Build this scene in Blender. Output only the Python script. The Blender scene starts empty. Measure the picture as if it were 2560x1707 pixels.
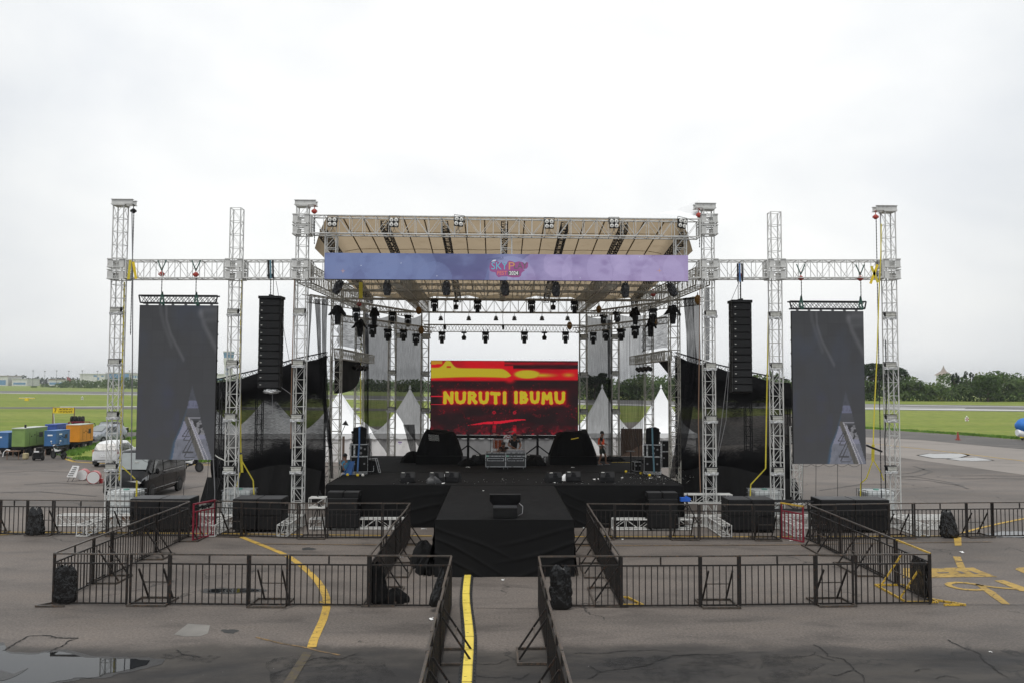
import bpy, bmesh, math, random
from mathutils import Vector as V, Matrix
random.seed(11)
S = bpy.context.scene
COL = S.collection
R = math.radians
# ------------------------------------------------------------------ camera
F, CX, CY, H = 2050.0, 1280.0, 853.5, 5.5
Yc = V((-38, -104.5, -F)).normalized()
Xc = V((1, -.005, (-38 + 104.5*.005)/F)).normalized()
Zc = Xc.cross(Yc)
M3 = Matrix((Xc, Yc, Zc))                     # rows: cam coords of world axes -> world = M3 @ cam
cam = bpy.data.cameras.new('camera'); cam.sensor_width = 36; cam.lens = F/2560*36
cam.clip_start = .1; cam.clip_end = 20000
co = bpy.data.objects.new('camera', cam); COL.objects.link(co)
co.matrix_world = Matrix.Translation((0, 0, H)) @ M3.to_4x4()
S.camera = co
def ray(px, py): return M3 @ V(((px-CX)/F, -(py-CY)/F, -1))
def at(px, py, Y):
    d = ray(px, py); k = Y/d.y
    return V((d.x*k, Y, H + d.z*k))
def G(px, py, z=0.0):
    d = ray(px, py); k = (z-H)/d.z
    return V((d.x*k, d.y*k, z))
# ------------------------------------------------------------------ objects
def tag(o, label=None, cat=None, group=None, kind=None):
    if label: o['label'] = label
    if cat: o['category'] = cat
    if group: o['group'] = group
    if kind: o['kind'] = kind
    return o
def thing(name, label, cat, loc=(0, 0, 0), rz=0, group=None):
    o = bpy.data.objects.new(name, None); COL.objects.link(o)
    o.empty_display_size = .2
    o.location = loc; o.rotation_euler = (0, 0, rz)
    return tag(o, label, cat, group)
def dup(root, loc, rz=None, label=None, group=None, scale=None, rot=None):
    def cp(o, par):
        c = o.copy(); COL.objects.link(c)
        if par: c.parent = par
        for ch in kids.get(o.name, []): cp(ch, c)
        return c
    r = cp(root, None); r.location = loc
    if rz is not None: r.rotation_euler = (0, 0, rz)
    if rot is not None: r.rotation_euler = rot
    if label: r['label'] = label
    if group: r['group'] = group
    if scale: r.scale = scale if hasattr(scale, '__len__') else (scale,)*3
    return r
kids = {}
def link(name, me, mat, parent=None, loc=None, rz=0):
    o = bpy.data.objects.new(name, me); COL.objects.link(o)
    if mat is not None:
        for m in (mat if isinstance(mat, (list, tuple)) else [mat]): me.materials.append(m)
    if parent is not None:
        o.parent = parent; kids.setdefault(parent.name, []).append(o)
    if loc is not None: o.location = loc
    if rz: o.rotation_euler = (0, 0, rz)
    return o
def frame(d):
    d = d.normalized()
    a = V((0, 0, 1)) if abs(d.z) < .95 else V((0, 1, 0))
    s = d.cross(a).normalized(); return s, s.cross(d).normalized()
class MB:
    def __init__(s): s.v = []; s.f = []
    def poly(s, pts):
        n = len(s.v); s.v += [tuple(p) for p in pts]; s.f.append(tuple(range(n, n+len(pts)))); return s
    def box(s, c, d, rz=0, rx=0, ry=0):
        m = Matrix.Rotation(rz, 3, 'Z') @ Matrix.Rotation(ry, 3, 'Y') @ Matrix.Rotation(rx, 3, 'X')
        n = len(s.v); c = V(c)
        for z in (-.5, .5):
            for x, y in ((-.5, -.5), (.5, -.5), (.5, .5), (-.5, .5)):
                s.v.append(tuple(c + m @ V((x*d[0], y*d[1], z*d[2]))))
        for q in ((3, 2, 1, 0), (4, 5, 6, 7), (0, 1, 5, 4), (1, 2, 6, 5), (2, 3, 7, 6), (3, 0, 4, 7)):
            s.f.append(tuple(n+i for i in q))
        return s
    def b2(s, a, b):
        a = V(a); b = V(b)
        return s.box((a+b)/2, (abs(b.x-a.x), abs(b.y-a.y), abs(b.z-a.z)))
    def bar(s, p, q, r, n=4, r2=None, cap=True):
        p = V(p); q = V(q)
        if (q-p).length < 1e-6: return s
        a, b = frame(q-p); r2 = r if r2 is None else r2; k = len(s.v)
        for c, rr in ((p, r), (q, r2)):
            for i in range(n):
                t = 2*math.pi*(i+.5)/n
                s.v.append(tuple(c + a*(rr*math.cos(t)) + b*(rr*math.sin(t))))
        for i in range(n):
            j = (i+1) % n; s.f.append((k+i, k+j, k+n+j, k+n+i))
        if cap:
            s.f.append(tuple(k+n-1-i for i in range(n))); s.f.append(tuple(k+n+i for i in range(n)))
        return s
    def tube(s, pts, r, n=5):
        for p, q in zip(pts[:-1], pts[1:]): s.bar(p, q, r, n)
        return s
    def lathe(s, prof, n=16, c=(0, 0, 0), axis=(0, 0, 1), cap=True):
        ax = V(axis).normalized(); a, b = frame(ax); c = V(c); k = len(s.v)
        for r, z in prof:
            for i in range(n):
                t = 2*math.pi*i/n
                s.v.append(tuple(c + ax*z + a*(r*math.cos(t)) + b*(r*math.sin(t))))
        for j in range(len(prof)-1):
            for i in range(n):
                i2 = (i+1) % n
                s.f.append((k+j*n+i, k+j*n+i2, k+(j+1)*n+i2, k+(j+1)*n+i))
        if cap:
            s.f.append(tuple(k+n-1-i for i in range(n))); s.f.append(tuple(k+(len(prof)-1)*n+i for i in range(n)))
        return s
    def grid(s, fn, nu, nv):
        k = len(s.v)
        for j in range(nv+1):
            for i in range(nu+1): s.v.append(tuple(fn(i/nu, j/nv)))
        for j in range(nv):
            for i in range(nu):
                a = k+j*(nu+1)+i; s.f.append((a, a+1, a+nu+2, a+nu+1))
        return s
    def prism(s, poly, vec):
        vec = V(vec); k = len(s.v); n = len(poly)
        s.v += [tuple(V(p)) for p in poly] + [tuple(V(p)+vec) for p in poly]
        s.f.append(tuple(range(k+n-1, k-1, -1))); s.f.append(tuple(range(k+n, k+2*n)))
        for i in range(n):
            j = (i+1) % n; s.f.append((k+i, k+j, k+n+j, k+n+i))
        return s
    def ball(s, c, r, nu=12, nv=8, j=0):
        c = V(c); r = V(r) if hasattr(r, '__len__') else V((r, r, r))
        def fn(u, v):
            t = 2*math.pi*u; p = math.pi*(v-.5)
            k = 1 + j*math.sin(5*t+3*p)*math.cos(4*p)
            return c + V((r.x*math.cos(p)*math.cos(t), r.y*math.cos(p)*math.sin(t), r.z*math.sin(p)))*k
        return s.grid(fn, nu, nv)
    def mesh(s, name, bevel=0, smooth=False, fix=False):
        me = bpy.data.meshes.new(name); me.from_pydata(s.v, [], s.f)
        if bevel or fix:
            bm = bmesh.new(); bm.from_mesh(me)
            if fix: bmesh.ops.remove_doubles(bm, verts=bm.verts, dist=1e-4)
            bmesh.ops.recalc_face_normals(bm, faces=bm.faces)
            if bevel: bmesh.ops.bevel(bm, geom=bm.edges[:], offset=bevel, segments=1, affect='EDGES', clamp_overlap=True)
            bm.to_mesh(me); bm.free()
        if smooth:
            for p in me.polygons: p.use_smooth = True
            try: me.set_sharp_from_angle(angle=R(40))
            except Exception: pass
        me.update(); return me
    def build(s, name, mat, parent=None, loc=None, rz=0, bevel=0, smooth=False, fix=False):
        return link(name, s.mesh(name, bevel, smooth, fix), mat, parent, loc, rz)
# ------------------------------------------------------------------ materials
def nt_new(name):
    m = bpy.data.materials.new(name); m.use_nodes = True
    t = m.node_tree; b = t.nodes['Principled BSDF']
    return m, t, b
def nd(t, typ, **kw):
    n = t.nodes.new(typ)
    for k, v in kw.items():
        if hasattr(n, k): setattr(n, k, v)
        else: n.inputs[k].default_value = v
    return n
def c4(c): return (c[0], c[1], c[2], 1)
def mixc(t, a, b, fac=None, blend='MIX'):
    n = t.nodes.new('ShaderNodeMix'); n.data_type = 'RGBA'; n.blend_type = blend
    for s_, x in ((6, a), (7, b)):
        if hasattr(x, 'is_output'): t.links.new(x, n.inputs[s_])
        else: n.inputs[s_].default_value = c4(x)
    if fac is not None:
        if hasattr(fac, 'is_output'): t.links.new(fac, n.inputs[0])
        else: n.inputs[0].default_value = fac
    return n.outputs[2]
def mathn(t, op, a, b=None, clamp=False):
    n = t.nodes.new('ShaderNodeMath'); n.operation = op; n.use_clamp = clamp
    for i, x in ((0, a), (1, b)):
        if x is None: continue
        if hasattr(x, 'is_output'): t.links.new(x, n.inputs[i])
        else: n.inputs[i].default_value = x
    return n.outputs[0]
def ramp(t, src, stops):
    n = t.nodes.new('ShaderNodeValToRGB'); e = n.color_ramp.elements
    while len(e) < len(stops): e.new(.5)
    for i, (p, c) in enumerate(stops):
        e[i].position = p; e[i].color = c4(c) if hasattr(c, '__len__') else (c, c, c, 1)
    t.links.new(src, n.inputs[0]); return n.outputs[0]
def noise(t, vec, scale, detail=4, rough=.55, dist=0, out=0):
    n = nd(t, 'ShaderNodeTexNoise'); n.inputs['Scale'].default_value = scale
    n.inputs['Detail'].default_value = detail; n.inputs['Roughness'].default_value = rough
    n.inputs['Distortion'].default_value = dist
    t.links.new(vec, n.inputs['Vector']); return n.outputs[out]
def coords(t, scale=(1, 1, 1), kind='Object', rnd=False, rot=(0, 0, 0)):
    c = t.nodes.new('ShaderNodeTexCoord'); m = t.nodes.new('ShaderNodeMapping')
    m.inputs['Scale'].default_value = scale; m.inputs['Rotation'].default_value = rot
    t.links.new(c.outputs[kind], m.inputs['Vector'])
    if rnd:
        oi = t.nodes.new('ShaderNodeObjectInfo'); k = mathn(t, 'MULTIPLY', oi.outputs['Random'], 37)
        cb = t.nodes.new('ShaderNodeCombineXYZ')
        for i in range(3): t.links.new(k, cb.inputs[i])
        t.links.new(cb.outputs[0], m.inputs['Location'])
    return m.outputs[0]
def bump(t, b, h, strength=.3, dist=.02):
    n = nd(t, 'ShaderNodeBump'); n.inputs['Strength'].default_value = strength; n.inputs['Distance'].default_value = dist
    t.links.new(h, n.inputs['Height']); t.links.new(n.outputs[0], b.inputs['Normal'])
def mat(name, col, rough=.5, metal=0, var=.2, scale=3.0, col2=None, f2=(.5, .62), bmp=0, bsc=30, spec=.5, emit=None, es=1, stretch=(1, 1, 1), kind='Object'):
    m, t, b = nt_new(name)
    v = coords(t, stretch, kind, rnd=True)
    nz = noise(t, v, scale, 5)
    lo = [max(0, x*(1-var)) for x in col]; hi = [min(1, x*(1+var)) for x in col]
    c = ramp(t, nz, [(.3, lo), (.7, hi)])
    if col2:
        n2 = noise(t, v, scale*2.3, 6, .65)
        c = mixc(t, c, col2, ramp(t, n2, [(f2[0], 0), (f2[1], 1)]))
    t.links.new(c, b.inputs['Base Color'])
    r = ramp(t, nz, [(.3, max(0, rough-.08)), (.7, min(1, rough+.08))]); t.links.new(r, b.inputs['Roughness'])
    b.inputs['Metallic'].default_value = metal; b.inputs['Specular IOR Level'].default_value = spec
    if bmp: bump(t, b, noise(t, v, bsc, 4), bmp, .05 if name == 'black_bin_liner' else .02)
    if emit:
        b.inputs['Emission Color'].default_value = c4(emit); b.inputs['Emission Strength'].default_value = es
    return m
M = {}
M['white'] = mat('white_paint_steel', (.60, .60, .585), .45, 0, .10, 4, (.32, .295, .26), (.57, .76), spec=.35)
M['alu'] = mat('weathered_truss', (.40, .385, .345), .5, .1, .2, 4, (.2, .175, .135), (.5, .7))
M['blacktruss'] = mat('black_truss', (.012, .012, .014), .5)
M['black'] = mat('black_plastic', (.009, .009, .010), .5, 0, .25, 6, spec=.28)
M['blackbox'] = mat('black_textured_cabinet', (.0075, .0075, .008), .6, 0, .3, 9, (.016, .016, .017), (.6, .8), .15, 120, .22)
M['boxtop'] = mat('grey_cabinet_top', (.035, .036, .039), .55, 0, .35, 5)  # top panels a paler grey than the cabinet sides
M['grey'] = mat('grey_metal', (.22, .22, .23), .4, .4)
M['darkgrey'] = mat('dark_grey', (.032, .033, .035), .5)
M['barrier'] = mat('rusty_black_steel', (.018, .016, .015), .5, .3, .35, 6, (.10, .05, .028), (.55, .74))
M['barrier2'] = mat('worn_steel_rail', (.075, .066, .058), .42, .3, .4, 8, (.20, .12, .075), (.52, .70))
M['yelmetal'] = mat('yellow_barrier_paint', (.55, .35, .04), .5, 0, .2, 9, (.05, .035, .02), (.52, .6))
M['redmetal'] = mat('red_gate_paint', (.22, .012, .03), .45, 0, .25, 8, (.08, .02, .02), (.58, .75))
M['yellow'] = mat('yellow_webbing', (.62, .52, .05), .7, 0, .15, 20)
M['blue'] = mat('blue_webbing', (.07, .16, .36), .7)
M['teal'] = mat('teal_webbing', (.1, .2, .25), .7)
M['green'] = mat('dark_green_sling', (.03, .09, .07), .7)
M['red'] = mat('red_hoist_paint', (.42, .05, .035), .45)
M['orange'] = mat('orange_paint', (.6, .18, .03), .5)
M['brown'] = mat('brown_bag', (.22, .11, .02), .8)
M['chain'] = mat('dark_chain', (.05, .05, .055), .4, .7)
M['chrome'] = mat('brushed_trim', (.55, .56, .57), .3, .6, .15, 12)
M['carpet'] = mat('black_stage_carpet', (.0115, .0115, .012), .95, 0, .3, 1.2, (.019, .019, .019), (.5, .75), .25, 60, .1)
M['cloth'] = mat('black_cloth', (.0062, .0062, .0066), .9, 0, .2, 1.5, None, (0, 1), .2, 3, .2)
M['silk'] = mat('black_bin_liner', (.007, .007, .0075), .2, 0, .3, 4, None, (0, 1), 1.0, 5, .5)
M['tarp'] = mat('tan_roof_tarpaulin', (.36, .285, .195), .75, 0, .06, .6, (.31, .24, .16), (.55, .72), .1, 8)
_t = M['tarp'].node_tree; _b = _t.nodes['Principled BSDF']; _s = _b.inputs['Base Color'].links[0].from_socket
_k = ramp(_t, noise(_t, coords(_t, (1.2, .5, 1)), 9, 3, .8), [(.27, 1), (.31, 0)])
_c = mixc(_t, _s, (.2, .13, .07), _k); _t.links.new(_c, _b.inputs['Base Color'])
_tl = nd(_t, 'ShaderNodeBsdfTranslucent'); _t.links.new(_c, _tl.inputs[0]); _mx = nd(_t, 'ShaderNodeMixShader'); _mx.inputs[0].default_value = .72
_t.links.new(_b.outputs[0], _mx.inputs[1]); _t.links.new(_tl.outputs[0], _mx.inputs[2]); _t.links.new(_mx.outputs[0], _t.nodes['Material Output'].inputs[0])
M['rib'] = mat('brown_roof_pole', (.2, .13, .03), .6)
M['crack'] = mat('crack_fill', (.016, .015, .015), .9)
M['pvc'] = mat('white_tent_canvas', (.86, .87, .88), .6, 0, .04, 1.5)
M['pvcwall'] = mat('white_tent_wall', (.74, .73, .73), .65, 0, .08, 1.2, (.55, .54, .53), (.6, .8))
M['greywall'] = mat('grey_tent_wall', (.22, .22, .225), .8, 0, .15, 1.2)
M['brownwall'] = mat('brown_curtain', (.09, .06, .045), .85, 0, .35, 2, None, (0, 1), 0, 1, .3, stretch=(6, 6, .3))
M['tank'] = mat('milky_tank_plastic', (.62, .65, .65), .35, 0, .1, 4)
M['steel'] = mat('galvanised_cage', (.32, .33, .34), .4, .6)
M['glassgrey'] = mat('flood_glass', (.36, .36, .33), .18, 0, .35, 9, (.6, .6, .57), (.55, .7))
M['wrap'] = mat('clear_plastic_wrap', (.55, .56, .57), .2, 0, .3, 8, (.2, .2, .2), (.5, .7), .6, 14)
M['wrapdark'] = mat('smoky_plastic_wrap', (.05, .052, .06), .22, 0, .5, 10, (.3, .3, .31), (.6, .75), .8, 16)
M['lens'] = mat('lamp_lens', (.75, .74, .7), .15, 0, .1, 12)
M['lensdark'] = mat('dark_lens', (.03, .03, .035), .1)
M['vanblack'] = mat('black_car_paint', (.004, .004, .005), .10, 0, .1, spec=.32)
M['carwhite'] = mat('white_car_paint', (.74, .75, .76), .2, 0, .03)
M['carsilver'] = mat('silver_car_paint', (.33, .35, .39), .25, .3, .05)
M['glass'] = mat('tinted_glass', (.02, .024, .024), .06, 0, .1, 2, None, (0, 1), 0, 1, .8)
M['screen_glass'] = mat('windscreen_glass_sky_tint', (.22, .24, .24), .06, 0, .1, 2, None, (0, 1), 0, 1, .8)  # pale base colour stands in for the sky reflected in the windscreens
M['tyre'] = mat('tyre_rubber', (.014, .014, .014), .85)
M['headlamp'] = mat('headlamp', (.6, .62, .65), .12)
M['tail'] = mat('tail_lamp', (.30, .02, .03), .2)
M['amber'] = mat('amber_lamp', (.42, .2, .08), .25)
M['gengreen'] = mat('green_generator_paint', (.20, .31, .09), .5, 0, .1, 2, (.11, .16, .06), (.6, .78))
M['genblue'] = mat('blue_generator_paint', (.05, .15, .35), .5, 0, .12, 2, (.09, .16, .24), (.58, .76))
M['gendark'] = mat('dark_blue_generator_paint', (.035, .085, .34), .5, 0, .12, 2)
M['genor'] = mat('orange_generator_paint', (.70, .27, .02), .45, 0, .1, 2, (.5, .17, .02), (.62, .8))
M['gentop'] = mat('pale_generator_roof', (.52, .55, .50), .6, 0, .2, 2)
M['signyel'] = mat('yellow_sign_face', (.8, .58, .02), .45, 0, .05)
M['ink'] = mat('black_lettering', (.01, .01, .01), .6)
M['whiteink'] = mat('white_lettering', (.62, .62, .58), .6)
M['wood'] = mat('rusty_post', (.2, .12, .08), .8)
M['drumred'] = mat('red_drum_shell', (.38, .02, .025), .25)
M['drumskin'] = mat('white_drum_skin', (.72, .72, .72), .5, 0, .04)
M['drumwood'] = mat('orange_wood_drum', (.30, .06, .02), .3)
M['skin'] = mat('skin', (.19, .095, .06), .55, 0, .08)
M['hair'] = mat('black_hair', (.008, .007, .007), .6)
M['shirt'] = mat('black_shirt', (.012, .012, .014), .9)
M['vest'] = mat('orange_safety_vest', (.85, .10, .03), .7, emit=None)
M['stripe'] = mat('reflective_stripe', (.7, .72, .66), .4)
M['shorts'] = mat('dark_green_shorts', (.028, .033, .026), .9)
M['bluecloth'] = mat('blue_shirt_cloth', (.06, .24, .40), .85)
M['bluechair'] = mat('blue_folding_chair', (.02, .10, .30), .6)
M['paper'] = mat('white_litter_paper', (.75, .75, .74), .7)
M['cone'] = mat('red_cone_plastic', (.30, .05, .035), .6)
M['tarpblue'] = mat('blue_tarp', (.02, .16, .52), .55, 0, .2, 2)
M['bark'] = mat('bark', (.10, .08, .06), .9)
M['concretew'] = mat('pale_building_wall', (.62, .62, .6), .8, 0, .08, .2)
M['winblue'] = mat('blue_cab_glass', (.13, .27, .45), .2, 0, .2, .5)
M['roofred'] = mat('faded_roof', (.3, .24, .2), .8, 0, .2, .2)
M['hay'] = mat('tan_sack', (.4, .34, .2), .9)
def emis(name, attr=None, col=None, es=1.0):
    m, t, b = nt_new(name)
    b.inputs['Base Color'].default_value = (.008, .008, .009, 1); b.inputs['Roughness'].default_value = .7; b.inputs['Specular IOR Level'].default_value = .12
    b.inputs['Emission Strength'].default_value = es
    if attr:
        a = nd(t, 'ShaderNodeAttribute'); a.attribute_name = attr
        t.links.new(a.outputs['Color'], b.inputs['Emission Color'])
    else: b.inputs['Emission Color'].default_value = c4(col)
    return m
def srgb(r, g, b):
    f = lambda x: (x/255/12.92) if x <= 10 else ((x/255+.055)/1.055)**2.4
    return (f(r), f(g), f(b))
M['ledimg'] = emis('screen_image', 'img', None, .84)
M['ledyel'] = emis('screen_yellow', None, srgb(178, 162, 40), .84)
M['ledred'] = emis('screen_red', None, srgb(190, 24, 34), .84)
def zprof(t, zr):
    sp = nd(t, 'ShaderNodeSeparateXYZ'); t.links.new(coords(t), sp.inputs[0])
    zz = mathn(t, 'ADD', sp.outputs[2], mathn(t, 'MULTIPLY', mathn(t, 'SUBTRACT', noise(t, coords(t, (.5, .5, .9)), .8, 5, .6), .5), 2.6))
    return ramp(t, mathn(t, 'MULTIPLY', zz, .1), zr)
def netmat(name, col, dens, amp, streak, scale, rough=.9, zr=None):
    m, t, b = nt_new(name)
    b.inputs['Base Color'].default_value = c4(col); b.inputs['Roughness'].default_value = rough
    b.inputs['Specular IOR Level'].default_value = .1
    v = coords(t, streak); n1 = noise(t, v, scale, 5, .6)
    v2 = coords(t, (1, 1, 1)); n2 = noise(t, v2, .55, 3)
    k = mathn(t, 'ADD', mathn(t, 'MULTIPLY', mathn(t, 'SUBTRACT', n1, .5), amp*3.2), mathn(t, 'MULTIPLY', mathn(t, 'SUBTRACT', n2, .5), amp*1.6))
    k = mathn(t, 'ADD', k, dens if zr is None else mathn(t, 'ADD', dens, zprof(t, zr)), True)
    tr = nd(t, 'ShaderNodeBsdfTransparent'); mx = nd(t, 'ShaderNodeMixShader')
    t.links.new(k, mx.inputs[0]); t.links.new(tr.outputs[0], mx.inputs[1]); t.links.new(b.outputs[0], mx.inputs[2])
    t.links.new(mx.outputs[0], t.nodes['Material Output'].inputs[0])
    return m
M['netback'] = netmat('grey_shade_net', (.04, .04, .041), .73, .10, (5, 5, .3), 6)
M['netstripe'] = netmat('striped_shade_net', (.04, .04, .041), .60, .26, (7, 7, .06), 3)
M['netside'] = netmat('wrinkled_shade_net', (.02, .02, .021), .60, .25, (.4, .4, 5), 3.2)
M['netwing'] = netmat('black_wing_net', (.007, .007, .008), .84, .15, (1.5, 1.5, 16), 4, zr=[(.19, .25), (.27, .03), (.40, .0), (.48, .25)])
M['netstrand'] = netmat('gathered_black_net', (.01, .01, .012), .85, .22, (6, 6, .25), 5)
# ------------------------------------------------------------------ light and sky
W = bpy.data.worlds.new('World'); S.world = W; W.use_nodes = True
wt = W.node_tree; bg = wt.nodes['Background']
SUN_EL, SUN_AZ = 62, 165          # sun high behind thick cloud
sky = wt.nodes.new('ShaderNodeTexSky'); sky.sky_type = 'NISHITA'; sky.sun_disc = False
sky.sun_elevation = R(SUN_EL); sky.sun_rotation = R(20); sky.air_density = 2; sky.dust_density = 5
tc = wt.nodes.new('ShaderNodeTexCoord'); dirv = tc.outputs['Generated']
vm = wt.nodes.new('ShaderNodeVectorMath'); vm.operation = 'DOT_PRODUCT'
wt.links.new(dirv, vm.inputs[0]); vm.inputs[1].default_value = V((.02, .93, .36)).normalized()
glow = ramp(wt, vm.outputs['Value'], [(0, (6.4, 6.6, 6.75)), (.80, (7.1, 7.28, 7.4)), (.9, (8.5, 8.6, 8.66)), (.965, (8.7, 8.78, 8.78)), (1, (8.9, 8.9, 8.88))])
mp = wt.nodes.new('ShaderNodeMapping'); mp.inputs['Scale'].default_value = (1.6, 1.6, 3.4); wt.links.new(dirv, mp.inputs[0])
cl = noise(wt, mp.outputs[0], 1.5, 5, .5, .4)
cloud = mixc(wt, glow, ramp(wt, cl, [(.30, (.85, .87, .905)), (.58, (1.03, 1.03, 1.025))]), 1.0, 'MULTIPLY')
wt.links.new(mixc(wt, sky.outputs[0], cloud, .94), bg.inputs['Color'])
bg.inputs['Strength'].default_value = .1
sl = bpy.data.lights.new('sun', 'SUN'); sl.energy = 1.45; sl.angle = R(25); sl.color = (1, .97, .92)
so = bpy.data.objects.new('sun', sl); COL.objects.link(so)
so.rotation_euler = (R(90-SUN_EL), 0, R(SUN_AZ-180)); so.location = (0, 0, 60)
S.view_settings.view_transform = 'Standard'; S.view_settings.look = 'None'; S.view_settings.exposure = .25
S.cycles.transparent_max_bounces = 24
S.cycles.max_bounces = 7
# ------------------------------------------------------------------ ground
def asphalt():
    m, t, b = nt_new('asphalt')
    pos = coords(t); 
    big = noise(t, coords(t, (.35, 1, 1)), .12, 5, .6, .4)
    mid = noise(t, coords(t, (.5, 1.3, 1)), .8, 6, .65, .3)
    fine = noise(t, pos, 17, 5, .8)
    c = ramp(t, big, [(.32, (.088, .078, .071)), (.5, (.143, .124, .111)), (.7, (.182, .159, .143))])
    c = mixc(t, c, ramp(t, mid, [(.28, (.5, .5, .5)), (.5, (1, 1, 1)), (.72, (1.18, 1.16, 1.13))]), .9, 'MULTIPLY')
    c = mixc(t, c, ramp(t, fine, [(.25, (.35, .35, .35)), (.5, (1, 1, 1)), (.75, (1.75, 1.7, 1.66))]), .9, 'MULTIPLY')
    sep = nd(t, 'ShaderNodeSeparateXYZ'); t.links.new(pos, sep.inputs[0])
    # old dark resurfacing strip in the foreground, ragged edge
    ed = mathn(t, 'ADD', sep.outputs[1], mathn(t, 'MULTIPLY', mathn(t, 'SUBTRACT', noise(t, coords(t, (.3, .3, 1)), .9, 5, .6), .5), 2.6))
    strip = ramp(t, mathn(t, 'MULTIPLY', ed, .02), [(.336, 1), (.345, .85), (.353, 0)])
    dk = noise(t, coords(t, (.35, .8, 1)), .7, 6, .7, .6)
    pat = ramp(t, dk, [(.40, 1), (.50, .6), (.60, 0)])
    c = mixc(t, c, mixc(t, (.052, .047, .042), (.017, .017, .018), pat), mathn(t, 'MULTIPLY', strip, .93))
    # cracks
    vo = nd(t, 'ShaderNodeTexVoronoi', feature='DISTANCE_TO_EDGE'); vo.inputs['Scale'].default_value = .32
    dv = nd(t, 'ShaderNodeVectorMath', operation='ADD'); nn = noise(t, pos, 1.1, 5, .65, 0, 1)
    t.links.new(pos, dv.inputs[0]); t.links.new(nn, dv.inputs[1]); t.links.new(dv.outputs[0], vo.inputs['Vector'])
    cr = ramp(t, vo.outputs['Distance'], [(0, 1), (.006, .8), (.012, 0)])
    cm = ramp(t, noise(t, pos, .28, 3), [(.54, 0), (.60, 1)])
    c = mixc(t, c, (.018, .018, .018), mathn(t, 'MULTIPLY', cr, mathn(t, 'MULTIPLY', cm, .85)))
    # scattered pale grit
    sp = nd(t, 'ShaderNodeTexVoronoi'); sp.inputs['Scale'].default_value = 5; t.links.new(pos, sp.inputs['Vector'])
    g = ramp(t, sp.outputs['Distance'], [(.0, 1), (.035, 1), (.05, 0)])
    c = mixc(t, c, (.42, .41, .4), mathn(t, 'MULTIPLY', g, ramp(t, noise(t, pos, .7, 3), [(.55, 0), (.62, .8)])))
    t.links.new(c, b.inputs['Base Color'])
    t.links.new(ramp(t, mid, [(.3, .62), (.7, .88)]), b.inputs['Roughness'])
    b.inputs['Specular IOR Level'].default_value = .35
    bump(t, b, fine, .35, .01)
    return m
M['asphalt'] = asphalt()
def flat(name, poly, z, m, kind='structure', label=None, cat=None):
    o = MB().poly([(p[0], p[1], z) for p in poly]).build(name, m); tag(o, label, cat, None, kind); return o
def gpx(pts): return [G(x, y) for x, y in pts]
flat('ground', [(-3600, -400), (3600, -400), (3600, 4600), (-3600, 4600)], 0, M['asphalt'])
def grassmat(name, a, b_, dry):
    m, t, b = nt_new(name); pos = coords(t)
    n1 = noise(t, coords(t, (.12, 1, 1)), .05, 5, .6, .3); n2 = noise(t, coords(t, (.4, 1, 1)), 1.2, 6, .7)
    n3 = noise(t, coords(t, (.1, 1, 1)), .16, 4, .6)
    c = ramp(t, n1, [(.3, a), (.65, b_)])
    c = mixc(t, c, dry, ramp(t, n3, [(.52, 0), (.72, .6)]))
    c = mixc(t, c, ramp(t, n2, [(.25, (.34, .42, .32)), (.5, (1, 1, 1)), (.75, (1.5, 1.42, 1.3))]), .95, 'MULTIPLY')
    t.links.new(c, b.inputs['Base Color']); b.inputs['Roughness'].default_value = .9; b.inputs['Specular IOR Level'].default_value = .1
    bump(t, b, n2, .6, .1); return m
M['grass'] = grassmat('field_grass', (.145, .205, .035), (.215, .25, .06), (.31, .275, .10))
M['grassfar'] = grassmat('far_grass', (.17, .22, .06), (.21, .26, .08), (.28, .26, .11))
M['runway'] = mat('runway_asphalt', (.11, .107, .105), .8, 0, .25, .05, (.18, .175, .17), (.5, .62), stretch=(.15, 1, 1))
M['taxi'] = mat('taxiway_asphalt', (.075, .069, .064), .75, 0, .3, .25, (.135, .12, .11), (.5, .65), .1, 20, stretch=(.3, 1, 1))
M['concrete'] = mat('apron_concrete', (.235, .21, .19), .8, 0, .15, .3, (.15, .135, .12), (.55, .72), .1, 20, stretch=(.3, 1, 1))
M['white_line'] = mat('white_marking', (.55, .55, .54), .7, 0, .15, .1, (.25, .25, .25), (.5, .65), stretch=(.2, 1, 1))
M['pale_line'] = mat('faded_white_marking', (.30, .295, .29), .7, 0, .3, .15, (.16, .155, .15), (.45, .6), stretch=(.2, 1, 1))
def paint(name, col, wear=(.55, .66)):
    m, t, b = nt_new(name); pos = coords(t)
    n1 = noise(t, pos, 7, 6, .75); n2 = noise(t, pos, .9, 3)
    wv = nd(t, 'ShaderNodeTexVoronoi', feature='DISTANCE_TO_EDGE'); wv.inputs['Scale'].default_value = 2.6
    t.links.new(coords(t, (.6, 1.6, 1)), wv.inputs['Vector'])
    c = mixc(t, col, [x*.72 for x in col], ramp(t, n2, [(.35, 0), (.65, 1)]))
    w = ramp(t, n1, [(wear[0], 0), (wear[1], .9)])
    c = mixc(t, c, (.06, .05, .045), w)
    c = mixc(t, c, (.03, .025, .02), mathn(t, 'MULTIPLY', ramp(t, wv.outputs['Distance'], [(0, 1), (.02, .6), (.035, 0)]), ramp(t, noise(t, pos, 1.7, 3), [(.45, 0), (.6, .9)])))
    t.links.new(c, b.inputs['Base Color']); b.inputs['Roughness'].default_value = .75
    return m
M['pline'] = paint('yellow_road_paint', (.56, .36, .065))
M['pfaint'] = paint('faded_orange_paint', (.26, .16, .06), (.42, .6))
M['pletter'] = paint('worn_yellow_letters', (.46, .30, .07), (.52, .68))
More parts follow.
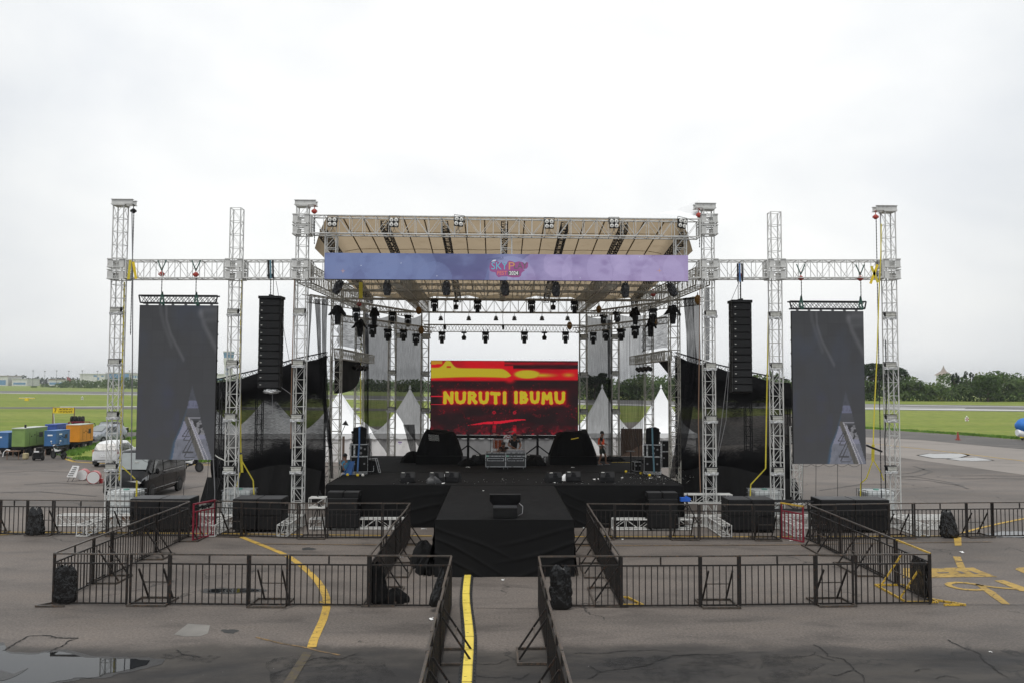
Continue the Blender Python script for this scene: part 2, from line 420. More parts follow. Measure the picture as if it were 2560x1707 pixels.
def ribbon(pts, w, z):
    mb = MB(); P = [V((p[0], p[1], z)) for p in pts]; n = len(P); L = []
    for i in range(n):
        d = (P[min(i+1, n-1)]-P[max(i-1, 0)]).normalized(); s = V((-d.y, d.x, 0))*w/2; L.append((P[i]+s, P[i]-s))
    for a, b_ in zip(L[:-1], L[1:]): mb.poly([a[1], b_[1], b_[0], a[0]])
    return mb
# far field on the left and right (the runway crosses the whole view)
def runline(x): return -1
y0 = -40
flat('grass_field', [G(-900, 1096), G(343, 1080), G(560, 1072), G(1080, 1062), G(1500, 1058), (70, 168), G(2167, 1071), G(2400, 1086), G(2560, 1098.5), G(3300, 1150),
     (900, 200), (900, 700), (-900, 1200), (-900, 120)], .004, M['grass'], 'stuff', 'mown green airfield grass stretching to the runway', 'grass')
flat('distant_grass', [(-3500, 500), (-160, 420), (300, 330), (1500, 300), (3500, 1200), (3500, 4500), (-3500, 4500)], .006, M['grassfar'], 'stuff', 'pale distant grass beyond the runway', 'grass')
def strip(name, a, b_, m, z):     # a, b_: lists of px points of near and far edges
    o = MB().poly([V((p.x, p.y, z)) for p in [G(*q) for q in a]] + [V((p.x, p.y, z)) for p in [G(*q) for q in reversed(b_)]]).build(name, m); tag(o, kind='structure'); return o
strip('runway', [(-500, 979.5), (0, 982.6), (340, 987), (700, 993.5), (1242, 1006), (1900, 1020.5), (2560, 1028), (3100, 1034)],
      [(-500, 973.5), (0, 976), (340, 978.5), (700, 984), (1242, 993), (1900, 1005), (2560, 1013.5), (3100, 1019)], M['runway'], .010)
strip('runway_edge_line', [(-500, 979.2), (0, 982), (340, 986.3), (1242, 1004.5), (1900, 1018.6), (2560, 1026), (3100, 1032)],
      [(-500, 978.6), (0, 981.2), (340, 985.2), (1242, 1003), (1900, 1016.8), (2560, 1023.4), (3100, 1029)], M['white_line'], .014)
strip('runway_threshold_marking', [(1900, 1017), (2300, 1020.5), (2410, 1021.8)], [(1900, 1013), (2300, 1015.5), (2416, 1018.2)], M['pale_line'], .014)
strip('runway_far_line', [(1900, 1008.4), (2560, 1016.4), (3000, 1021)], [(1900, 1007.6), (2560, 1015.3), (3000, 1020)], M['white_line'], .014)
strip('service_road', [(-500, 1018.5), (0, 1020.5), (340, 1022), (900, 1026), (1242, 1030)], [(-500, 1015.5), (0, 1017), (340, 1016.2), (900, 1020), (1242, 1024)], M['taxi'], .012)
strip('service_road_line', [(150, 1016.9), (340, 1016.2), (900, 1020)], [(150, 1015.6), (340, 1014.8), (900, 1018.6)], M['white_line'], .016)
strip('access_road', [(-300, 1150), (0, 1112), (230, 1109), (343, 1096), (520, 1083)], [(-300, 1092), (0, 1084), (230, 1079), (343, 1079.5), (520, 1076)], M['taxi'], .016)
# grass island with painted kerb
isl = [(164, 1144), (168, 1138.5), (186, 1132), (215, 1125), (250, 1113), (300, 1103), (343, 1096.5), (420, 1092), (520, 1090), (520, 1160), (400, 1159), (320, 1158), (240, 1155.5), (190, 1152.5)]
g = gpx(isl); cx_ = sum(p.x for p in g)/len(g); cy_ = sum(p.y for p in g)/len(g)
def scl(p, k): return V((cx_+(p.x-cx_)*k, cy_+(p.y-cy_)*k, 0))
mb = MB().prism([scl(p, 1.0) for p in reversed(g)], (0, 0, .10)); tag(mb.build('island_kerb', M['concrete'], fix=True), kind='structure')
tag(MB().poly([scl(p, .985)+V((0, 0, .13)) for p in g]).build('island_grass', M['grass']), 'bright green grass island beside the parked white car', 'grass', None, 'stuff')
tag(ribbon([scl(p, 1.03) for p in g[9:]]+[scl(p, 1.03) for p in g[:3]], .28, .006).build('kerb_line', M['pline']), kind='structure')
# grass blades along near edges, so that the field edge is not a knife cut
random.seed(5); mb = MB()
def tufts(a, b_, n, spread, h, z=.0):
    for _ in range(n):
        p = a.lerp(b_, random.random()) + V((random.gauss(0, spread), abs(random.gauss(0, spread*1.4)), z))
        for k in range(3):
            q = p+V((random.uniform(-.1, .1), random.uniform(-.1, .1), 0)); hh = h*random.uniform(.4, 1.2); w = .05*random.uniform(.6, 1.6)
            mb.poly([q+V((-w, 0, 0)), q+V((w, 0, 0)), q+V((random.uniform(-.1, .1), random.uniform(-.1, .1), hh))])
for a, b_ in zip(g[:-1], g[1:]): tufts(scl(a, .97), scl(b_, .97), 130, .3, .22, .12)
for a, b_ in (((343, 1079), (-60, 1083)), ((2167, 1070), (2400, 1085)), ((2400, 1085), (2560, 1097))): tufts(G(*a), G(*b_), 500, .5, .25)
M['blade'] = mat('grass_blade', (.10, .20, .025), .8, 0, .3, .6)
tag(mb.build('grass_tufts', M['blade']), 'ragged grass tufts along the field edges', 'grass', None, 'stuff')
# right apron
strip('dark_taxiway', [(1700, 1120), (2167, 1092), (2310, 1099), (2400, 1108), (2560, 1122), (3200, 1175)], [(1700, 1062), (2167, 1071.5), (2310, 1080.5), (2400, 1087), (2560, 1099.5), (3200, 1146)], M['taxi'], .008)
strip('apron_concrete_strip', [(1700, 1135), (2167, 1132), (2245, 1142), (2560, 1186), (3200, 1268)], [(1700, 1100), (2167, 1092.3), (2310, 1099.3), (2400, 1108.3), (2560, 1122.3), (3200, 1175.3)], M['concrete'], .006)
for nm, pts, w, m in (('apron_line', [(1900, 1087), (2167, 1107), (2330, 1124), (2560, 1152), (2900, 1196)], .22, 'pline'),
                      ('front_line', [(-300, 1325), (0, 1329.5), (480, 1333), (1080, 1339.5)], .13, 'pline'),
                      ('front_line', [(1430, 1341), (1900, 1341.5), (2560, 1338.5)], .13, 'pline'),
                      ('faint_line', [(640, 1359), (1080, 1363)], .07, 'pfaint'), ('faint_line', [(1430, 1364), (1940, 1362), (2330, 1355.5), (2480, 1354)], .07, 'pfaint'),
                      ('faint_line', [(0, 1337), (130, 1331)], .1, 'pline'),
                      ('diagonal_line', [(2392, 1336), (2440, 1322), (2500, 1308), (2560, 1296), (2700, 1272)], .14, 'pline')):
    tag(ribbon(gpx(pts), w, .018).build(nm, M[m]), kind='structure')
tag(MB().poly([V((p.x, p.y, .012)) for p in gpx([(2387, 1363.5), (2404, 1363), (2403, 1341), (2384, 1341)])]).build('line_stub', M['pline']), kind='structure')
arc = [(600, 1340), (632, 1353), (668, 1367), (700, 1380), (726, 1393), (752, 1412), (775, 1432), (794, 1452), (808, 1474), (816, 1494), (816, 1520), (808, 1548), (796, 1574), (784, 1600), (779, 1618)]
tag(ribbon(gpx(arc), .19, .010).build('curved_line', M['pline']), kind='structure')
M['pold'] = paint('rubbed_old_yellow', (.10, .078, .035), (.40, .56))
tag(ribbon(gpx([(770, 1630), (745, 1668), (716, 1716), (690, 1760)]), .19, .010).build('curved_line', M['pold']), kind='structure')
tag(ribbon(gpx([(800, 1506), (822, 1494)]), .10, .009).build('line_stub', M['pline']), kind='structure')
tag(ribbon(gpx([(640, 1592), (700, 1607), (760, 1617), (800, 1627), (850, 1637)]), .06, .007).build('scuff_line', M['pfaint']), kind='structure')
# big painted stand numbers seen from behind
def letter(name, outer, z=.009):
    tag(MB().poly([V((p.x, p.y, z)) for p in [G(2130+x*.18282, 1310+y*.18282) for x, y in outer]]).build(name, M['pletter']), kind='structure')
letter('painted_letter', [(1380, 437), (1485, 443), (1550, 595), (1450, 600)])
letter('painted_letter', [(700, 600), (1090, 600), (1210, 606), (1290, 595), (1440, 592), (1550, 595), (1660, 590), (1745, 630), (1985, 718), (1500, 722), (1090, 728), (700, 730)])
M['gap'] = mat('bare_asphalt', (.12, .105, .095), .8, 0, .2, 3)
def gap(pts): tag(MB().poly([V((p.x, p.y, .014)) for p in [G(2130+x*.18282, 1310+y*.18282) for x, y in pts]]).build('letter_gap', M['gap']), kind='structure')
gap([(1430, 645), (1490, 645), (1560, 672), (1500, 678)]); gap([(1575, 632), (1640, 645), (1740, 680), (1680, 684)]); gap([(1150, 660), (1320, 655), (1330, 668), (1180, 672)])
gap([(1890, 700), (1930, 704), (1975, 714), (1930, 712)])
two = [(1790, 848), (1690, 822), (1560, 802), (1430, 796), (1340, 806), (1312, 822), (1340, 846), (1430, 874), (1540, 892), (1680, 898), (1800, 895)]
def rib_px(name, pts, w): tag(ribbon([G(2130+x*.18282, 1310+y*.18282) for x, y in pts], w, .013).build(name, M['pletter']), kind='structure')
rib_px('painted_letter', two, .17)
letter('painted_letter', [(1720, 845), (1790, 832), (1960, 930), (2165, 1098), (2050, 1088), (1900, 985)], .0095)
rib_px('painted_letter', [(1690, 822), (1800, 842), (1950, 862), (2100, 876), (2280, 888)], .15)
letter('painted_letter', [(1945, 770), (2075, 764), (2420, 880), (2560, 930), (2300, 912), (2180, 862)], .0105)
letter('painted_letter', [(2230, 615), (2270, 592), (2400, 585), (2700, 600), (2700, 660), (2500, 690), (2400, 690)])
tag(ribbon(gpx([(2320, 1510.5), (2560, 1512), (2800, 1514)]), .025, .02).build('ground_cable', M['black']), 'thin black cable lying on the asphalt right of the pen', 'cable')
tag(ribbon(gpx([(1185, 1520), (1260, 1521), (1348, 1521)]), .02, .02).build('ground_cable', M['black']), 'thin dark cable crossing the lane between the front barriers', 'cable')
def stain():
    m, t, b = nt_new('dark_ragged_stain'); pos = coords(t)
    b.inputs['Base Color'].default_value = (.017, .017, .018, 1); b.inputs['Roughness'].default_value = .75
    k = ramp(t, noise(t, pos, 1.6, 8, .75), [(.46, 0), (.66, .6)])
    tr = nd(t, 'ShaderNodeBsdfTransparent'); mx = nd(t, 'ShaderNodeMixShader')
    t.links.new(k, mx.inputs[0]); t.links.new(tr.outputs[0], mx.inputs[1]); t.links.new(b.outputs[0], mx.inputs[2]); t.links.new(mx.outputs[0], t.nodes['Material Output'].inputs[0]); return m
M['patchd2'] = stain()
# patches and puddles
def blob(cx, cy, rx, ry, n=40, seed=0, j=.18):
    rr = random.Random(seed); ph = [rr.uniform(0, 6.3) for _ in range(6)]; out = []
    for i in range(n):
        a = 2*math.pi*i/n; k = 1+j*(math.sin(2*a+ph[0])+.7*math.sin(3*a+ph[1])+.5*math.sin(5*a+ph[2])+.35*math.sin(9*a+ph[3]))
        out.append((cx+rx*k*math.cos(a), cy+ry*k*math.sin(a)))
    return out
M['patch'] = mat('pale_asphalt_patch', (.20, .19, .175), .8, 0, .2, 1.5, None, (0, 1), .3, 50)
M['patchd'] = mat('dark_asphalt_patch', (.035, .035, .035), .7, 0, .3, 1.5, None, (0, 1), .3, 50)
flat('asphalt_patch', gpx([(435, 1585), (470, 1558), (525, 1562), (520, 1582), (500, 1590), (460, 1590)]), .004, M['patch'])
flat('asphalt_patch', gpx(blob(575, 1577, 18, 6, seed=3)), .004, M['patchd'])
flat('asphalt_patch', gpx(blob(771, 1371, 15, 4, seed=4)), .004, M['patchd'])
wm, t, b = nt_new('water'); pos = coords(t)
b.inputs['Base Color'].default_value = (.012, .013, .014, 1); b.inputs['Roughness'].default_value = .015; b.inputs['IOR'].default_value = 1.33
bump(t, b, noise(t, pos, 3, 2), .015, .01); M['water'] = wm
M['wet'] = mat('wet_asphalt_rim', (.030, .029, .029), .45, 0, .4, 2.2, None, (0, 1), .4, 50)
def puddle(pts, grow=1.14, wet=True):
    p = gpx(pts); c = sum(p, V())/len(p)
    if wet: flat('wet_asphalt', [(c.x+(q.x-c.x)*grow, c.y+(q.y-c.y)*grow) for q in p], .006, M['wet'])
    flat('puddle_water', [(q.x, q.y) for q in p], .010, M['water'])
def crinkle(pts, k, seed):
    rr = random.Random(seed); out = []
    for (a, b_), (c, d) in zip(pts, pts[1:]+pts[:1]):
        L = math.hypot(c-a, d-b_); n = max(1, int(L/12))
        for i in range(n): out.append((a+(c-a)*i/n+rr.uniform(-k, k)*2, b_+(d-b_)*i/n+rr.uniform(-k, k)*.5))
    return out
puddle(crinkle([(-220, 1640), (-30, 1622), (8, 1612), (14, 1618), (6, 1626), (30, 1634), (75, 1636), (125, 1631), (150, 1628), (180, 1634), (205, 1643), (260, 1645), (320, 1647), (372, 1650), (366, 1662), (330, 1672), (290, 1680),
        (235, 1692), (190, 1696), (150, 1703), (90, 1716), (30, 1740), (-220, 1790)], 3, 1), 1.12)
flat('asphalt_patch', gpx(crinkle([(-220, 1680), (-20, 1672), (12, 1679), (30, 1684), (66, 1671), (40, 1690), (10, 1700), (-220, 1720)], 3, 2)), .014, M['wet'])
puddle(blob(580, 1476, 62, 5.5, seed=9, j=.1), 1.3)
puddle(crinkle([(2297, 1137), (2322, 1133.5), (2352, 1133.5), (2375, 1132.5), (2400, 1133), (2418, 1137), (2400, 1142), (2380, 1145), (2335, 1144.5)], 1, 3), 1.12)
puddle(crinkle([(2372, 1147), (2395, 1143.5), (2440, 1142.5), (2482, 1149.5), (2440, 1151.5), (2400, 1150.5)], 1, 4), 1.12)
puddle(crinkle([(2470, 1334), (2500, 1327.5), (2560, 1328), (2800, 1332), (2800, 1345), (2560, 1343), (2510, 1342)], 2, 5), 1.1)
# skid marks on the apron
M['skid'] = mat('rubber_skid', (.045, .04, .037), .75, 0, .4, 1.5, (.1, .09, .083), (.45, .6), stretch=(1, .3, 1))
for pts in ([(2240, 1195), (2320, 1200), (2400, 1213), (2420, 1221)], [(2400, 1196), (2480, 1195), (2560, 1196), (2700, 1199)], [(2300, 1170), (2330, 1178), (2300, 1188), (2240, 1193)], [(60, 1210), (140, 1206), (260, 1212)], [(-50, 1185), (90, 1176), (200, 1180)], [(-40, 1232), (100, 1228), (240, 1240)], [(470, 1220), (520, 1212)], [(2050, 1225), (2150, 1210), (2260, 1208)]):
    P = gpx(pts); tag(ribbon(P, .16, .010).build('skid_mark', M['skid']), kind='structure')
    if len(pts) > 3: tag(ribbon([p+V((.3, 1.5, 0)) for p in P], .16, .010).build('skid_mark', M['skid']), kind='structure')
def crack(pts, w=.022, seed=0):
    rr_ = random.Random(seed); P = gpx(pts)
    for _ in range(4):
        Q = [P[0]]
        for a, b_ in zip(P[:-1], P[1:]):
            d = b_-a; n_ = V((-d.y, d.x, 0)); Q += [a.lerp(b_, .5)+n_*rr_.uniform(-.13, .13), b_]
        P = Q
    mb = MB(); n = len(P)
    for i, (a, b_) in enumerate(zip(P[:-1], P[1:])):
        d = b_-a
        if d.length < 1e-5: continue
        s = V((-d.y, d.x, 0)).normalized(); k = w*(.35+rr_.random())*min(1, 6*(1-i/n)+.15)
        mb.poly([V((q.x, q.y, .012)) for q in (a-s*k/2, b_-s*k/2, b_+s*k/2, a+s*k/2)])
    tag(mb.build('asphalt_crack', M['crack']), kind='structure')
zc6 = lambda ox, L: [(ox+x*.27234, 1280+y*.27234) for x, y in L]
for i, (ox, L, w) in enumerate(((1920, [(415, 1215), (500, 1260), (540, 1320), (690, 1345), (760, 1400), (785, 1445), (840, 1480), (890, 1565)], .03), (1920, [(440, 1285), (425, 1305), (330, 1322), (210, 1310)], .02), (1920, [(440, 1310), (520, 1340), (620, 1370)], .02), (1920, [(780, 1450), (700, 1475), (640, 1500), (540, 1485)], .025), (1920, [(1650, 1170), (1760, 1230), (1880, 1270), (1950, 1300), (2080, 1420), (2220, 1520)], .03), (1920, [(1350, 1460), (1420, 1440), (1500, 1440)], .02), (1920, [(1540, 1530), (1640, 1500), (1760, 1530)], .02),
    (1280, [(720, 1410), (770, 1445), (820, 1465), (960, 1440), (1150, 1420), (1480, 1310), (2350, 1285)], .03), (1280, [(820, 1465), (760, 1500), (690, 1530)], .025), (1280, [(0, 1515), (60, 1530), (160, 1480)], .025), (0, [(1620, 1265), (1680, 1305), (1860, 1335)], .03), (0, [(1480, 1330), (1560, 1345), (1700, 1300)], .02), (0, [(20, 1275), (130, 1215), (270, 1135), (470, 1135), (720, 1155), (560, 1235), (430, 1290)], .035), (640, [(2010, 1390), (2210, 1395), (2320, 1350)], .02), (640, [(2020, 1500), (2200, 1520), (2340, 1505)], .02),
    (640, [(430, 1380), (620, 1330), (800, 1345), (960, 1290)], .025), (640, [(160, 1480), (330, 1420), (520, 1400)], .02), (1280, [(560, 1300), (900, 1290), (1500, 1275)], .02))):
    crack(zc6(ox, L), w, i)
for i in (0, 1, 2, 4): flat('dark_patch', gpx(crinkle((((660, 1655), (700, 1640), (800, 1635), (960, 1650), (985, 1690), (900, 1720), (690, 1730)), ((1490, 1648), (1600, 1640), (1800, 1632), (1900, 1650), (1880, 1680), (1700, 1720), (1560, 1690)), ((1900, 1632), (2010, 1640), (2060, 1660), (2000, 1700), (1900, 1720)), ((2350, 1605), (2440, 1600), (2560, 1615), (2700, 1640), (2500, 1660), (2420, 1640)), ((400, 1632), (470, 1626), (560, 1640), (520, 1655), (430, 1652)))[i], 3, i+20)), .005+.0006*i, M['patchd2'])
# ------------------------------------------------------------------ vegetation
def leafmat(name, a, b_, hi, scale):
    m, t, b = nt_new(name); pos = coords(t)
    n1 = noise(t, pos, scale, 3, .6); n2 = noise(t, pos, scale*6, 3, .7)
    c = ramp(t, n1, [(.32, a), (.6, b_), (.75, hi)])
    c = mixc(t, c, ramp(t, n2, [(.3, (.55, .6, .55)), (.55, (1, 1, 1)), (.75, (1.45, 1.35, 1.1))]), .9, 'MULTIPLY')
    t.links.new(c, b.inputs['Base Color']); b.inputs['Roughness'].default_value = .7; b.inputs['Specular IOR Level'].default_value = .25
    tl = nd(t, 'ShaderNodeBsdfTranslucent'); t.links.new(c, tl.inputs[0]); mx = nd(t, 'ShaderNodeMixShader'); mx.inputs[0].default_value = .38
    t.links.new(b.outputs[0], mx.inputs[1]); t.links.new(tl.outputs[0], mx.inputs[2]); t.links.new(mx.outputs[0], t.nodes['Material Output'].inputs[0])
    return m
M['leaf'] = leafmat('wood_foliage', (.05, .095, .025), (.11, .175, .048), (.20, .225, .07), .09)
M['leafdark'] = leafmat('dark_foliage', (.016, .036, .014), (.03, .06, .02), (.05, .075, .025), .2)
M['palm'] = leafmat('palm_fronds', (.06, .11, .03), (.13, .19, .06), (.22, .25, .09), .15)
def leafy(mb, c, r, n, s, rr):
    for _ in range(n):
        while True:
            d = V((rr.uniform(-1, 1), rr.uniform(-1, 1), rr.uniform(-1, 1)))
            if .05 < d.length < 1: break
        d = d.normalized()*(d.length**.4); p = V(c)+V((d.x*r[0], d.y*r[1], d.z*r[2]))
        a = V((rr.gauss(0, 1), rr.gauss(0, 1), rr.gauss(0, 1))).normalized(); b_ = a.orthogonal().normalized(); c_ = a.cross(b_); q = s*rr.uniform(.5, 1.2)
        mb.poly([p+b_*q, p+c_*q*.55, p-b_*q, p-c_*q*.55])
def fronds(mb, c, L, n, rr):
    c = V(c)
    for k in range(n):
        a = rr.uniform(0, 6.28); up = rr.uniform(.2, 1.0); w = L*.10; prev = None
        d = V((math.cos(a), math.sin(a), 0)); s = V((-d.y, d.x, 0))
        for i in range(5):
            t_ = i/4; p = c+d*L*t_*(.5+.5*t_)+V((0, 0, L*(up*t_-.9*t_*t_))); ww = w*(1-t_)**.6*(.35 if i == 0 else 1)
            cur = (p+s*ww+V((0, 0, -ww*.6)), p, p-s*ww+V((0, 0, -ww*.6)))
            if prev: mb.poly([prev[0], cur[0], cur[1], prev[1]]); mb.poly([prev[1], cur[1], cur[2], prev[2]])
            prev = cur
rr = random.Random(3)
mb = MB(); mp_ = MB()
x = 1440
while x < 2700:           # right hand wood, roughly 300 m away
    base = 997.5+(x-1242)*.0042; top = 944+8*math.sin(x*.013)+6*math.sin(x*.041+1)+rr.uniform(-7, 7)
    if 2500 < x < 2585: top -= 12
    if 2320 < x < 2400: top = 961+rr.uniform(-2, 3)
    p = G(x, base); z = at(x, top, p.y+8).z; dp = rr.uniform(4, 16)
    for layer in range(4):
        zz = z*(.2+.25*layer)*rr.uniform(.85, 1.1); r = rr.uniform(1.6, 3.0)
        leafy(mb, (p.x+rr.uniform(-2, 2), p.y+2.6*layer+rr.uniform(-.5, 2.5), min(zz, z-1)), (r*1.25, r, r*.8), 55, .62, rr)
    for _ in range(2): fronds(mp_, (p.x+rr.uniform(-2, 2), p.y+rr.uniform(-1, 6), z*rr.uniform(.3, .92)), rr.uniform(2.2, 3.8), 12, rr)
    x += rr.uniform(6, 12)
tag(mb.build('woodland', M['leaf']), 'dense belt of tropical trees and bushes behind the runway at right', 'woodland', None, 'stuff')
tag(mp_.build('palm_thicket', M['palm']), 'paler feathery palm fronds rising out of the wood at right', 'palms', None, 'stuff')
mb = MB(); x = 150
while x < 1100:           # left bushes, further off
    base = 968.5+(x-150)*.012; top = 953-7*min(1, max(0, (x-150)/120))+3*math.sin(x*.06)+(4 if x > 600 else 0)+rr.uniform(-2, 2)
    p = G(x, base); z = max(2.5, at(x, top, p.y).z)
    for layer in range(2):
        r = rr.uniform(2.4, 3.6); leafy(mb, (p.x+rr.uniform(-2, 2), p.y+layer*4, z*(.35+.33*layer)), (r*1.8, r, z*.36), 60, .9, rr)
    x += 6
for x, y, w, h in ((112, 967, 22, 7), (85, 967.5, 8, 3), (132, 967.5, 10, 4)):
    p = G(x, y); k = p.y/F; leafy(mb, (p.x, p.y, h*k*.4), (w*k*.5, 4, h*k*.6), 110, 1.0, rr)
tag(mb.build('bush_belt', M['leaf']), 'low belt of round green bushes beyond the runway at left', 'bushes', None, 'stuff')
mb = MB()
for x in range(-60, 470, 9):
    Y = 1300; p = at(x, 953, Y); h = (945-(6 if 20 < x < 60 else 0)-rr.uniform(0, 4)); z = at(x, h, Y).z
    leafy(mb, (p.x, Y, z*.5), (5.5, 4, z*.5), 40, 2.2, rr)
tag(mb.build('distant_woodland', M['leafdark']), 'hazy line of far trees behind the airport buildings at left', 'woodland', None, 'stuff')
def tree(label, px, base, top, wpx, kind, seed, m='leafdark', group=None):
    rr = random.Random(seed); p = G(px, base); p.y += 15; k = p.y/F; z = at(px, top, p.y).z; w = wpx*k/2
    t_ = thing('tree', label, 'tree', (p.x, p.y, 0), 0, group)
    tr = MB(); limbs = []
    hz = z*(.55 if kind == 'spread' else .4)
    tr.bar((0, 0, 0), (.1, 0, hz), .32, 7, .2)
    for i in range(11 if kind == 'spread' else 7):
        a = i*2.4; e = V((math.cos(a)*w*.62, math.sin(a)*w*.4, z*rr.uniform(.68, .92))); tr.bar((.1, 0, hz*rr.uniform(.7, 1)), e, .16, 5, .05); limbs.append(e)
    tr.build('trunk', M['bark'], t_)
    cr = MB()
    for e in limbs:
        if kind == 'spread':
            for q in range(2): leafy(cr, e+V((rr.uniform(-2, 2), rr.uniform(-1, 1), rr.uniform(-.7, .5))), (w*.36, w*.3, z*.055), 200, .6, rr)
        elif kind == 'thin': leafy(cr, e, (w*.22, w*.2, z*.07), 36, .42, rr)
        else: leafy(cr, e*.9, (w*.5, w*.45, z*.2), 190, .6, rr)
    if kind != 'spread' and kind != 'thin': leafy(cr, (0, 0, z*.55), (w, w*.8, z*.42), 700, .6, rr)
    cr.build('crown', M[m], t_)
tree('tall dark spreading tree with flat tiered crown, behind the far right tower', 2228, 1003, 905, 150, 'spread', 4)
tree('thin leafy tree poking above the wood left of the distant pagoda roof', 2312, 1003, 914, 40, 'thin', 7)
tree('broad dark spreading tree top seen through the net right of the stage screen', 1500, 1001, 930, 60, 'spread', 8)
tree('thin spindly tree top right of the distant pagoda roof', 2452, 1004, 928, 24, 'thin', 9)
tree('sparse tree top between the spindly tree and the round dark tree', 2488, 1004, 926, 36, 'thin', 10)
tree('round dense dark tree at the right edge of the wood', 2540, 1006, 934, 66, 'round', 12, 'leaf')
tree('light leafy tree top showing above the black net beside the right screen', 1972, 1002, 921, 30, 'thin', 13, 'leaf')
# ------------------------------------------------------------------ far airport
def building(name, label, cat, x0, x1, ytop, Y, m, roof=None, bands=(), d=30):
    a = at(x0, ytop, Y); b_ = at(x1, ytop, Y); z = max(3, (a.z+b_.z)/2); cx = (a.x+b_.x)/2; w = abs(b_.x-a.x)
    t_ = thing(name, label, cat, (cx, Y, 0))
    MB().box((0, d/2, z/2), (w, d, z)).build('wall', M[m], t_)
    MB().box((0, d/2, z+.4), (w+1.5, d+1.5, .8)).build('roof', M[roof or 'concretew'], t_)
    for (u0, u1, v0, v1) in bands: MB().b2((w*(u0-.5), -.15, z*v0), (w*(u1-.5), .2, z*v1)).build('window', M['winblue'] if m != 'roofred' else M['glass'], t_)
    return t_
building('hangar', 'pale grey hangar at the far left edge of the airfield', 'hangar', -30, 20, 939.5, 1100, 'concretew', 'roofred', [(.1, .9, .1, .6)])
building('airport_shed', 'long low white shed among far trees at left', 'shed', 30, 68, 947, 1100, 'concretew', None, [(.1, .9, .2, .5)])
building('airport_shed', 'low shed with red roof edge left of the airliner tail', 'shed', 122, 158, 948.5, 1050, 'concretew', 'roofred', [(.05, .95, .25, .6)])
building('terminal_building', 'white airport terminal block with dark upper windows left of the far left tower', 'terminal', 200, 262, 934.5, 1050, 'concretew', None, [(.55, .68, .8, .92), (.7, .78, .55, .75), (.86, .96, .8, .9)])
building('terminal_building', 'airport terminal block with long blue glazed front behind the far left tower', 'terminal', 264, 325, 931.5, 1060, 'concretew', None, [(.04, .96, .45, .95)])
building('terminal_building', 'white airport terminal block with row of square windows beside the left screen', 'terminal', 328, 350, 935, 1060, 'concretew', None, [(.1, .3, .7, .9), (.4, .6, .7, .9), (.7, .9, .7, .9)])
building('airport_shed', 'low pale building behind the bushes right of the left screen', 'shed', 536, 582, 935, 1060, 'concretew', None, [(.1, .9, .5, .7)])
for i, x in enumerate((82, 111.5, 141, 171.5, 205, 243, 323)):
    p = at(x, 950, 950); z = at(x, 926+(i % 2), 950).z
    t_ = thing('light_mast', 'thin grey apron light mast, one of a row before the airport buildings', 'light mast', (p.x, 950, 0), 0, 'apron light masts')
    MB().bar((0, 0, 0), (0, 0, z), .28, 6, .16).build('pole', M['grey'], t_); MB().box((0, 0, z), (1.8, .6, .9)).build('lamp_head', M['grey'], t_)
Y = 1000; p = at(205, 955, Y); t_ = thing('airliner', 'parked white airliner with tall red tail fin far off at left', 'airliner', (p.x, Y, 0))
MB().lathe([(.2, -17), (1.2, -15), (1.9, -11), (1.9, 9), (1.2, 15), (.5, 19)], 14, (0, 0, 3.4), (1, 0, 0)).build('fuselage', M['pvc'], t_, smooth=True)
MB().prism([(-17, -.2, 4.6), (-12, -.2, 5.2), (-15.5, -.2, 11.2), (-18, -.2, 11.6)], (0, .4, 0)).build('tail_fin', M['tail'], t_)
MB().prism([(-2, 0, 2.6), (3, 0, 2.6), (-3, -14, 3.3), (-5, -14, 3.3)], (0, 0, .4)).build('wing', M['pvc'], t_)
Y = 900; p = at(570.5, 955, Y); k = Y/F; zt = lambda y: at(570, y, Y).z
t_ = thing('control_tower', 'pale airport control tower with blue glazed cab behind the second tower from the left', 'control tower', (p.x, Y, 0))
MB().lathe([(4.6, 0), (4.6, zt(912)), (5.4, zt(905)), (5.6, zt(894))], 8).build('shaft', M['concretew'], t_)
MB().lathe([(5.2, zt(894)+.02), (6.1, zt(880))], 8).build('cab_window', M['winblue'], t_)
MB().lathe([(6.4, zt(880)+.02), (6.2, zt(877.5)), (2, zt(876))], 8).build('roof', M['concretew'], t_)
for z in (.55, .72): MB().box((0, -5.0, zt(905)*z), (2.2, 1.2, 2.6)).build('window', M['winblue'], t_)
Y = 1500; p = at(2359.5, 960, Y); k = Y/F; zt = lambda y: at(2359, y, Y).z
t_ = thing('pagoda', 'hazy tiered pagoda roof with spire above the wood at right', 'pagoda', (p.x, Y, 0))
MB().lathe([(19*k, 0), (19*k, zt(937))], 4).build('wall', M['concretew'], t_)
MB().lathe([(25*k, zt(937)), (13*k, zt(930.5)), (12*k, zt(929))], 4).build('lower_roof', M['roofred'], t_)
MB().lathe([(10*k, zt(929)-.3), (5*k, zt(923.5)), (2*k, zt(918)), (.3*k, zt(912))], 4).build('upper_roof', M['roofred'], t_)
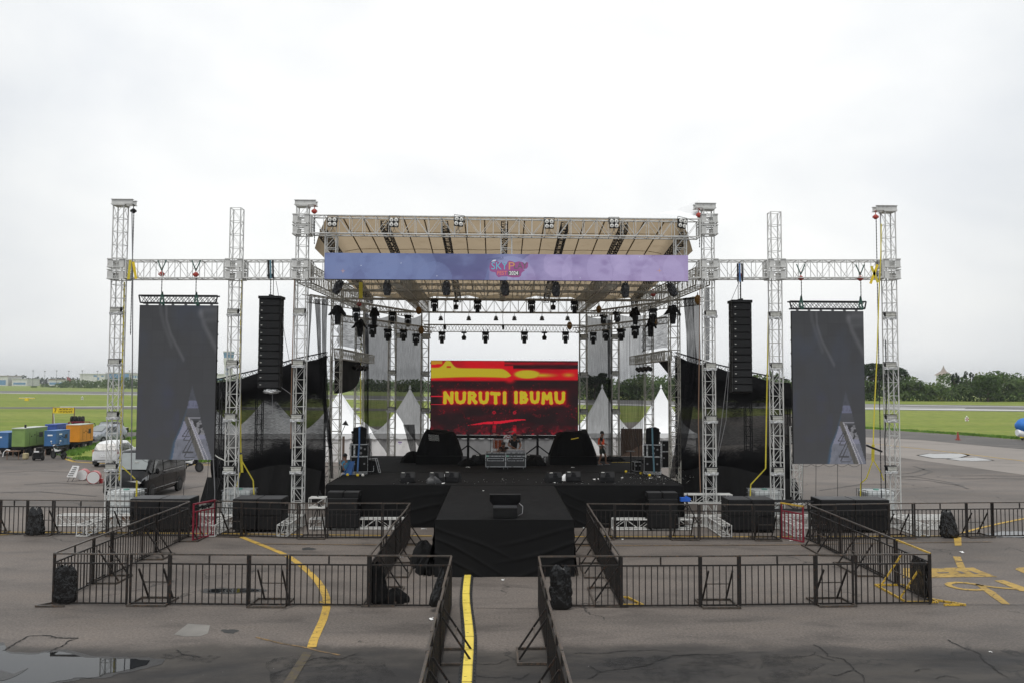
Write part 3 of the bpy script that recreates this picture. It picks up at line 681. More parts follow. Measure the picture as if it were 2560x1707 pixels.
# field furniture
p = G(67, 1001); k = p.y/F
t_ = thing('approach_light_unit', 'yellow airfield light bar on a squat base in the grass at left', 'airfield light', (p.x, p.y, 0))
MB().box((0, 0, .35), (8*k, .5, .7)).build('base', M['signyel'], t_); MB().box((0, 0, 6*k), (38*k, .25, 1.4*k)).build('bar', M['signyel'], t_)
for i in range(14): MB().bar(((-18+i*2.7)*k, 0, 6.6*k), ((-18+i*2.7)*k, 0, 8.6*k), .09, 4).build('lamp', M['whiteink'], t_)
MB().box((0, 0, 8*k), (9*k, .3, 1.2*k)).build('cover', M['whiteink'], t_)
for x, y, lab in ((205.5, 998.5, 'small white and dark round marker in the grass left of the far left tower'), (2417, 1053, 'red and white chequered marker board in the grass at right')):
    p = G(x, y); k = p.y/F*(1 if x > 1000 else .6); t_ = thing('field_marker', lab, 'marker', (p.x, p.y, 0)); MB().bar((0, 0, 0), (0, 0, 12*k), .05, 6).build('stake', M['grey'], t_)
    MB().box((0, 0, 6*k), (8*k, .15, 9*k)).build('board', M['pvc'], t_)
    for i in range(3):
        for j in range(3):
            if (i+j) % 2: MB().box(((i-1)*2.6*k, -.085, (3.2+j*2.8)*k), (2.6*k, .02, 2.8*k)).build('check', M['tail'] if x > 1000 else M['darkgrey'], t_)
    MB().ball((0, 0, 13*k), 1.6*k, 8, 6).build('lamp', M['pvc'], t_)
# ------------------------------------------------------------------ trusses
def truss(mb, p, q, w, h, step=.5, rc=.026, rb=.014, side=None, phase=0, dbl=False):
    p = V(p); q = V(q); d = (q-p); L = d.length; d.normalize()
    s = V(side).normalized() if side is not None else frame(d)[0]
    u = s.cross(d).normalized()
    if u.z < 0 or (abs(u.z) < .01 and u.y < 0): u = -u
    C = [(-1, -1), (1, -1), (1, 1), (-1, 1)]
    P = lambda i, t: p + d*t + s*(C[i][0]*w/2) + u*(C[i][1]*h/2)
    for i in range(4): mb.bar(P(i, 0), P(i, L), rc, 6)
    n = max(1, round(L/step)); st = L/n
    for k in range(n+1):
        for i in range(4): mb.bar(P(i, k*st), P((i+1) % 4, k*st), rb*1.1, 4, cap=False)
        if k < n:
            for i in range(4):
                a, b_ = (i, (i+1) % 4)
                if (k+i+phase+(i > 1)) % 2: a, b_ = b_, a
                mb.bar(P(a, k*st), P(b_, (k+1)*st), rb*.85, 4, cap=False)
    return mb
def tritruss(mb, p, q, w, step=.35, rc=.02, rb=.01, up=-1):
    p = V(p); q = V(q); d = q-p; L = d.length; d.normalize(); s = d.cross(V((0, 0, 1))).normalized(); u = s.cross(d)
    off = [s*(-w/2)+u*(up*-.4*w), s*(w/2)+u*(up*-.4*w), u*(up*.45*w)]
    for o in off: mb.bar(p+o, q+o, rc, 6)
    n = max(1, round(L/step)); st = L/n
    for k in range(n):
        for i in range(3):
            a, b_ = off[i], off[(i+1) % 3]
            m = p+d*(k+.5)*st
            mb.bar(p+d*k*st+a, m+b_, rb, 4, cap=False); mb.bar(m+b_, p+d*(k+1)*st+a, rb, 4, cap=False)
    return mb
SC = .28                       # stage centre line in X
YT = 32.0
TW = [('far left', -14.72, 505, -1), ('second from the left', -10.2, 513, 0), ('roof left front', -7.62, 507, 1), ('roof right front', 8.22, 515, -1), ('second from the right', 10.82, 523, 0), ('far right', 15.28, 521, -1)]
TLAB = ['far left white truss tower with a black hoist at its top beam', 'plain white truss tower between the left screen and left speaker column, no top beam',
        'white truss tower carrying the front left corner of the tan roof', 'white truss tower carrying the front right corner of the tan roof',
        'plain white truss tower between the right speaker column and right screen, no top beam', 'far right white truss tower with a red hoist at its top beam']
TW = [(n_, at(px_, 675, YT).x, y_, h_) for (n_, _x, y_, h_), px_ in zip(TW, (298, 590, 755, 1770, 1937, 2222))]
towers = []
beam_z = {}
def sleeve(t_, z, w=.62, h=.76, dirn=0, name='sleeve_block'):
    mb = MB(); r = w/2
    for sx in (-1, 1):
        for sy in (-1, 1):
            for zz in (-1, 1):
                mb.box((sx*(r-.09), sy*r, zz*(h/2-.15)), (.18, .014, .30)); mb.box((sx*r, sy*(r-.09), zz*(h/2-.15)), (.014, .18, .30))
    for zz in (-h/2, -.03, .07, h/2):
        for s in (-1, 1): mb.box((0, s*(r+.012), zz), (w, .04, .04)); mb.box((s*(r+.012), 0, zz), (.04, w, .04))
    for zz in (-.2, .22):
        for s in (-1, 1): mb.bar((-r*.5, s*r, zz-.09), (r*.5, s*r, zz-.09), .018, 4); mb.bar((-r*.5, s*r, zz+.1), (r*.5, s*r, zz+.1), .018, 4)
    return mb.build(name, M['white'], t_, (0, 0, z))
for i, (nm, x, py, hd) in enumerate(TW):
    pxs = (298, 590, 755, 1770, 1937, 2222)[i]; top = at(pxs, py, YT).z - .15
    t_ = thing('truss_tower', TLAB[i], 'truss tower', (x, YT, 0), 0, 'white ground support towers'); towers.append(t_)
    truss(MB(), (0, 0, .42), (0, 0, top), .40, .40, .52, .024, .0115, side=(1, 0, 0), phase=i).build('mast', M['white'], t_)
    zb = at(pxs, 675, YT).z; beam_z[i] = zb
    sleeve(t_, zb)
    mb = MB(); 
    if i in (2, 3): sleeve(t_, at(pxs, 564, YT).z)
    if hd:
        s = 1 if i in (0, 2) else -1
        mb = MB()
        for yy in (-.16, .16): mb.box((s*.12, yy, top+.12), (.80, .06, .16)); mb.box((s*.12, yy, top+.21), (.84, .12, .02)); mb.box((s*.12, yy, top+.03), (.84, .12, .02))
        mb.box((0, 0, top-.01), (.5, .5, .04))
        mb.bar((s*.46, -.2, top+.06), (s*.46, .2, top+.06), .035, 6)
        mb.build('head_beam', M['white'], t_)
    # base: four truss outriggers lying on the ground
    mb = MB(); mb.box((0, 0, .02), (.5, .5, .03)); mb.box((0, 0, .40), (.46, .46, .03))
    for zz in (.04,):
        for sx in (-1, 1):
            for sy in (-1, 1): mb.bar((sx*.2, sy*.2, .02), (sx*.2, sy*.2, .42), .03, 6)
    mb.build('base_frame', M['white'], t_)
    for s in (-1, 1):
        if i == 2 and s == 1: continue
        truss(MB(), (s*.25, 0, .23), (s*2.0, 0, .23), .36, .38, .5, .028, .016, side=(0, 1, 0)).build('outrigger', M['white'], t_)
    truss(MB(), (0, -.25, .23), (0, -2.3, .23), .36, .38, .5, .028, .016, side=(1, 0, 0)).build('outrigger', M['white'], t_)
def beam(label, p, q, w=.55, h=.70, m='white', step=1.0, name='truss_beam', side=None, group=None, rc=.028, rb=.014, thin=None):
    p = V(p); q = V(q); t_ = thing(name, label, 'truss beam', p, 0, group)
    truss(MB(), (0, 0, 0), q-p, w, h, step/2, rc, rb, side=side).build('lattice', M[m], t_)
    mb = MB(); d = (q-p).normalized()
    for e in (V((0, 0, 0)), q-p):
        a = e + (d*.012 if e.length == 0 else d*-.012); s = d.cross(V((0, 0, 1))).normalized()
        for sx in (-1, 1): mb.bar(a+s*(sx*w/2)+V((0, 0, -h/2)), a+s*(sx*w/2)+V((0, 0, h/2)), rc*1.3, 4)
    mb.build('end_frame', M[m], t_); return t_
bz = lambda i: (TW[i][1], YT, beam_z[i])
def between(label, i, j, z1, z2, gap=.36, **k): return beam(label, (TW[i][1]+gap, YT, z1), (TW[j][1]-gap, YT, z2), **k)
between('white truss beam between the far left and plain left towers, two red hoists on it', 0, 1, beam_z[0], beam_z[1], group='white main beams')
between('short white truss beam left of the roof, holding the left speaker column', 1, 2, beam_z[1], beam_z[2], group='white main beams')
between('short white truss beam right of the roof, holding the right speaker column', 3, 4, beam_z[3], beam_z[4], group='white main beams')
between('white truss beam between the plain right and far right towers, two red hoists on it', 4, 5, beam_z[4], beam_z[5], group='white main beams')
zt_ = [at(785, 564, YT).z, at(1755, 574, YT).z]
between('topmost white truss beam across the stage front, six four-lamp blinders on it', 2, 3, zt_[0], zt_[1], group='white main beams')
between('white truss beam across the stage front, hidden behind the purple banner', 2, 3, beam_z[2], beam_z[3], group='white main beams')
for x, w in ((829, 'left'), (1266, 'middle'), (1700, 'right')):
    a = at(x, 592, YT); b_ = at(x, 652, YT)
    t_ = thing('truss_post', 'short white truss post between the top beam and the banner, %s one of three' % w, 'truss post', (a.x, YT, b_.z-.5), 0, 'short truss posts')
    truss(MB(), (0, 0, 0), (0, 0, a.z-b_.z+.5), .42, .36, .5, .026, .014, side=(1, 0, 0)).build('lattice', M['white'], t_)
# ------------------------------------------------------------------ stage grid under the roof
ZB = 9.78; XS = 7.9; YB = 45.4; XM = 4.35
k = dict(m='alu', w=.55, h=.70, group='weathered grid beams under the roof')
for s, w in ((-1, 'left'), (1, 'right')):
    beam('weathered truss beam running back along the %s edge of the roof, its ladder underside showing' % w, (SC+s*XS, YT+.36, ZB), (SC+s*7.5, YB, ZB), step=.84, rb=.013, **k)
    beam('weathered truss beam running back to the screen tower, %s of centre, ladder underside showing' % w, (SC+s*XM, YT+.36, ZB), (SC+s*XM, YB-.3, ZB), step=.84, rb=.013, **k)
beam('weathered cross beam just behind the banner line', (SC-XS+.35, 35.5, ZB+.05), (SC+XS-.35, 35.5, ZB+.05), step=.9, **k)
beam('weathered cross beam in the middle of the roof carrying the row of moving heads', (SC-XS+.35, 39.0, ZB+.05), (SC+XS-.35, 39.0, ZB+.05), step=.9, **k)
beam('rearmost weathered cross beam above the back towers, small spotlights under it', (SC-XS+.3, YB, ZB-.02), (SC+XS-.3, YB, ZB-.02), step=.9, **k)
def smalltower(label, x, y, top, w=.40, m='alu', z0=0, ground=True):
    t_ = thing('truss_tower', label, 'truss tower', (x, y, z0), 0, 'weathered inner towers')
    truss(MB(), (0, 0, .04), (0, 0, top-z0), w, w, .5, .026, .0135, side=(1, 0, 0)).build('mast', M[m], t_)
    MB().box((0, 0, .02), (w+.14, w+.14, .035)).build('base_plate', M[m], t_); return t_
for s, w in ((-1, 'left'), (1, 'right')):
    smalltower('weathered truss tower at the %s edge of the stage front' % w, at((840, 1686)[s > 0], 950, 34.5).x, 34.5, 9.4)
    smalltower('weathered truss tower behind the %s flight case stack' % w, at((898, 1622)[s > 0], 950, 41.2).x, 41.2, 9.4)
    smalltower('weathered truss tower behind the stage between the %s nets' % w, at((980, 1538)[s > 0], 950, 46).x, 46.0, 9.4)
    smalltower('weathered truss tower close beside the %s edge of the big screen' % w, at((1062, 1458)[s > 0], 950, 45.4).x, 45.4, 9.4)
    beam('short ladder truss jutting back from the %s stage edge tower, par cans under it' % w, (SC+s*7.0, 34.75, 6.72), (SC+s*6.85, 43.0, 6.72), w=.3, h=.42, m='alu', step=.5, name='side_truss', group='side ladder trusses', rc=.02, rb=.011)
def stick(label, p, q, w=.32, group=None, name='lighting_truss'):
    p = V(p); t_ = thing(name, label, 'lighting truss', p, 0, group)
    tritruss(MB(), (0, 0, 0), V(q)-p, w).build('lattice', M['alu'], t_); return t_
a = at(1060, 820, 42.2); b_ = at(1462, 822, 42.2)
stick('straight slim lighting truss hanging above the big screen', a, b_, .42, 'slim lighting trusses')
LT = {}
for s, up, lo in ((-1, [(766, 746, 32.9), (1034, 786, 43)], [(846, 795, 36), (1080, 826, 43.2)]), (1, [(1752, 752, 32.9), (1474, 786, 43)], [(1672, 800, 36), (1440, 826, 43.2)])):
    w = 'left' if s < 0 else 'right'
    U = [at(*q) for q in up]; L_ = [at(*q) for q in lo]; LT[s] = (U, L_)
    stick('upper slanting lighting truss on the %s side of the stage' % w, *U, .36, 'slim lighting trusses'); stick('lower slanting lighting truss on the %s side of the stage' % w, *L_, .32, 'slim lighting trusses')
# ------------------------------------------------------------------ roof
YF, YR, ZF = 32.3, 45.0, 12.08; SL = .128
def roofz(x, y):
    u = (x-SC)/7.5; sag = .10*abs(math.sin(u*math.pi*4.0))
    drop = 0 if abs(u) < .93 else (1.3-.9*(y-YF)/12.75)*((abs(u)-.93)/.07)**1.5
    return ZF-SL*(y-YF)-sag*((y-YF)/12)-drop
rt = thing('stage_roof', 'tan tarpaulin stage roof seen from below on dark lattice rafters', 'roof', (0, 0, 0))
mb = MB()
NX, NY = 160, 18
def rf(u, v):
    x = SC+(u-.5)*15.0; y = YF+(YR-YF)*v
    return (x, y, roofz(x, y))
mb.grid(rf, NX, NY)
o = mb.build('tarpaulin', M['tarp'], rt, smooth=True)
mb = MB()                           # back flap falling behind the rear beam, scalloped between the rafters
def flap(u, v):
    x = SC+(u-.5)*15.0; s_ = abs(math.sin((u-.5)*math.pi*15.0/5.0)); h = .14+.34*(1-s_)**1.3
    return (x, YR+.02, roofz(x, YR)-h*v)
mb.grid(flap, 120, 4).build('rear_flap', M['tarp'], rt)
mb = MB(); mb.poly([(8.0, 32.2, 12.18), (8.15, 32.5, 12.9), (7.2, 32.7, 12.5), (6.4, 32.6, 12.35)]); mb.build('loose_flap', M['pvc'], rt)
for kx in range(-3, 4):
    x = SC+kx*2.4; mb = MB(); p = V((x, YF+.1, roofz(x, YF)-.32)); q = V((x, YR-.2, roofz(x, YR)-.30))
    truss(mb, p, q, .25, .32, .34, .024, .014, side=(1, 0, 0)); mb.build('rafter', M['blacktruss'], rt)
for kx in range(-9, 10):
    if kx % 3 == 0: continue
    x = SC+kx*2.4/3; MB().bar((x, YF+.1, roofz(x, YF)-.09), (x, YR-.2, roofz(x, YR)-.08), .028, 6).build('roof_pole', M['rib'], rt)
for y in (34.2, 36.6, 39, 41.5, 44): MB().tube([(SC-7.1+i*14.2/24, y, roofz(SC-7.1+i*14.2/24, y)-.035) for i in range(25)], .013, 4).build('purlin_wire', M['rib'], rt)
# ------------------------------------------------------------------ banner and screens
def hsh(i, j): 
    n = (i*374761393 + j*668265263) & 0xffffffff; n = ((n ^ (n >> 13))*1274126177) & 0xffffffff
    return ((n ^ (n >> 16)) & 0xffff)/65535
def vn(x, y):
    i, j = math.floor(x), math.floor(y); f, g_ = x-i, y-j; f = f*f*(3-2*f); g_ = g_*g_*(3-2*g_)
    a = hsh(i, j); b_ = hsh(i+1, j); c = hsh(i, j+1); d = hsh(i+1, j+1)
    return (a*(1-f)+b_*f)*(1-g_)+(c*(1-f)+d*f)*g_
def fbm(x, y): return .55*vn(x, y)+.28*vn(2*x+7, 2*y)+.17*vn(4*x, 4*y+3)
def mix3(a, b_, t_): t_ = max(0, min(1, t_)); return tuple(x+(y-x)*t_ for x, y in zip(a, b_))
def image(name, w, h, nu, nv, fn, parent, y=-.01):
    me = MB().grid(lambda u, v: ((u-.5)*w, y, (v-.5)*h), nu, nv).mesh(name)
    at_ = me.color_attributes.new('img', 'FLOAT_COLOR', 'POINT')
    k = 0
    for j in range(nv+1):
        for i in range(nu+1):
            c = srgb(*fn(i/nu, 1-j/nv)); at_.data[k].color = (*c, 1); k += 1
    return link(name, me, M['ledimg'], parent)
def text(name, s, size, m, parent, loc, width=None, offset=0, ext=.002, bevel=0, align='CENTER', rot=(R(90), 0, 0), shear=0, sx=1):
    cu = bpy.data.curves.new(name, 'FONT'); cu.body = s; cu.size = size; cu.offset = offset; cu.extrude = ext; cu.align_x = align; cu.align_y = 'CENTER'; cu.shear = shear
    cu.resolution_u = 3
    o = bpy.data.objects.new(name, cu); COL.objects.link(o)
    dg = bpy.context.evaluated_depsgraph_get(); dg.update(); me = bpy.data.meshes.new_from_object(o.evaluated_get(dg)); bpy.data.objects.remove(o); bpy.data.curves.remove(cu)
    me.name = name
    ob = link(name, me, m, parent, loc); ob.rotation_euler = rot
    if width:
        xs = [v.co.x for v in me.vertices]; k_ = width/(max(xs)-min(xs)); ob.scale = (k_, 1, 1)
    else: ob.scale = (sx, 1, 1)
    return ob
def seg(px, py, a, b_):
    dx, dy = b_[0]-a[0], b_[1]-a[1]; t_ = max(0, min(1, ((px-a[0])*dx+(py-a[1])*dy)/(dx*dx+dy*dy+1e-9)))
    return math.hypot(px-a[0]-dx*t_, py-a[1]-dy*t_)
# banner
YBN = 31.45
A = at(812, 632.5, YBN); B = at(1720.5, 704, YBN); A2 = at(1720.5, 639, YBN)
bw = B.x-A.x; bh = .5*((A.z-at(812, 698, YBN).z)+(A2.z-B.z)); bc = V(((A.x+B.x)/2, YBN, (A.z+B.z)/2))
bn = thing('banner_screen', 'long purple cloud-patterned banner screen across the front of the stage roof', 'banner', bc)
MB().box((0, .1, 0), (bw, .18, bh)).build('panel', M['black'], bn)
circ = [(.045, -.02, .07), (.10, .45, .10), (.15, .3, .055), (.19, .55, .05), (.26, .45, .045), (.02, .62, .06), (.2, 1.0, .09), (.3, 1.0, .05), (.51, 1.05, .07), (.64, .35, .04), (.60, 1.0, .08), (.72, .7, .07), (.78, .5, .06), (.83, .15, .045), (.87, .12, .03), (.86, .95, .07), (.93, .8, .06), (.98, .55, .05)]
def bimg(u, v):
    c = mix3((86, 96, 138), (112, 104, 152), (u-.25)*2.2); c = mix3(c, (148, 128, 172), (u-.5)*1.9)
    c = mix3(c, (168, 130, 178), max(0, v-.45)*.8*max(0, u-.3))
    if u < .5: c = mix3(c, (98, 92, 142), max(0, v-.3)*.6)
    for cx, cy, r in circ:
        d = math.hypot((u-cx), (v-cy)*bh/bw)/r
        if d < 1: c = mix3(c, (176, 164, 208) if u > .45 else (118, 134, 180), .42+.16*max(0, 1-d*1.2))
    d = math.hypot((u-.505)*1.2, (v-.45)*bh/bw*1.3)
    c = mix3(c, (148, 164, 204), max(0, 1-d/.075)*.9)
    n = fbm(u*26, v*3.2); c = mix3(c, (182, 168, 212) if u > .5 else (120, 132, 176), max(0, n-.5)*1.6)
    c = mix3(c, (112, 90, 140) if u > .5 else (80, 84, 128), max(0, .42-n)*1.1)
    g_ = sum(c)/3; return tuple((x*.9+g_*.1)*.95 for x in c)
image('picture', bw, bh, 420, 32, bimg, bn)
bx = lambda px: (px-1266)*YBN/F; bzz = lambda py: -(py-668.3)*YBN/F
L = lambda pts: [V((bx(1180+x*.07653), 0, bzz(620+y*.07653))) for x, y in pts]
def decal(name, pts, m, y): return MB().prism(L(pts), (0, -.003, 0)).build(name, m, bn, (0, y, 0), fix=True)
lm = {k_: emis('logo_'+k_, None, srgb(*v), .84) for k_, v in dict(plum=(140, 82, 128), teal=(92, 168, 190), oran=(190, 138, 96), dark=(84, 92, 88), coral=(196, 112, 106), pale=(206, 206, 208), ink=(64, 72, 100), white=(190, 196, 214)).items()}
decal('logo_outline', [(575, 480), (790, 440), (870, 480), (960, 470), (1060, 530), (1190, 420), (1290, 440), (1370, 480), (1500, 445), (1640, 470), (1700, 520), (1770, 460), (1820, 490), (1810, 620), (1770, 680), (1650, 700), (1720, 730), (1600, 820), (1580, 920), (1500, 970), (1300, 975), (1130, 940), (950, 945), (850, 975), (780, 920), (740, 810), (650, 800), (560, 760), (540, 640)], lm['plum'], -.014)
text('logo_word', 'SKY', 1.0, lm['teal'], bn, (bx(1180+865*.07653), -.020, bzz(620+610*.07653)), 1).scale = (.42, .40, 1)
text('logo_word', 'P', 1.0, lm['oran'], bn, (bx(1180+1265*.07653), -.020, bzz(620+610*.07653)), 1).scale = (.42, .42, 1)
text('logo_word', 'LAY', 1.0, lm['dark'], bn, (bx(1180+1560*.07653), -.020, bzz(620+600*.07653)), 1).scale = (.42, .36, 1)
for o, off in zip([c for c in kids[bn.name] if c.name.startswith('logo_word')], (.03, .035, .05)):
    w_ = max(v.co.x for v in o.data.vertices)-min(v.co.x for v in o.data.vertices)
    o.scale.x = {0: .62, 1: .24, 2: .50}[[c for c in kids[bn.name] if c.name.startswith('logo_word')].index(o)]/w_
decal('logo_plate', [(1150, 770), (1520, 770), (1520, 905), (1170, 905)], lm['dark'], -.017)
o = text('logo_year', '2024', .2, lm['pale'], bn, (bx(1180+1340*.07653), -.021, bzz(620+838*.07653)), .34, offset=.004)
o = text('logo_small_word', 'FEST', .2, lm['coral'], bn, (bx(1180+960*.07653), -.021, bzz(620+835*.07653)), .38, offset=.004)
def stroke(name, pts, w, m, y):
    mb = MB(); P = L(pts)
    for a, b_ in zip(P[:-1], P[1:]): mb.bar(a, b_, w, 4)
    return mb.build(name, m, bn, (0, y, 0))
stroke('logo_helicopter', [(470, 385), (700, 350), (930, 310)], .007, lm['ink'], -.02)
stroke('logo_helicopter', [(580, 450), (660, 385), (760, 375), (960, 350), (990, 290), (995, 370), (820, 410), (750, 450), (600, 470), (580, 450)], .008, lm['ink'], -.02)
decal('logo_helicopter_body', [(600, 460), (670, 400), (760, 390), (740, 440), (700, 465)], lm['white'], -.018)
for x, y in ((855, 682), (1000, 660), (1090, 692), (1450, 695), (1600, 640), (900, 667)):
    MB().box((bx(x), -.016, bzz(y)), (.03, .004, .03), ry=.78).build('star', lm['white'], bn)
for x, y in ((1650, 675), (855, 681)): MB().box((bx(x), -.016, bzz(y)), (.16, .004, .012)).box((bx(x), -.0165, bzz(y)), (.012, .004, .16)).build('star', lm['oran'], bn)
# main screen
YL = 42.3
A = at(1078, 901, YL); B = at(1444.5, 1086, YL); lw = B.x-A.x; lh = A.z-B.z; lc = V(((A.x+B.x)/2, YL, (A.z+B.z)/2))
ld = thing('led_screen', 'big red and yellow led screen at the back of the stage reading two words', 'led screen', (lc.x, YL, 1.58))
zc = lc.z-1.58
pn = MB().box((0, .12, zc), (lw+.04, .2, lh+.04)).build('panel', M['black'], ld)
Yl, Rd, Dk = (172, 156, 40), (184, 24, 34), (36, 26, 28)
LT_ = [((x0-105)/2157, (x1-105)/2157) for x0, x1 in ((284, 442), (452, 626), (640, 790), (800, 960), (972, 1125), (1158, 1214), (1322, 1384), (1402, 1540), (1552, 1706), (1722, 1898), (1912, 2080))]
def top_edge(s):
    b_ = .10+.02*s-.0*s
    return b_-.11*math.exp(-((s-.115)/.035)**2)
def limg(s, t_):
    n = fbm(s*36, t_*18); n2 = fbm(s*9+3, t_*5)
    c = mix3(Dk, (70, 26, 32), max(0, n2-.5)*2*max(0, .8-abs(t_-.55)))
    # red fields
    rd = 0.0
    rd = max(rd, 1-(t_-.06)/.06) if s < .5 else rd
    rd = max(rd, (1-abs(t_-.03)/.035)*(.9-.3*s))
    edge = .235-.02*s
    rd = max(rd, 1-max(0, abs(t_-.165)-.085)/.035) if s < .56 else rd
    rd = max(rd, 1-max(0, abs(t_-.18)-.06)/.03) if s >= .54 else rd
    rd = max(rd, 1.15-math.hypot((s-.535)/.05, (t_-.24)/.07))
    if t_ < .11 and s > .36: rd *= max(0, 1-1.6*max(0, fbm(s*7, t_*16+3)-.30)*min(1, (s-.36)*5))
    c = mix3(c, Rd, rd*1.3)
    # glow round the words
    gl = 1-max(0, abs(t_-.497)-.10)/.05; gs = 1-max(0, abs(s-.5)-.42)/.05
    c = mix3(c, (110, 24, 30), max(0, min(gl, gs))*(.12+.7*max(0, n-.42)))
    dg_ = min(math.hypot(max(0, a-s, s-b_), max(0, .412-t_, t_-.580)*.5) for a, b_ in LT_); c = mix3(c, (176, 22, 32), .75*math.exp(-dg_/.009))
    c = mix3(c, (104, 24, 32), max(0, fbm(s*6+20, t_*9)-.45)*.9)
    if fbm(s*110, t_*55) > .71 and fbm(s*8, t_*6+9) > .45 and .3 < t_ < .95: c = mix3(c, (140, 24, 34), .6)
    if t_ > .87: c = mix3(c, (150, 26, 40), max(0, n-.44)*2.4*(t_-.86)*9)
    if s < .09 and (abs(t_-.483) < .006 or abs(t_-.594) < .006): c = (196, 30, 50)
    d = abs(t_-(.868-.19*(s-.26)+.004*math.sin(s*30))); w = .018*math.sin(math.pi*max(0, min(1, (s-.25)/.42)))
    if .25 < s < .67 and d < w: c = (192, 28, 46)
    for cx in (.43, .57):
        r = math.hypot(s-cx, (t_-.70)*.5); 
        if .004 < r < .011: c = (150, 26, 40)
        if abs(s-cx) < .012 and .87 < t_ < .97: c = mix3(c, (180, 26, 40), n*1.2)
    # yellow
    y_ = 0
    if s < .545:
        lo = .232-.02*math.sin(s*5); up = top_edge(s)+(.09*max(0, (s-.47)/.075)**2); lo -= .03*max(0, (s-.5)/.045)**2
        y_ = 1-max(0, max(t_-lo, up-t_))/.012
        if s < .075 and t_ < .045+.1*max(0, .05-s): y_ = max(y_, .75)
        if .105 < s < .135 and .070 < t_ < .095: y_ = .2
    e = math.hypot((s-.655)/.092, (t_-.178)/.060); y_ = max(y_, (1.1-e)/.28 if e < 1.1 else 0)
    e = math.hypot((s-.75)/.11, (t_-.19)/.032); y_ = max(y_, (1.25-e)*.85)
    e = math.hypot((s-.935)/.055, (t_-.185)/.04); y_ = max(y_, (1.05-e)*.8)
    c = mix3(c, Yl, y_)
    return c
o = image('picture', lw, lh, 300, 150, limg, ld); o.location = (0, 0, zc)
sx_ = lambda x: (x-105)/2157*lw-lw/2; sz_ = lambda y: zc+lh/2-(y-125)/1080*lh
ST = dict(N=[[(.02, 0), (.04, 1)], [(.04, .98), (.92, .04)], [(.94, 0), (.97, 1)]], U=[[(.03, 1), (.05, .35), (.2, .08), (.5, 0), (.8, .08), (.95, .35), (.96, 1)]], R=[[(.05, 0), (.06, 1)], [(.08, .98), (.62, .98), (.86, .76), (.66, .52), (.15, .46)], [(.42, .46), (.96, 0)]],
    T=[[(0, 1), (1, .95)], [(.52, .95), (.56, 0)]], I=[[(.4, 1), (.55, 0)]], B=[[(.05, 0), (.06, 1)], [(.08, .98), (.58, .97), (.78, .76), (.5, .54), (.15, .53)], [(.5, .54), (.95, .30), (.7, .03), (.08, .02)]], M=[[(.02, 0), (.10, .98)], [(.10, .96), (.48, .46)], [(.48, .46), (.84, .98)], [(.86, .98), (.98, 0)]])
rl = random.Random(4)
for wd, x0, x1 in (('N', 284, 442), ('U', 452, 626), ('R', 640, 790), ('U', 800, 960), ('T', 972, 1125), ('I', 1158, 1214), ('I', 1322, 1384), ('B', 1402, 1540), ('U', 1552, 1706), ('M', 1722, 1898), ('U', 1912, 2080)):
    W_ = (x1-x0)/2157*lw; H_ = 186/1080*lh; th = .088; dz = rl.uniform(-.02, .02); cxl = sx_((x0+x1)/2)
    for nm, m_, r_, yy in (('lettering_glow', 'ledred', th+.028, -.014), ('lettering', 'ledyel', th, -.022)):
        mb = MB(); q_ = 0
        for stq in ST[wd]:
            P = [V(((u-.5)*max(.01, W_-2*th), 0, (v-.5)*(H_-2*th)+dz)) for u, v in stq]
            for i_, p_ in enumerate(P):
                q_ += 1; y_ = -.0004*q_; rj = r_*(1.10 if i_ in (0, len(P)-1) else 1.0)
                mb.prism([p_+V((rj*math.cos(k_*.3927), y_, rj*math.sin(k_*.3927))) for k_ in range(16)], (0, .003, 0))
                if i_:
                    a_ = P[i_-1]; d_ = (p_-a_).normalized(); n_ = V((-d_.z, 0, d_.x))*r_*.94; y_ -= .0002
                    mb.prism([a_+n_+V((0, y_, 0)), p_+n_+V((0, y_, 0)), p_-n_+V((0, y_, 0)), a_-n_+V((0, y_, 0))], (0, .003, 0))
        o = mb.build(nm, M[m_], ld, (cxl, yy, sz_(663)))
MB().box((0, .1, zc-lh/2-.12), (lw*.84, .16, .16)).build('base_rail', M['black'], ld)
for x in (-1.86, 1.72):
    mb = MB().box((x, .25, (zc-lh/2)/2), (.12, .12, zc-lh/2))
    for s in (-1, 1): mb.bar((x, .2, .75), (x+s*.95, .1, .05), .035, 5).bar((x, .3, .7), (x, 1.3, .05), .035, 5)
    mb.build('stand_leg', M['black'], ld)
mb = MB()
for i in range(9): mb.box((-lw/2-.03, .12, zc-lh/2+.3+i*.42), (.05, .12, .09))
mb.build('latch', M['black'], ld)
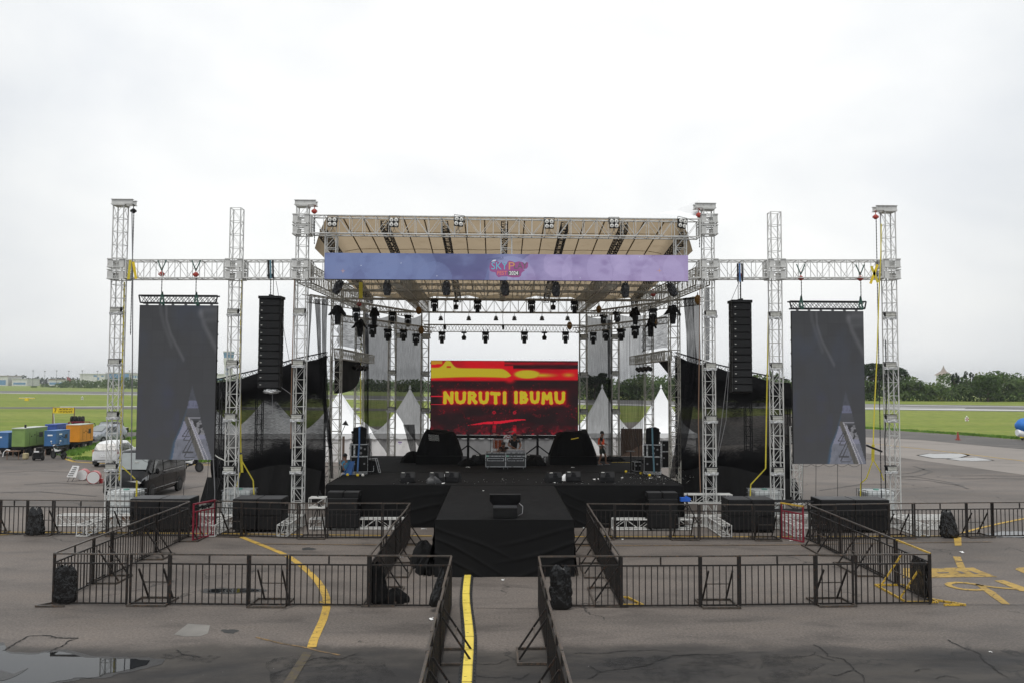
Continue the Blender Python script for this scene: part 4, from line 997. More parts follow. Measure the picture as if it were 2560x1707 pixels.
# side screens
def simg(u, v, right=False):
    c = (60, 61, 63); q_ = hsh(int(u*6), int(v*12)+(40 if right else 0)); c = tuple(k_+3*(q_-.5) for k_ in c)
    if min(u*6 % 1, 1-u*6 % 1) < .03 or min(v*12 % 1, 1-v*12 % 1) < .03: c = tuple(k_*.95 for k_ in c)
    n = fbm(u*3+(5 if right else 0), v*4); c = mix3(c, (62, 68, 82), max(0, n-.46)*1.6*(1-.6*v)); c = mix3(c, (66, 66, 68), v*.6)
    if .48 < v < .86 and u < .55: c = mix3(c, (62, 64, 84), max(0, fbm(u*5, v*7)-.5)*1.6)
    for pts, w, k_ in (([(.34, 0), (.35, .1), (.41, .2), (.5, .29), (.58, .37)], .014, .30), ([(.27, .0), (.28, .06), (.33, .15), (.42, .27)], .02, .18), ([(.79, .05), (.83, .13), (.9, .2), (1.0, .3)], .022, .32), ([(.78, .05), (.86, .03), (1.0, .035)], .03, .26), ([(.85, .1), (1.0, .09)], .02, .2)):
        d = min(seg(u, v*1.05, a, b_) for a, b_ in zip(pts[:-1], pts[1:])); c = mix3(c, (128, 128, 132), k_*max(0, 1-d/(w*1.7)))
    # opening at the foot, a gap between hangings
    vv = (v-.523)/.477
    if vv > 0:
        def lk(tb):
            for (a, p), (b_, q) in zip(tb[:-1], tb[1:]):
                if vv <= b_: return p+(q-p)*(vv-a)/(b_-a)
            return tb[-1][1]
        sh = .03 if right else 0; u -= sh
        lft = lk([(0, .70), (.12, .675), (.31, .644), (.54, .586), (.76, .501), (1, .467)]); rgt = lk([(0, .702), (.12, .735), (.31, .79), (.54, .84), (.76, .905), (1, .972)])
        if vv > .3 and lft-.05*vv < u < lft: c = mix3(c, (62, 100, 138), (.15+.5*vv)*(1-(lft-u)/(.05*vv)))
        if lft < u < rgt:
            if vv < .2: c = (72, 74, 80)
            elif vv < .30: c = (98, 100, 118)
            elif vv < .48: c = mix3((74, 75, 80), (66, 66, 69), (vv-.3)*4)
            elif vv < .72: c = (118, 119, 134)
            else: c = mix3((94, 96, 104), (116, 118, 128), fbm(u*20, v*30))
            c = mix3(c, (48, 50, 56), max(0, fbm(u*60, v*40)-.62)*1.4)
            ln = lambda a, b_: seg(u, vv*1.0, (a[0], a[1]), (b_[0], b_[1]))
            if vv > .42:
                ex = .665+.215*(vv-.43)/.57
                if ex-.05-.03*vv < u < ex: c = mix3((92, 90, 86), (66, 65, 63), (int(u*110) % 2)*.8)
                if u > ex+.03 and .47 < vv < .66: c = (52, 52, 54) if fbm(u*50, v*60) < .54 else (116, 116, 120)
                if ln((.665, .43), (.88, 1)) < .007 or ln((.70, .46), (.925, 1)) < .0045: c = (160, 158, 164)
                if ln((.665, .43), (.82, .43)) < .006: c = (140, 140, 148)
                for k_ in ((.585, .69, .675, .55), (.61, .73, .69, .57), (.585, .69, .68, .69), (.61, .74, .69, .74), (.60, .90, .725, .66), (.62, .96, .74, .70), (.60, .9, .73, .9), (.63, .97, .75, .97)):
                    if ln((k_[0], k_[1]), (k_[2], k_[3])) < .006: c = (62, 62, 64)
    return c
def sidescreen(x0, x1, y0, y1, Y, lab, right):
    A = at(x0, y0, Y); B = at(x1, y1, Y); w = abs(B.x-A.x); h = A.z-B.z; c = V(((A.x+B.x)/2, Y, B.z))
    t_ = thing('side_screen', lab, 'led screen', c, 0, 'grey portrait side screens')
    MB().box((0, .07, h/2), (w, .12, h)).build('panel', M['black'], t_)
    o = image('picture', w, h, 100, 200, lambda u, v: simg(u, v, right), t_); o.location = (0, 0, h/2)
    mb = MB(); L_ = 3.02; z0 = h+.07
    for zz, ww in ((.30, L_), (.02, L_-.12)):
        for yy in (-.13, .13): mb.bar((-ww/2, yy+.07, z0+zz), (ww/2, yy+.07, z0+zz), .03, 6)
    n = 12
    for i in range(n):
        a = -L_/2+.05+i*(L_-.1)/n; b_ = a+(L_-.1)/n
        for yy in (-.06, .2):
            mb.bar((a, yy, z0+.30), (b_, yy, z0+.02), .013, 4); mb.bar((a, yy, z0+.02) if i else (a+.05, yy, z0+.02), (b_, yy, z0+.30), .013, 4)
    for s in (-1, 1): mb.bar((s*L_/2, -.06, z0+.30), (s*(L_/2-.06), -.06, z0+.02), .03, 5)
    mb.build('header_truss', M['blacktruss'], t_)
    mb = MB()
    for i in range(6): mb.box((-w/2+.25+i*(w-.5)/5, .07, h+.04), (.09, .05, .10))
    mb.build('hanger_clamp', M['grey'], t_)
    for i in range(11): MB().box(((1 if not right else -1)*(w/2+.012), .08, .3+i*.5), (.03, .06, .05)).build('side_latch', M['black'], t_)
    mb = MB(); rr_ = random.Random(int(x0)); xs = [(-.42+.17*i)*w for i in range(6)]
    for a, b_ in zip(xs[:-1], xs[1:]): mb.tube([(a+(b_-a)*i/6, .05, -.10*math.sin(math.pi*i/6)-.01) for i in range(7)], .008, 4)
    mb.build('cable_loop', M['black'], t_)
    for x_ in ((-.35, .12, .42) if not right else (-.36, -.18, .12, .45)): MB().bar((w*x_, .08, 0), (w*x_-.05, .08, -c.z+.02), .010, 4).build('tie_line', M['chain'], t_)
    return t_
sidescreen(349.5, 535, 763, 1148, YT-.1, 'tall grey led screen hanging left of the stage, above the black van', False)
sidescreen(1979, 2165, 777.5, 1159, YT-.1, 'tall grey led screen hanging right of the stage in front of the green field', True)
# ------------------------------------------------------------------ hoists and slings
hoist0 = thing('chain_hoist', 'x', 'chain hoist', (0, 0, 0), 0, 'red chain hoists')
MB().ball((0, 0, 0), (.10, .08, .10), 10, 8).box((0, 0, 0), (.21, .10, .08)).build('body', M['red'], hoist0)
MB().tube([(0, 0, .10), (0, 0, .17), (.04, 0, .21), (0, 0, .25), (-.03, 0, .22)], .016, 5).build('hook', M['red'], hoist0)
used = []
def hoist(px, py, Y, label, drop, m=None, sling=True, chainonly=False):
    p = at(px, py, Y)
    if not used: hoist0.location = p; hoist0['label'] = label; o = hoist0; used.append(1)
    else: o = dup(hoist0, p, 0, label)
    if m:
        for ch in list(o.children): ch.data = ch.data.copy(); ch.data.materials[0] = M[m]
    if drop:
        mb = MB(); n = int(drop/.06)
        for i in range(n): mb.box((0.02, 0, -.12-i*.06), (.035 if i % 2 else .014, .014 if i % 2 else .035, .062))
        mb.build('load_chain', M['chain'], o); kids[o.name].pop()
    return o
hoist(404, 686, YT-.1, 'red chain hoist on the left beam, left of the two above the left screen', .85)
hoist(489.5, 687, YT-.1, 'red chain hoist on the left beam, right of the two above the left screen', .85)
hoist(2002, 696, YT-.1, 'red chain hoist on the right beam, left of the two above the right screen', .9)
hoist(2150.5, 697, YT-.1, 'red chain hoist on the right beam, right of the two above the right screen', .9)
hoist(333.5, 528, YT-.1, 'round black chain hoist under the top beam of the far left tower', 4.75, 'black')
hoist(786, 529, YT-.1, 'red chain hoist under the top beam of the roof left front tower', 1.2)
hoist(1747, 538, YT-.1, 'red chain hoist under the top beam of the roof right front tower', 1.2)
hoist(2189, 543, YT-.1, 'red chain hoist under the top beam of the far right tower', 11.2)
hoist(1849, 689, YT-.1, 'orange red hoist wrapped in dark slings above the right speaker column', .9)
hoist(676, 690, YT-.1, 'dark hoist wrapped in black and blue slings above the left speaker column', .9, 'black')
hoist(898, 762, 37, 'small red hoist in the rigging above the left umbrella covered lamp', 0); hoist(1633, 737, 37, 'small red hoist in the rigging right of the hanging par can', 0)
def sling(pts, w, m, label, name='sling', group=None, cat='sling', flat_=True):
    o = thing(name, label, cat, pts[0], 0, group); mb = MB()
    for a, b_ in zip(pts[:-1], pts[1:]):
        a = V(a)-V(pts[0]); b_ = V(b_)-V(pts[0]); d = (b_-a).normalized(); s = d.cross(V((0, 1, 0)))
        s = (s.normalized() if s.length > .1 else V((1, 0, 0)))*w/2; e = V((0, .008, 0))
        mb.prism([a-s-e/2, b_-s-e/2, b_+s-e/2, a+s-e/2], e)
    mb.build('webbing', M[m], o); return o
for px, py, nm in ((404, 686, 'left screen, left pair'), (489.5, 687, 'left screen, right pair'), (2002, 696, 'right screen, left pair'), (2150.5, 697, 'right screen, right pair')):
    p = at(px, py, YT-.38); zt = p.z+.55
    sling([(p.x-.16, p.y, zt), (p.x, p.y, p.z+.14), (p.x+.17, p.y, zt)], .042, 'green', 'dark green v-shaped sling on the beam above the %s' % nm, group='green slings')
    q = at(px, py+62, YT-.2); sling([(q.x+.02, q.y, q.z+.28), (q.x-.05, q.y, q.z-.12), (q.x+.10, q.y, q.z-.25), (q.x+.02, q.y, q.z+.28)], .06, 'green', 'green sling wrapped round the header of the %s' % nm, group='green header slings')
for px, nm, m2 in ((676, 'left', 'teal'), (1849, 'right', 'blue')):
    for dx, m_ in ((-5, 'black'), (0, m2), (6, 'black')):
        a = at(px+dx, 651 if px < 1000 else 659, YT-.36); b_ = at(px+dx+1, 697 if px < 1000 else 705, YT-.36)
        sling([a, b_], .07, m_, '%s sling round the beam above the %s speaker column' % ('bluish' if m_ == m2 else ('left black', 'right black')[dx > 0], nm), group='speaker column slings')
for pts, lab in (([(326, 651), (321, 699)], 'yellow'), ([(333, 655), (340, 698)], 'dark mustard'), ([(2194, 662), (2176, 710)], 'mustard'), ([(2178, 666), (2195, 707)], 'bright yellow')):
    sling([at(x, y, YT-.42) for x, y in pts], .10, 'yellow' if 'yellow' in lab else 'signyel', lab + (' strap crossing the beam beside the far left tower' if pts[0][0] < 1000 else ' strap crossing the beam beside the far right tower'), group='beam end straps')
# ratchet straps down the towers to the water tanks
def strap(pts, lab, Y, w=.045): return sling([at(x, y, Y) for x, y in pts], w, 'yellow', lab, 'ratchet_strap', 'yellow ratchet straps', 'strap')
strap([(311, 705), (309, 800), (306, 900), (304, 1010), (302, 1120), (298, 1200)], 'long yellow strap running down the far left tower', YT+.26, .06)
strap([(605, 700), (602, 800), (600, 900), (602, 1130)], 'long yellow strap running down the plain left tower', YT+.26, .05)
strap([(602, 1135), (605, 1180)], 'yellow ratchet buckle end hanging beside the plain left tower', YT+.3, .10)
strap([(604, 1150), (633, 1200), (635, 1235)], 'yellow strap from the plain left tower down to its water tank', YT+.9)
strap([(600, 1180), (592, 1215)], 'yellow strap inside the foot of the plain left tower', YT+.3)
strap([(300, 1160), (338, 1196)], 'thin yellow strap reaching from the far left tower to its water tank', YT+.9)
strap([(342, 1200), (341, 1240)], 'yellow strap over the corner of the far left water tank', YT+1.05, .07)
strap([(1921, 780), (1919, 900), (1916, 1040), (1914, 1170)], 'long yellow strap running down the plain right tower', YT+.26, .05)
strap([(1914, 1170), (1877, 1210), (1875, 1245)], 'yellow strap from the plain right tower to its water tank', YT+.9)
strap([(2203, 560), (2202, 640), (2198, 720), (2192, 900), (2186, 1020), (2183, 1110)], 'long yellow strap running beside the far right tower', YT-.3)
strap([(2183, 1110), (2182, 1150)], 'yellow ratchet buckle hanging beside the far right tower', YT-.1, .12)
strap([(2182, 1150), (2166, 1195), (2152, 1207), (2151, 1240)], 'yellow strap from the buckle down over the far right water tank', YT+.6)
strap([(2184, 1150), (2202, 1180), (2209, 1200)], 'yellow strap from the buckle back to the far right tower', YT+.6)
strap([(902, 706), (902, 747)], 'wide yellow strap hanging in the roof grid at left', 35.1, .16)
strap([(903, 830), (902, 920), (901, 1060)], 'yellow strap hanging down the tower behind the left flight case stack', 40.8)
# ------------------------------------------------------------------ lamps
def place(proto, first, p, label, **kw):
    if first: 
        proto.location = p; proto['label'] = label
        if kw.get('rot') is not None: proto.rotation_euler = kw['rot']
        elif kw.get('rz') is not None: proto.rotation_euler = (0, 0, kw['rz'])
        return proto
    return dup(proto, p, kw.get('rz'), label, rot=kw.get('rot'))
# work flood, wrapped in plastic
fl = thing('flood_light', 'x', 'flood light', (0, 0, 0), 0, 'plastic wrapped flood lights on the towers')
MB().box((0, 0, 0), (.44, .12, .24)).build('housing', M['black'], fl, bevel=.012)
MB().box((0, -.066, 0), (.38, .012, .18)).build('glass', M['glassgrey'], fl)
MB().box((0, -.076, 0), (.38, .01, .015)).box((0, -.078, .085), (.42, .012, .012)).box((0, -.078, -.085), (.42, .012, .012)).build('tube_lamp', M['lens'], fl)
MB().bar((-.23, .02, 0), (-.23, .12, .12), .014, 4).bar((.23, .02, 0), (.23, .12, .12), .014, 4).bar((-.23, .12, .12), (.23, .12, .12), .014, 4).build('bracket', M['black'], fl)
def wr(u, v):
    t_ = 6.283*u; k = 1+.10*math.sin(9*t_+5*v)+.06*math.sin(17*t_)
    return (.24*k*math.copysign(abs(math.cos(t_))**.5, math.cos(t_)), .09*k*math.copysign(abs(math.sin(t_))**.5, math.sin(t_))+.01, -.17+.10*v+.012*math.sin(8*t_))
MB().grid(wr, 36, 2).build('plastic_wrap', M['wrap'], fl)
hw = ['topmost', 'second from top', 'third from top', 'lowest']
FL = [((290, 776), (286, 904), (282, 1036), (278, 1166)), ((583, 780), (581, 908), (576, 1041), (573, 1172)), ((749, 779), (746, 907), (742, 1042), (741, 1172)),
      ((1777, 784), (1776, 914), (1778, 1046), (1779, 1175)), ((1938, 787), (1941, 914), (1943, 1045), (1945, 1175)), ((2225, 788), (2226, 912), (2228, 1043), (2229, 1171))]
f1 = True; rr = random.Random(8)
for (nm, *_), ps in zip(TW, FL):
    for w, (x, y) in zip(hw, ps):
        place(fl, f1, at(x, y, YT-.32), 'wrapped flood light on the %s tower, %s of its four' % (nm, w), rz=rr.uniform(-.12, .12)); f1 = False
for s, ns in (('left', ((980, 930), (978, 1022), (1065, 839), (1063, 933), (1063, 1025), (1000, 838))), ('right', ((1538, 932), (1540, 1027), (1460, 841), (1460, 935), (1460, 1027), (1538, 841)))):
    for (x, y), w in zip(ns, ('middle flood light on the tower between the %s nets', 'lower flood light on the tower between the %s nets', 'upper flood light on the tower at the %s side of the big screen', 'middle flood light on the tower at the %s side of the big screen', 'lower flood light on the tower at the %s side of the big screen', 'upper flood light on the tower between the %s nets')):
        place(fl, False, at(x, y, 45.1 if 'big' in w else 45.7), w % s, rz=0)
# four lamp blinder
bl = thing('blinder_light', 'x', 'blinder light', (0, 0, 0), 0, 'four lamp blinders on the top beam')
MB().box((0, 0, 0), (.36, .10, .36)).build('housing', M['black'], bl, bevel=.02)
for sx in (-1, 1):
    for sz in (-1, 1):
        ln_ = MB().lathe([(.072, 0), (.078, .02), (.06, .03)], 16, (sx*.09, -.05, sz*.09), (0, -1, 0)).build('lamp', M['lens'], bl); MB().lathe([(.025, 0), (.018, .02)], 10, (sx*.09, -.083, sz*.09), (0, -1, 0)).build('bulb', M['grey'], ln_)
MB().bar((-.2, 0, 0), (-.2, .03, .26), .012, 4).bar((.2, 0, 0), (.2, .03, .26), .012, 4).bar((-.2, .03, .26), (.2, .03, .26), .012, 4).build('yoke', M['black'], bl)
MB().bar((-.06, .08, -.1), (.08, .1, -.36), .008, 4).bar((.05, .08, -.1), (-.07, .1, -.38), .008, 4).build('cable', M['chain'], bl)
for i, (x, y, w, r_) in enumerate(((831, 556, 'leftmost on the beam', 0), (985, 557, 'above the left half of the banner, second along', 0), (1147, 555, 'just left of the banner logo', .1), (1373, 561, 'just right of the banner logo', 0), (1535, 560, 'in a grey wrap, fifth along the beam', 0), (1705, 560, 'tilted sideways at the right end of the beam', .25))):
    place(bl, i == 0, at(x, y, YT-.42), 'four lamp blinder light %s' % w, rot=(0, r_ if i != 5 else .15, r_))
# moving head
mh = thing('moving_head', 'x', 'moving head light', (0, 0, 0), 0, 'moving head lights under the roof')
MB().box((0, 0, -.06), (.36, .30, .12)).build('base', M['black'], mh, bevel=.02)
MB().bar((-.10, 0, 0), (-.10, 0, .13), .02, 5).bar((.10, 0, 0), (.10, 0, .13), .02, 5).build('clamp', M['black'], mh)
MB().box((0, 0, -.155), (.30, .16, .07)).box((-.145, 0, -.30), (.05, .14, .30)).box((.145, 0, -.30), (.05, .14, .30)).build('yoke', M['black'], mh, bevel=.012)
hd_ = MB().lathe([(.07, -.60), (.098, -.595), (.108, -.42), (.118, -.32), (.11, -.25), (.07, -.22)], 14).build('head', M['black'], mh, smooth=True)
MB().lathe([(.006, -.606), (.07, -.603)], 12).build('lens', M['lensdark'], hd_)
mb = MB(); mb.tube([(.112*math.cos(a), -.075, -.30+.10*math.sin(a)) for a in [i*math.pi/8 for i in range(9)]], .012, 4); mb.build('trim_ring', M['chrome'], mh)
mh2 = thing('moving_head', 'x', 'moving head light', (0, 0, 0), 0, 'small ball headed moving lights')
MB().box((0, 0, -.05), (.26, .22, .09)).build('base', M['black'], mh2, bevel=.015); MB().bar((-.07, 0, 0), (-.07, 0, .11), .015, 5).bar((.07, 0, 0), (.07, 0, .11), .015, 5).build('clamp', M['black'], mh2)
MB().box((0, 0, -.17), (.07, .08, .17)).build('arm', M['black'], mh2); MB().ball((.0, 0, -.31), (.125, .12, .12), 14, 10).lathe([(.10, -.36), (.115, -.43), (.06, -.445)], 14).build('head', M['black'], mh2, smooth=True)
HD = [(1086, 748, 38.8, 'on the middle cross beam beside the left ladder beam'), (1194, 751, 38.8, 'on the middle cross beam, left of centre'), (1329, 752, 38.8, 'on the middle cross beam, right of centre'), (1436, 753, 38.8, 'on the middle cross beam beside the right ladder beam'),
      (1105, 829, 42.2, 'under the straight truss above the left end of the big screen'), (1214, 829, 42.2, 'under the straight truss above the word at left'), (1311, 829, 42.2, 'under the straight truss above the word at right'), (1414, 829, 42.2, 'under the straight truss above the right end of the big screen'),
      (891, 770, 35.5, 'beside the umbrella covered lamp on the upper left truss'), (981, 780, 39.8, 'in the middle of the upper left truss'), (1020, 788, 41.6, 'near the inner end of the upper left truss'),
      (932, 812, 38, 'near the outer end of the lower left truss'), (970, 822, 39.5, 'on the lower left truss in front of the net tower'), (1009, 823, 41, 'on the lower left truss, second from its inner end'), (1040, 834, 42.2, 'at the inner end of the lower left truss'),
      (1509, 787, 41.6, 'near the inner end of the upper right truss'), (1543, 780, 40, 'in the middle of the upper right truss'), (1632, 772, 35.5, 'beside the outer umbrella lamp on the upper right truss'),
      (1483, 831, 42.2, 'at the inner end of the lower right truss, bright ring showing'), (1515, 823, 41, 'on the lower right truss, second from its inner end'), (1553, 822, 39.5, 'on the lower right truss in front of the net tower'), (1588, 815, 38, 'near the outer end of the lower right truss')]
rr = random.Random(2)
for i, (x, y, Y, w) in enumerate(HD): place(mh, i == 0, at(x, y, Y), 'black moving head light ' + w, rz=rr.uniform(-.15, .15) if i < 8 else rr.uniform(-.8, .8))
for i, (x, y, Y, w) in enumerate(((1140, 751, 38.8, 'on the middle cross beam at left'), (1383, 752, 38.8, 'on the middle cross beam at right'), (1160, 829, 42.2, 'under the straight truss at left'), (1361, 829, 42.2, 'under the straight truss at right'))):
    place(mh2, i == 0, at(x, y, Y), 'small ball headed moving light ' + w, rz=rr.uniform(-.3, .3))
# lamps under black umbrellas (rain covers)
um = thing('covered_light', 'x', 'covered light', (0, 0, 0), 0, 'lamps under black rain covers')
def cov(u, v):
    t_ = 6.283*u; r = .14+.17*v**1.3; k = 1+.20*v*math.cos(4*t_+.7)+.10*v*math.sin(7*t_)
    return (r*k*math.cos(t_), r*k*math.sin(t_)*.75, .12-.36*v**1.1+.07*v*math.sin(4*t_)+.03*math.sin(3*t_))
MB().grid(cov, 36, 8).build('rain_cover', M['cloth'], um, smooth=True)
MB().box((0, 0, -.26), (.26, .2, .34)).build('yoke', M['black'], um, bevel=.03); MB().lathe([(.08, -.66), (.11, -.64), (.125, -.44), (.11, -.3)], 12).build('head', M['black'], um, smooth=True)
for i, (x, y, Y, w, r_) in enumerate(((844, 772, 34.2, 'at the outer end of the upper left truss', .2), (936, 776, 37.6, 'in the middle of the upper left truss', 1.2), (900, 806, 36.8, 'at the outer end of the lower left truss', .6), (1588, 776, 37.6, 'in the middle of the upper right truss', 2.2), (1682, 771, 34.2, 'at the outer end of the upper right truss', .1), (1626, 806, 36.8, 'at the outer end of the lower right truss', 1.6))):
    place(um, i == 0, at(x, y, Y), 'stage lamp under a black rain cover ' + w, rz=r_)
# plastic wrapped profile lamps behind the banner
pw = thing('wrapped_lamp', 'x', 'wrapped lamp', (0, 0, 0), 0, 'plastic wrapped lamps below the banner')
def wr2(u, v):
    t_ = 6.283*u; k = 1+.12*math.sin(5*t_+9*v)+.07*math.sin(11*t_-6*v); r = (.11+.05*math.sin(v*3.1))*k
    return (r*math.cos(t_), r*math.sin(t_), .06-.56*v)
MB().grid(wr2, 26, 10).lathe([(.13, -.50), (.02, -.52)], 14).build('wrap', M['wrapdark'], pw); MB().bar((0, 0, .05), (0, 0, .3), .03, 5).box((0, 0, .06), (.2, .1, .05)).build('clamp', M['black'], pw)
for i, (x, y, r_, w) in enumerate(((851, 706, -.45, 'tilted one at the left end'), (968, 707, 0, 'left of the left ladder beam'), (1116, 708, 0, 'between the left ladder beam and the logo'), (1262, 709, .06, 'below the year on the banner'), (1390, 711, 0, 'between the logo and the right ladder beam'), (1563, 713, 0, 'right of the right ladder beam'), (1674, 713, .5, 'tilted one at the right end'))):
    place(pw, i == 0, at(x, y, YT+.5), 'smoky plastic wrapped lamp below the banner, ' + w, rot=(0, -r_ if i else .45, 0))
sp = thing('spot_light', 'x', 'spot light', (0, 0, 0), 0, 'small par spots under the rear beam')
MB().lathe([(.03, -.02), (.06, -.05), (.12, -.18), (.135, -.25), (.10, -.26)], 12).build('can', M['darkgrey'], sp, smooth=True); MB().bar((-.12, 0, -.12), (0, 0, .04), .012, 4).bar((.12, 0, -.12), (0, 0, .04), .012, 4).bar((0, 0, .02), (0, 0, .2), .014, 4).build('bracket', M['black'], sp)
for i, (x, w) in enumerate(((1102, 'leftmost'), (1172, 'second'), (1240, 'just left of the middle'), (1286, 'just right of the middle'), (1355, 'second from the right end'), (1419, 'rightmost'))):
    place(sp, i == 0, at(x, 790, 45.2), 'small grey par spot under the rear cross beam, %s of six' % w, rz=0)
pc = thing('par_can', 'x', 'par can', (0, 0, 0), 0, 'par cans under the side ladder trusses')
MB().lathe([(.06, 0), (.10, -.03), (.11, -.26), (.09, -.27)], 12, (0, 0, 0), (0, .9, .35)).build('can', M['black'], pc, smooth=True); MB().bar((0, .05, 0), (0, .05, .22), .012, 4).build('bracket', M['black'], pc)
i = 0
for s, w in ((-1, 'left'), (1, 'right')):
    for j, y in enumerate((38.2, 39.2, 40.2, 41.2)):
        place(pc, i == 0, V((SC+s*6.75, y, 6.28)), 'black par can under the %s ladder truss, %s' % (w, ('nearest the stage front', 'second from the front', 'second from the back', 'farthest back')[j]), rz=s*.5); i += 1
bg_ = thing('chain_bag', 'x', 'chain bag', (0, 0, 0), 0, 'brown chain bags in the rigging')
MB().ball((0, 0, -.24), (.15, .12, .20), 12, 8, .05).build('bag', M['brown'], bg_); MB().bar((-.10, 0, -.14), (0, 0, .06), .012, 4).bar((.10, 0, -.14), (0, 0, .06), .012, 4).build('bag_strap', M['black'], bg_)
for i, (x, y, Y, w) in enumerate(((1047, 765, 41.5, 'near the inner end of the upper left truss'), (1053, 814, 42, 'near the inner end of the lower left truss'), (1424, 803, 42.1, 'at the right end of the straight truss'), (1497, 762, 41.5, 'near the inner end of the upper right truss'), (1637, 793, 37, 'at the outer end of the lower right truss'), (1744, 735, 32.9, 'beside the roof right front tower'))):
    place(bg_, i == 0, at(x, y, Y), 'brown chain bag hanging ' + w, rz=.2*i)
for x, y, Y, w in ((1112, 818, 42.2, 'left'), (1258, 818, 42.2, 'middle')):
    p = at(x, y, Y); t_ = thing('hanging_bracket', 'black hanging bracket with cable on the straight truss, %s one' % w, 'bracket', p, 0)
    MB().box((0, 0, 0), (.12, .46, .22)).build('plate', M['black'], t_); MB().tube([(0, 0, .1), (-.03, 0, .5), (0, 0, .9), (0, 0, 1.5)], .016, 4).build('cable', M['black'], t_)
# ------------------------------------------------------------------ line arrays
def array(label, x0, x1, y0, y1, n, rz):
    a = at(x0, y0, YT-.2); b_ = at(x1, y1, YT-.2); w = (b_.x-a.x)*.96; h = a.z-b_.z
    t_ = thing('line_array', label, 'line array speaker', ((a.x+b_.x)/2, YT-.1, a.z), rz, 'hanging line array columns')
    hf = .11; MB().box((0, 0, -hf/2), (w*1.05, .62, hf)).box((0, 0, .03), (.10, .5, .06)).build('rigging_frame', M['black'], t_, bevel=.01)
    ch = (h-hf)/n; cab = None
    for i in range(n):
        z = -hf-ch*(i+.5); tilt = .010*i*i*.12
        if cab is None:
            cab = MB().prism([(-w/2, -.25, -ch*.488), (w/2, -.25, -ch*.488), (w/2*.97, .25, -ch*.488), (-w/2*.97, .25, -ch*.488)], (0, 0, ch*.972)).mesh('cabinet', .008, fix=True); cab.materials.append(M['blackbox'])
            gr = MB().box((0, -.254, 0), (w*.9, .012, ch*.80)).mesh('grille'); gr.materials.append(M['black'])
            rg = MB().box((-w*.49, -.18, 0), (.03, .06, ch*.92)).mesh('rigging_plate'); rg.materials.append(M['darkgrey'])
            bd = MB().box((-w*.36, -.264, -ch*.05), (.06, .004, .022)).mesh('badge'); bd.materials.append(M['whiteink'])
        o = link('cabinet', cab, None, t_, (0, .0, z)); o.rotation_euler = (-tilt, 0, 0)
        for nm, me in (('grille', gr), ('rigging_plate', rg), ('badge', bd)): link(nm, me, None, o)
        link('rigging_plate', rg, None, o, (w*.98, 0, 0))
    MB().bar((-.06, 0, .05), (-.06, 0, .8), .014, 4).bar((.05, 0, .05), (.05, 0, .8), .014, 4).build('suspension_chain', M['chain'], t_)
    return t_
array('tall black line array speaker column hanging left of the stage', 650, 702, 741, 972, 12, -.05)
array('tall black line array speaker column hanging right of the stage', 1826, 1879, 751, 981, 12, .05)
p = at(678, 977, YT-.2); t_ = thing('plastic_sheet', 'crumpled clear plastic sheet under the left speaker column', 'plastic sheet', p)
MB().ball((0, 0, 0), (.30, .2, .09), 18, 10, .3).build('sheet', M['wrap'], t_)
for pts, lab in (([(690, 703), (700, 760), (712, 840), (724, 905)], 'thin stay rope slanting from the left speaker column'), ([(1848, 705), (1828, 752), (1824, 900), (1815, 1050), (1795, 1140)], 'thin stay rope hanging beside the right speaker column'), ([(1822, 905), (1808, 1020), (1790, 1160)], 'thin guy rope running from the right speaker column to its tower'), ([(681, 985), (681, 1035)], 'short cord hanging below the left speaker column'),
                 ([(700, 965), (716, 976), (732, 988)], 'grey strap tying the left speaker column to the roof tower')):
    t_ = thing('rope', lab, 'rope', at(*pts[0], YT-.1)); o0 = V(t_.location); MB().tube([at(*q, YT-.1)-o0 for q in pts], .012, 4).build('strand', M['grey'], t_)
for pts, Y, lab, m_ in (([(330, 530), (332, 700), (331, 900), (328, 1200)], YT-.3, 'grey rope hanging beside the far left tower', 'grey'), ([(2214, 850), (2216, 1000), (2212, 1100), (2214, 1220)], YT-.3, 'dark power cable down the far right tower', 'black'), ([(2166, 1112), (2185, 1120), (2205, 1128)], YT-.3, 'black cable bundle tied between the right screen and far right tower', 'black'), ([(529, 1130), (545, 1142), (562, 1150)], YT, 'white cable from the left screen to the plain left tower', 'whiteink'), ([(533, 1145), (535, 1180), (537, 1225), (536, 1300)], YT-.4, 'grey cable dropping from the left screen corner to the ground', 'grey'), ([(736, 700), (732, 850), (728, 1000), (727, 1120)], YT-.3, 'dark cable down the roof left front tower', 'wood'), ([(1750, 720), (1748, 900), (1746, 1060), (1751, 1230)], YT-.3, 'brown cable down the roof right front tower', 'wood')):
    t_ = thing('cable', lab, 'cable', at(*pts[0], Y)); o0 = V(t_.location); MB().tube([at(*q, Y)-o0 for q in pts], .022 if 'bundle' not in lab else .05, 4).build('strand', M[m_], t_)
# ------------------------------------------------------------------ nets
def net(name, label, fn, m, nu=30, nv=40, loc=(0, 0, 0)):
    o = MB().grid(fn, nu, nv).build(name, M[m], smooth=True); tag(o, label, 'net'); return o
def sheet(tl, tr, bl_, br, Y, amp=.08, fx=9, seed=0, sagt=0):
    a, b_, c, d = [at(*q, Y) for q in (tl, tr, bl_, br)]
    def fn(u, v):
        p = (a.lerp(b_, u)).lerp(c.lerp(d, u), v); p.y += amp*(.3+v)*math.sin(u*fx+2*math.sin(v*2+seed)+seed)+amp*.4*math.sin(u*fx*2.7+v*3)
        p.z -= sagt*math.sin(math.pi*u)*(1-v)
        return p
    return fn
net('shade_net', 'pale grey shade net between the left flight case stack tower and the left net tower', sheet((912, 782), (979, 787), (918, 1060), (975, 1145), 46.4, .10, 9, 1, .25), 'netback')
net('shade_net', 'pale grey shade net beside the left edge of the big screen, gathered at its foot', sheet((983, 786), (1056, 787), (990, 1030), (1062, 1140), 46.3, .10, 10, 2, .25), 'netback')
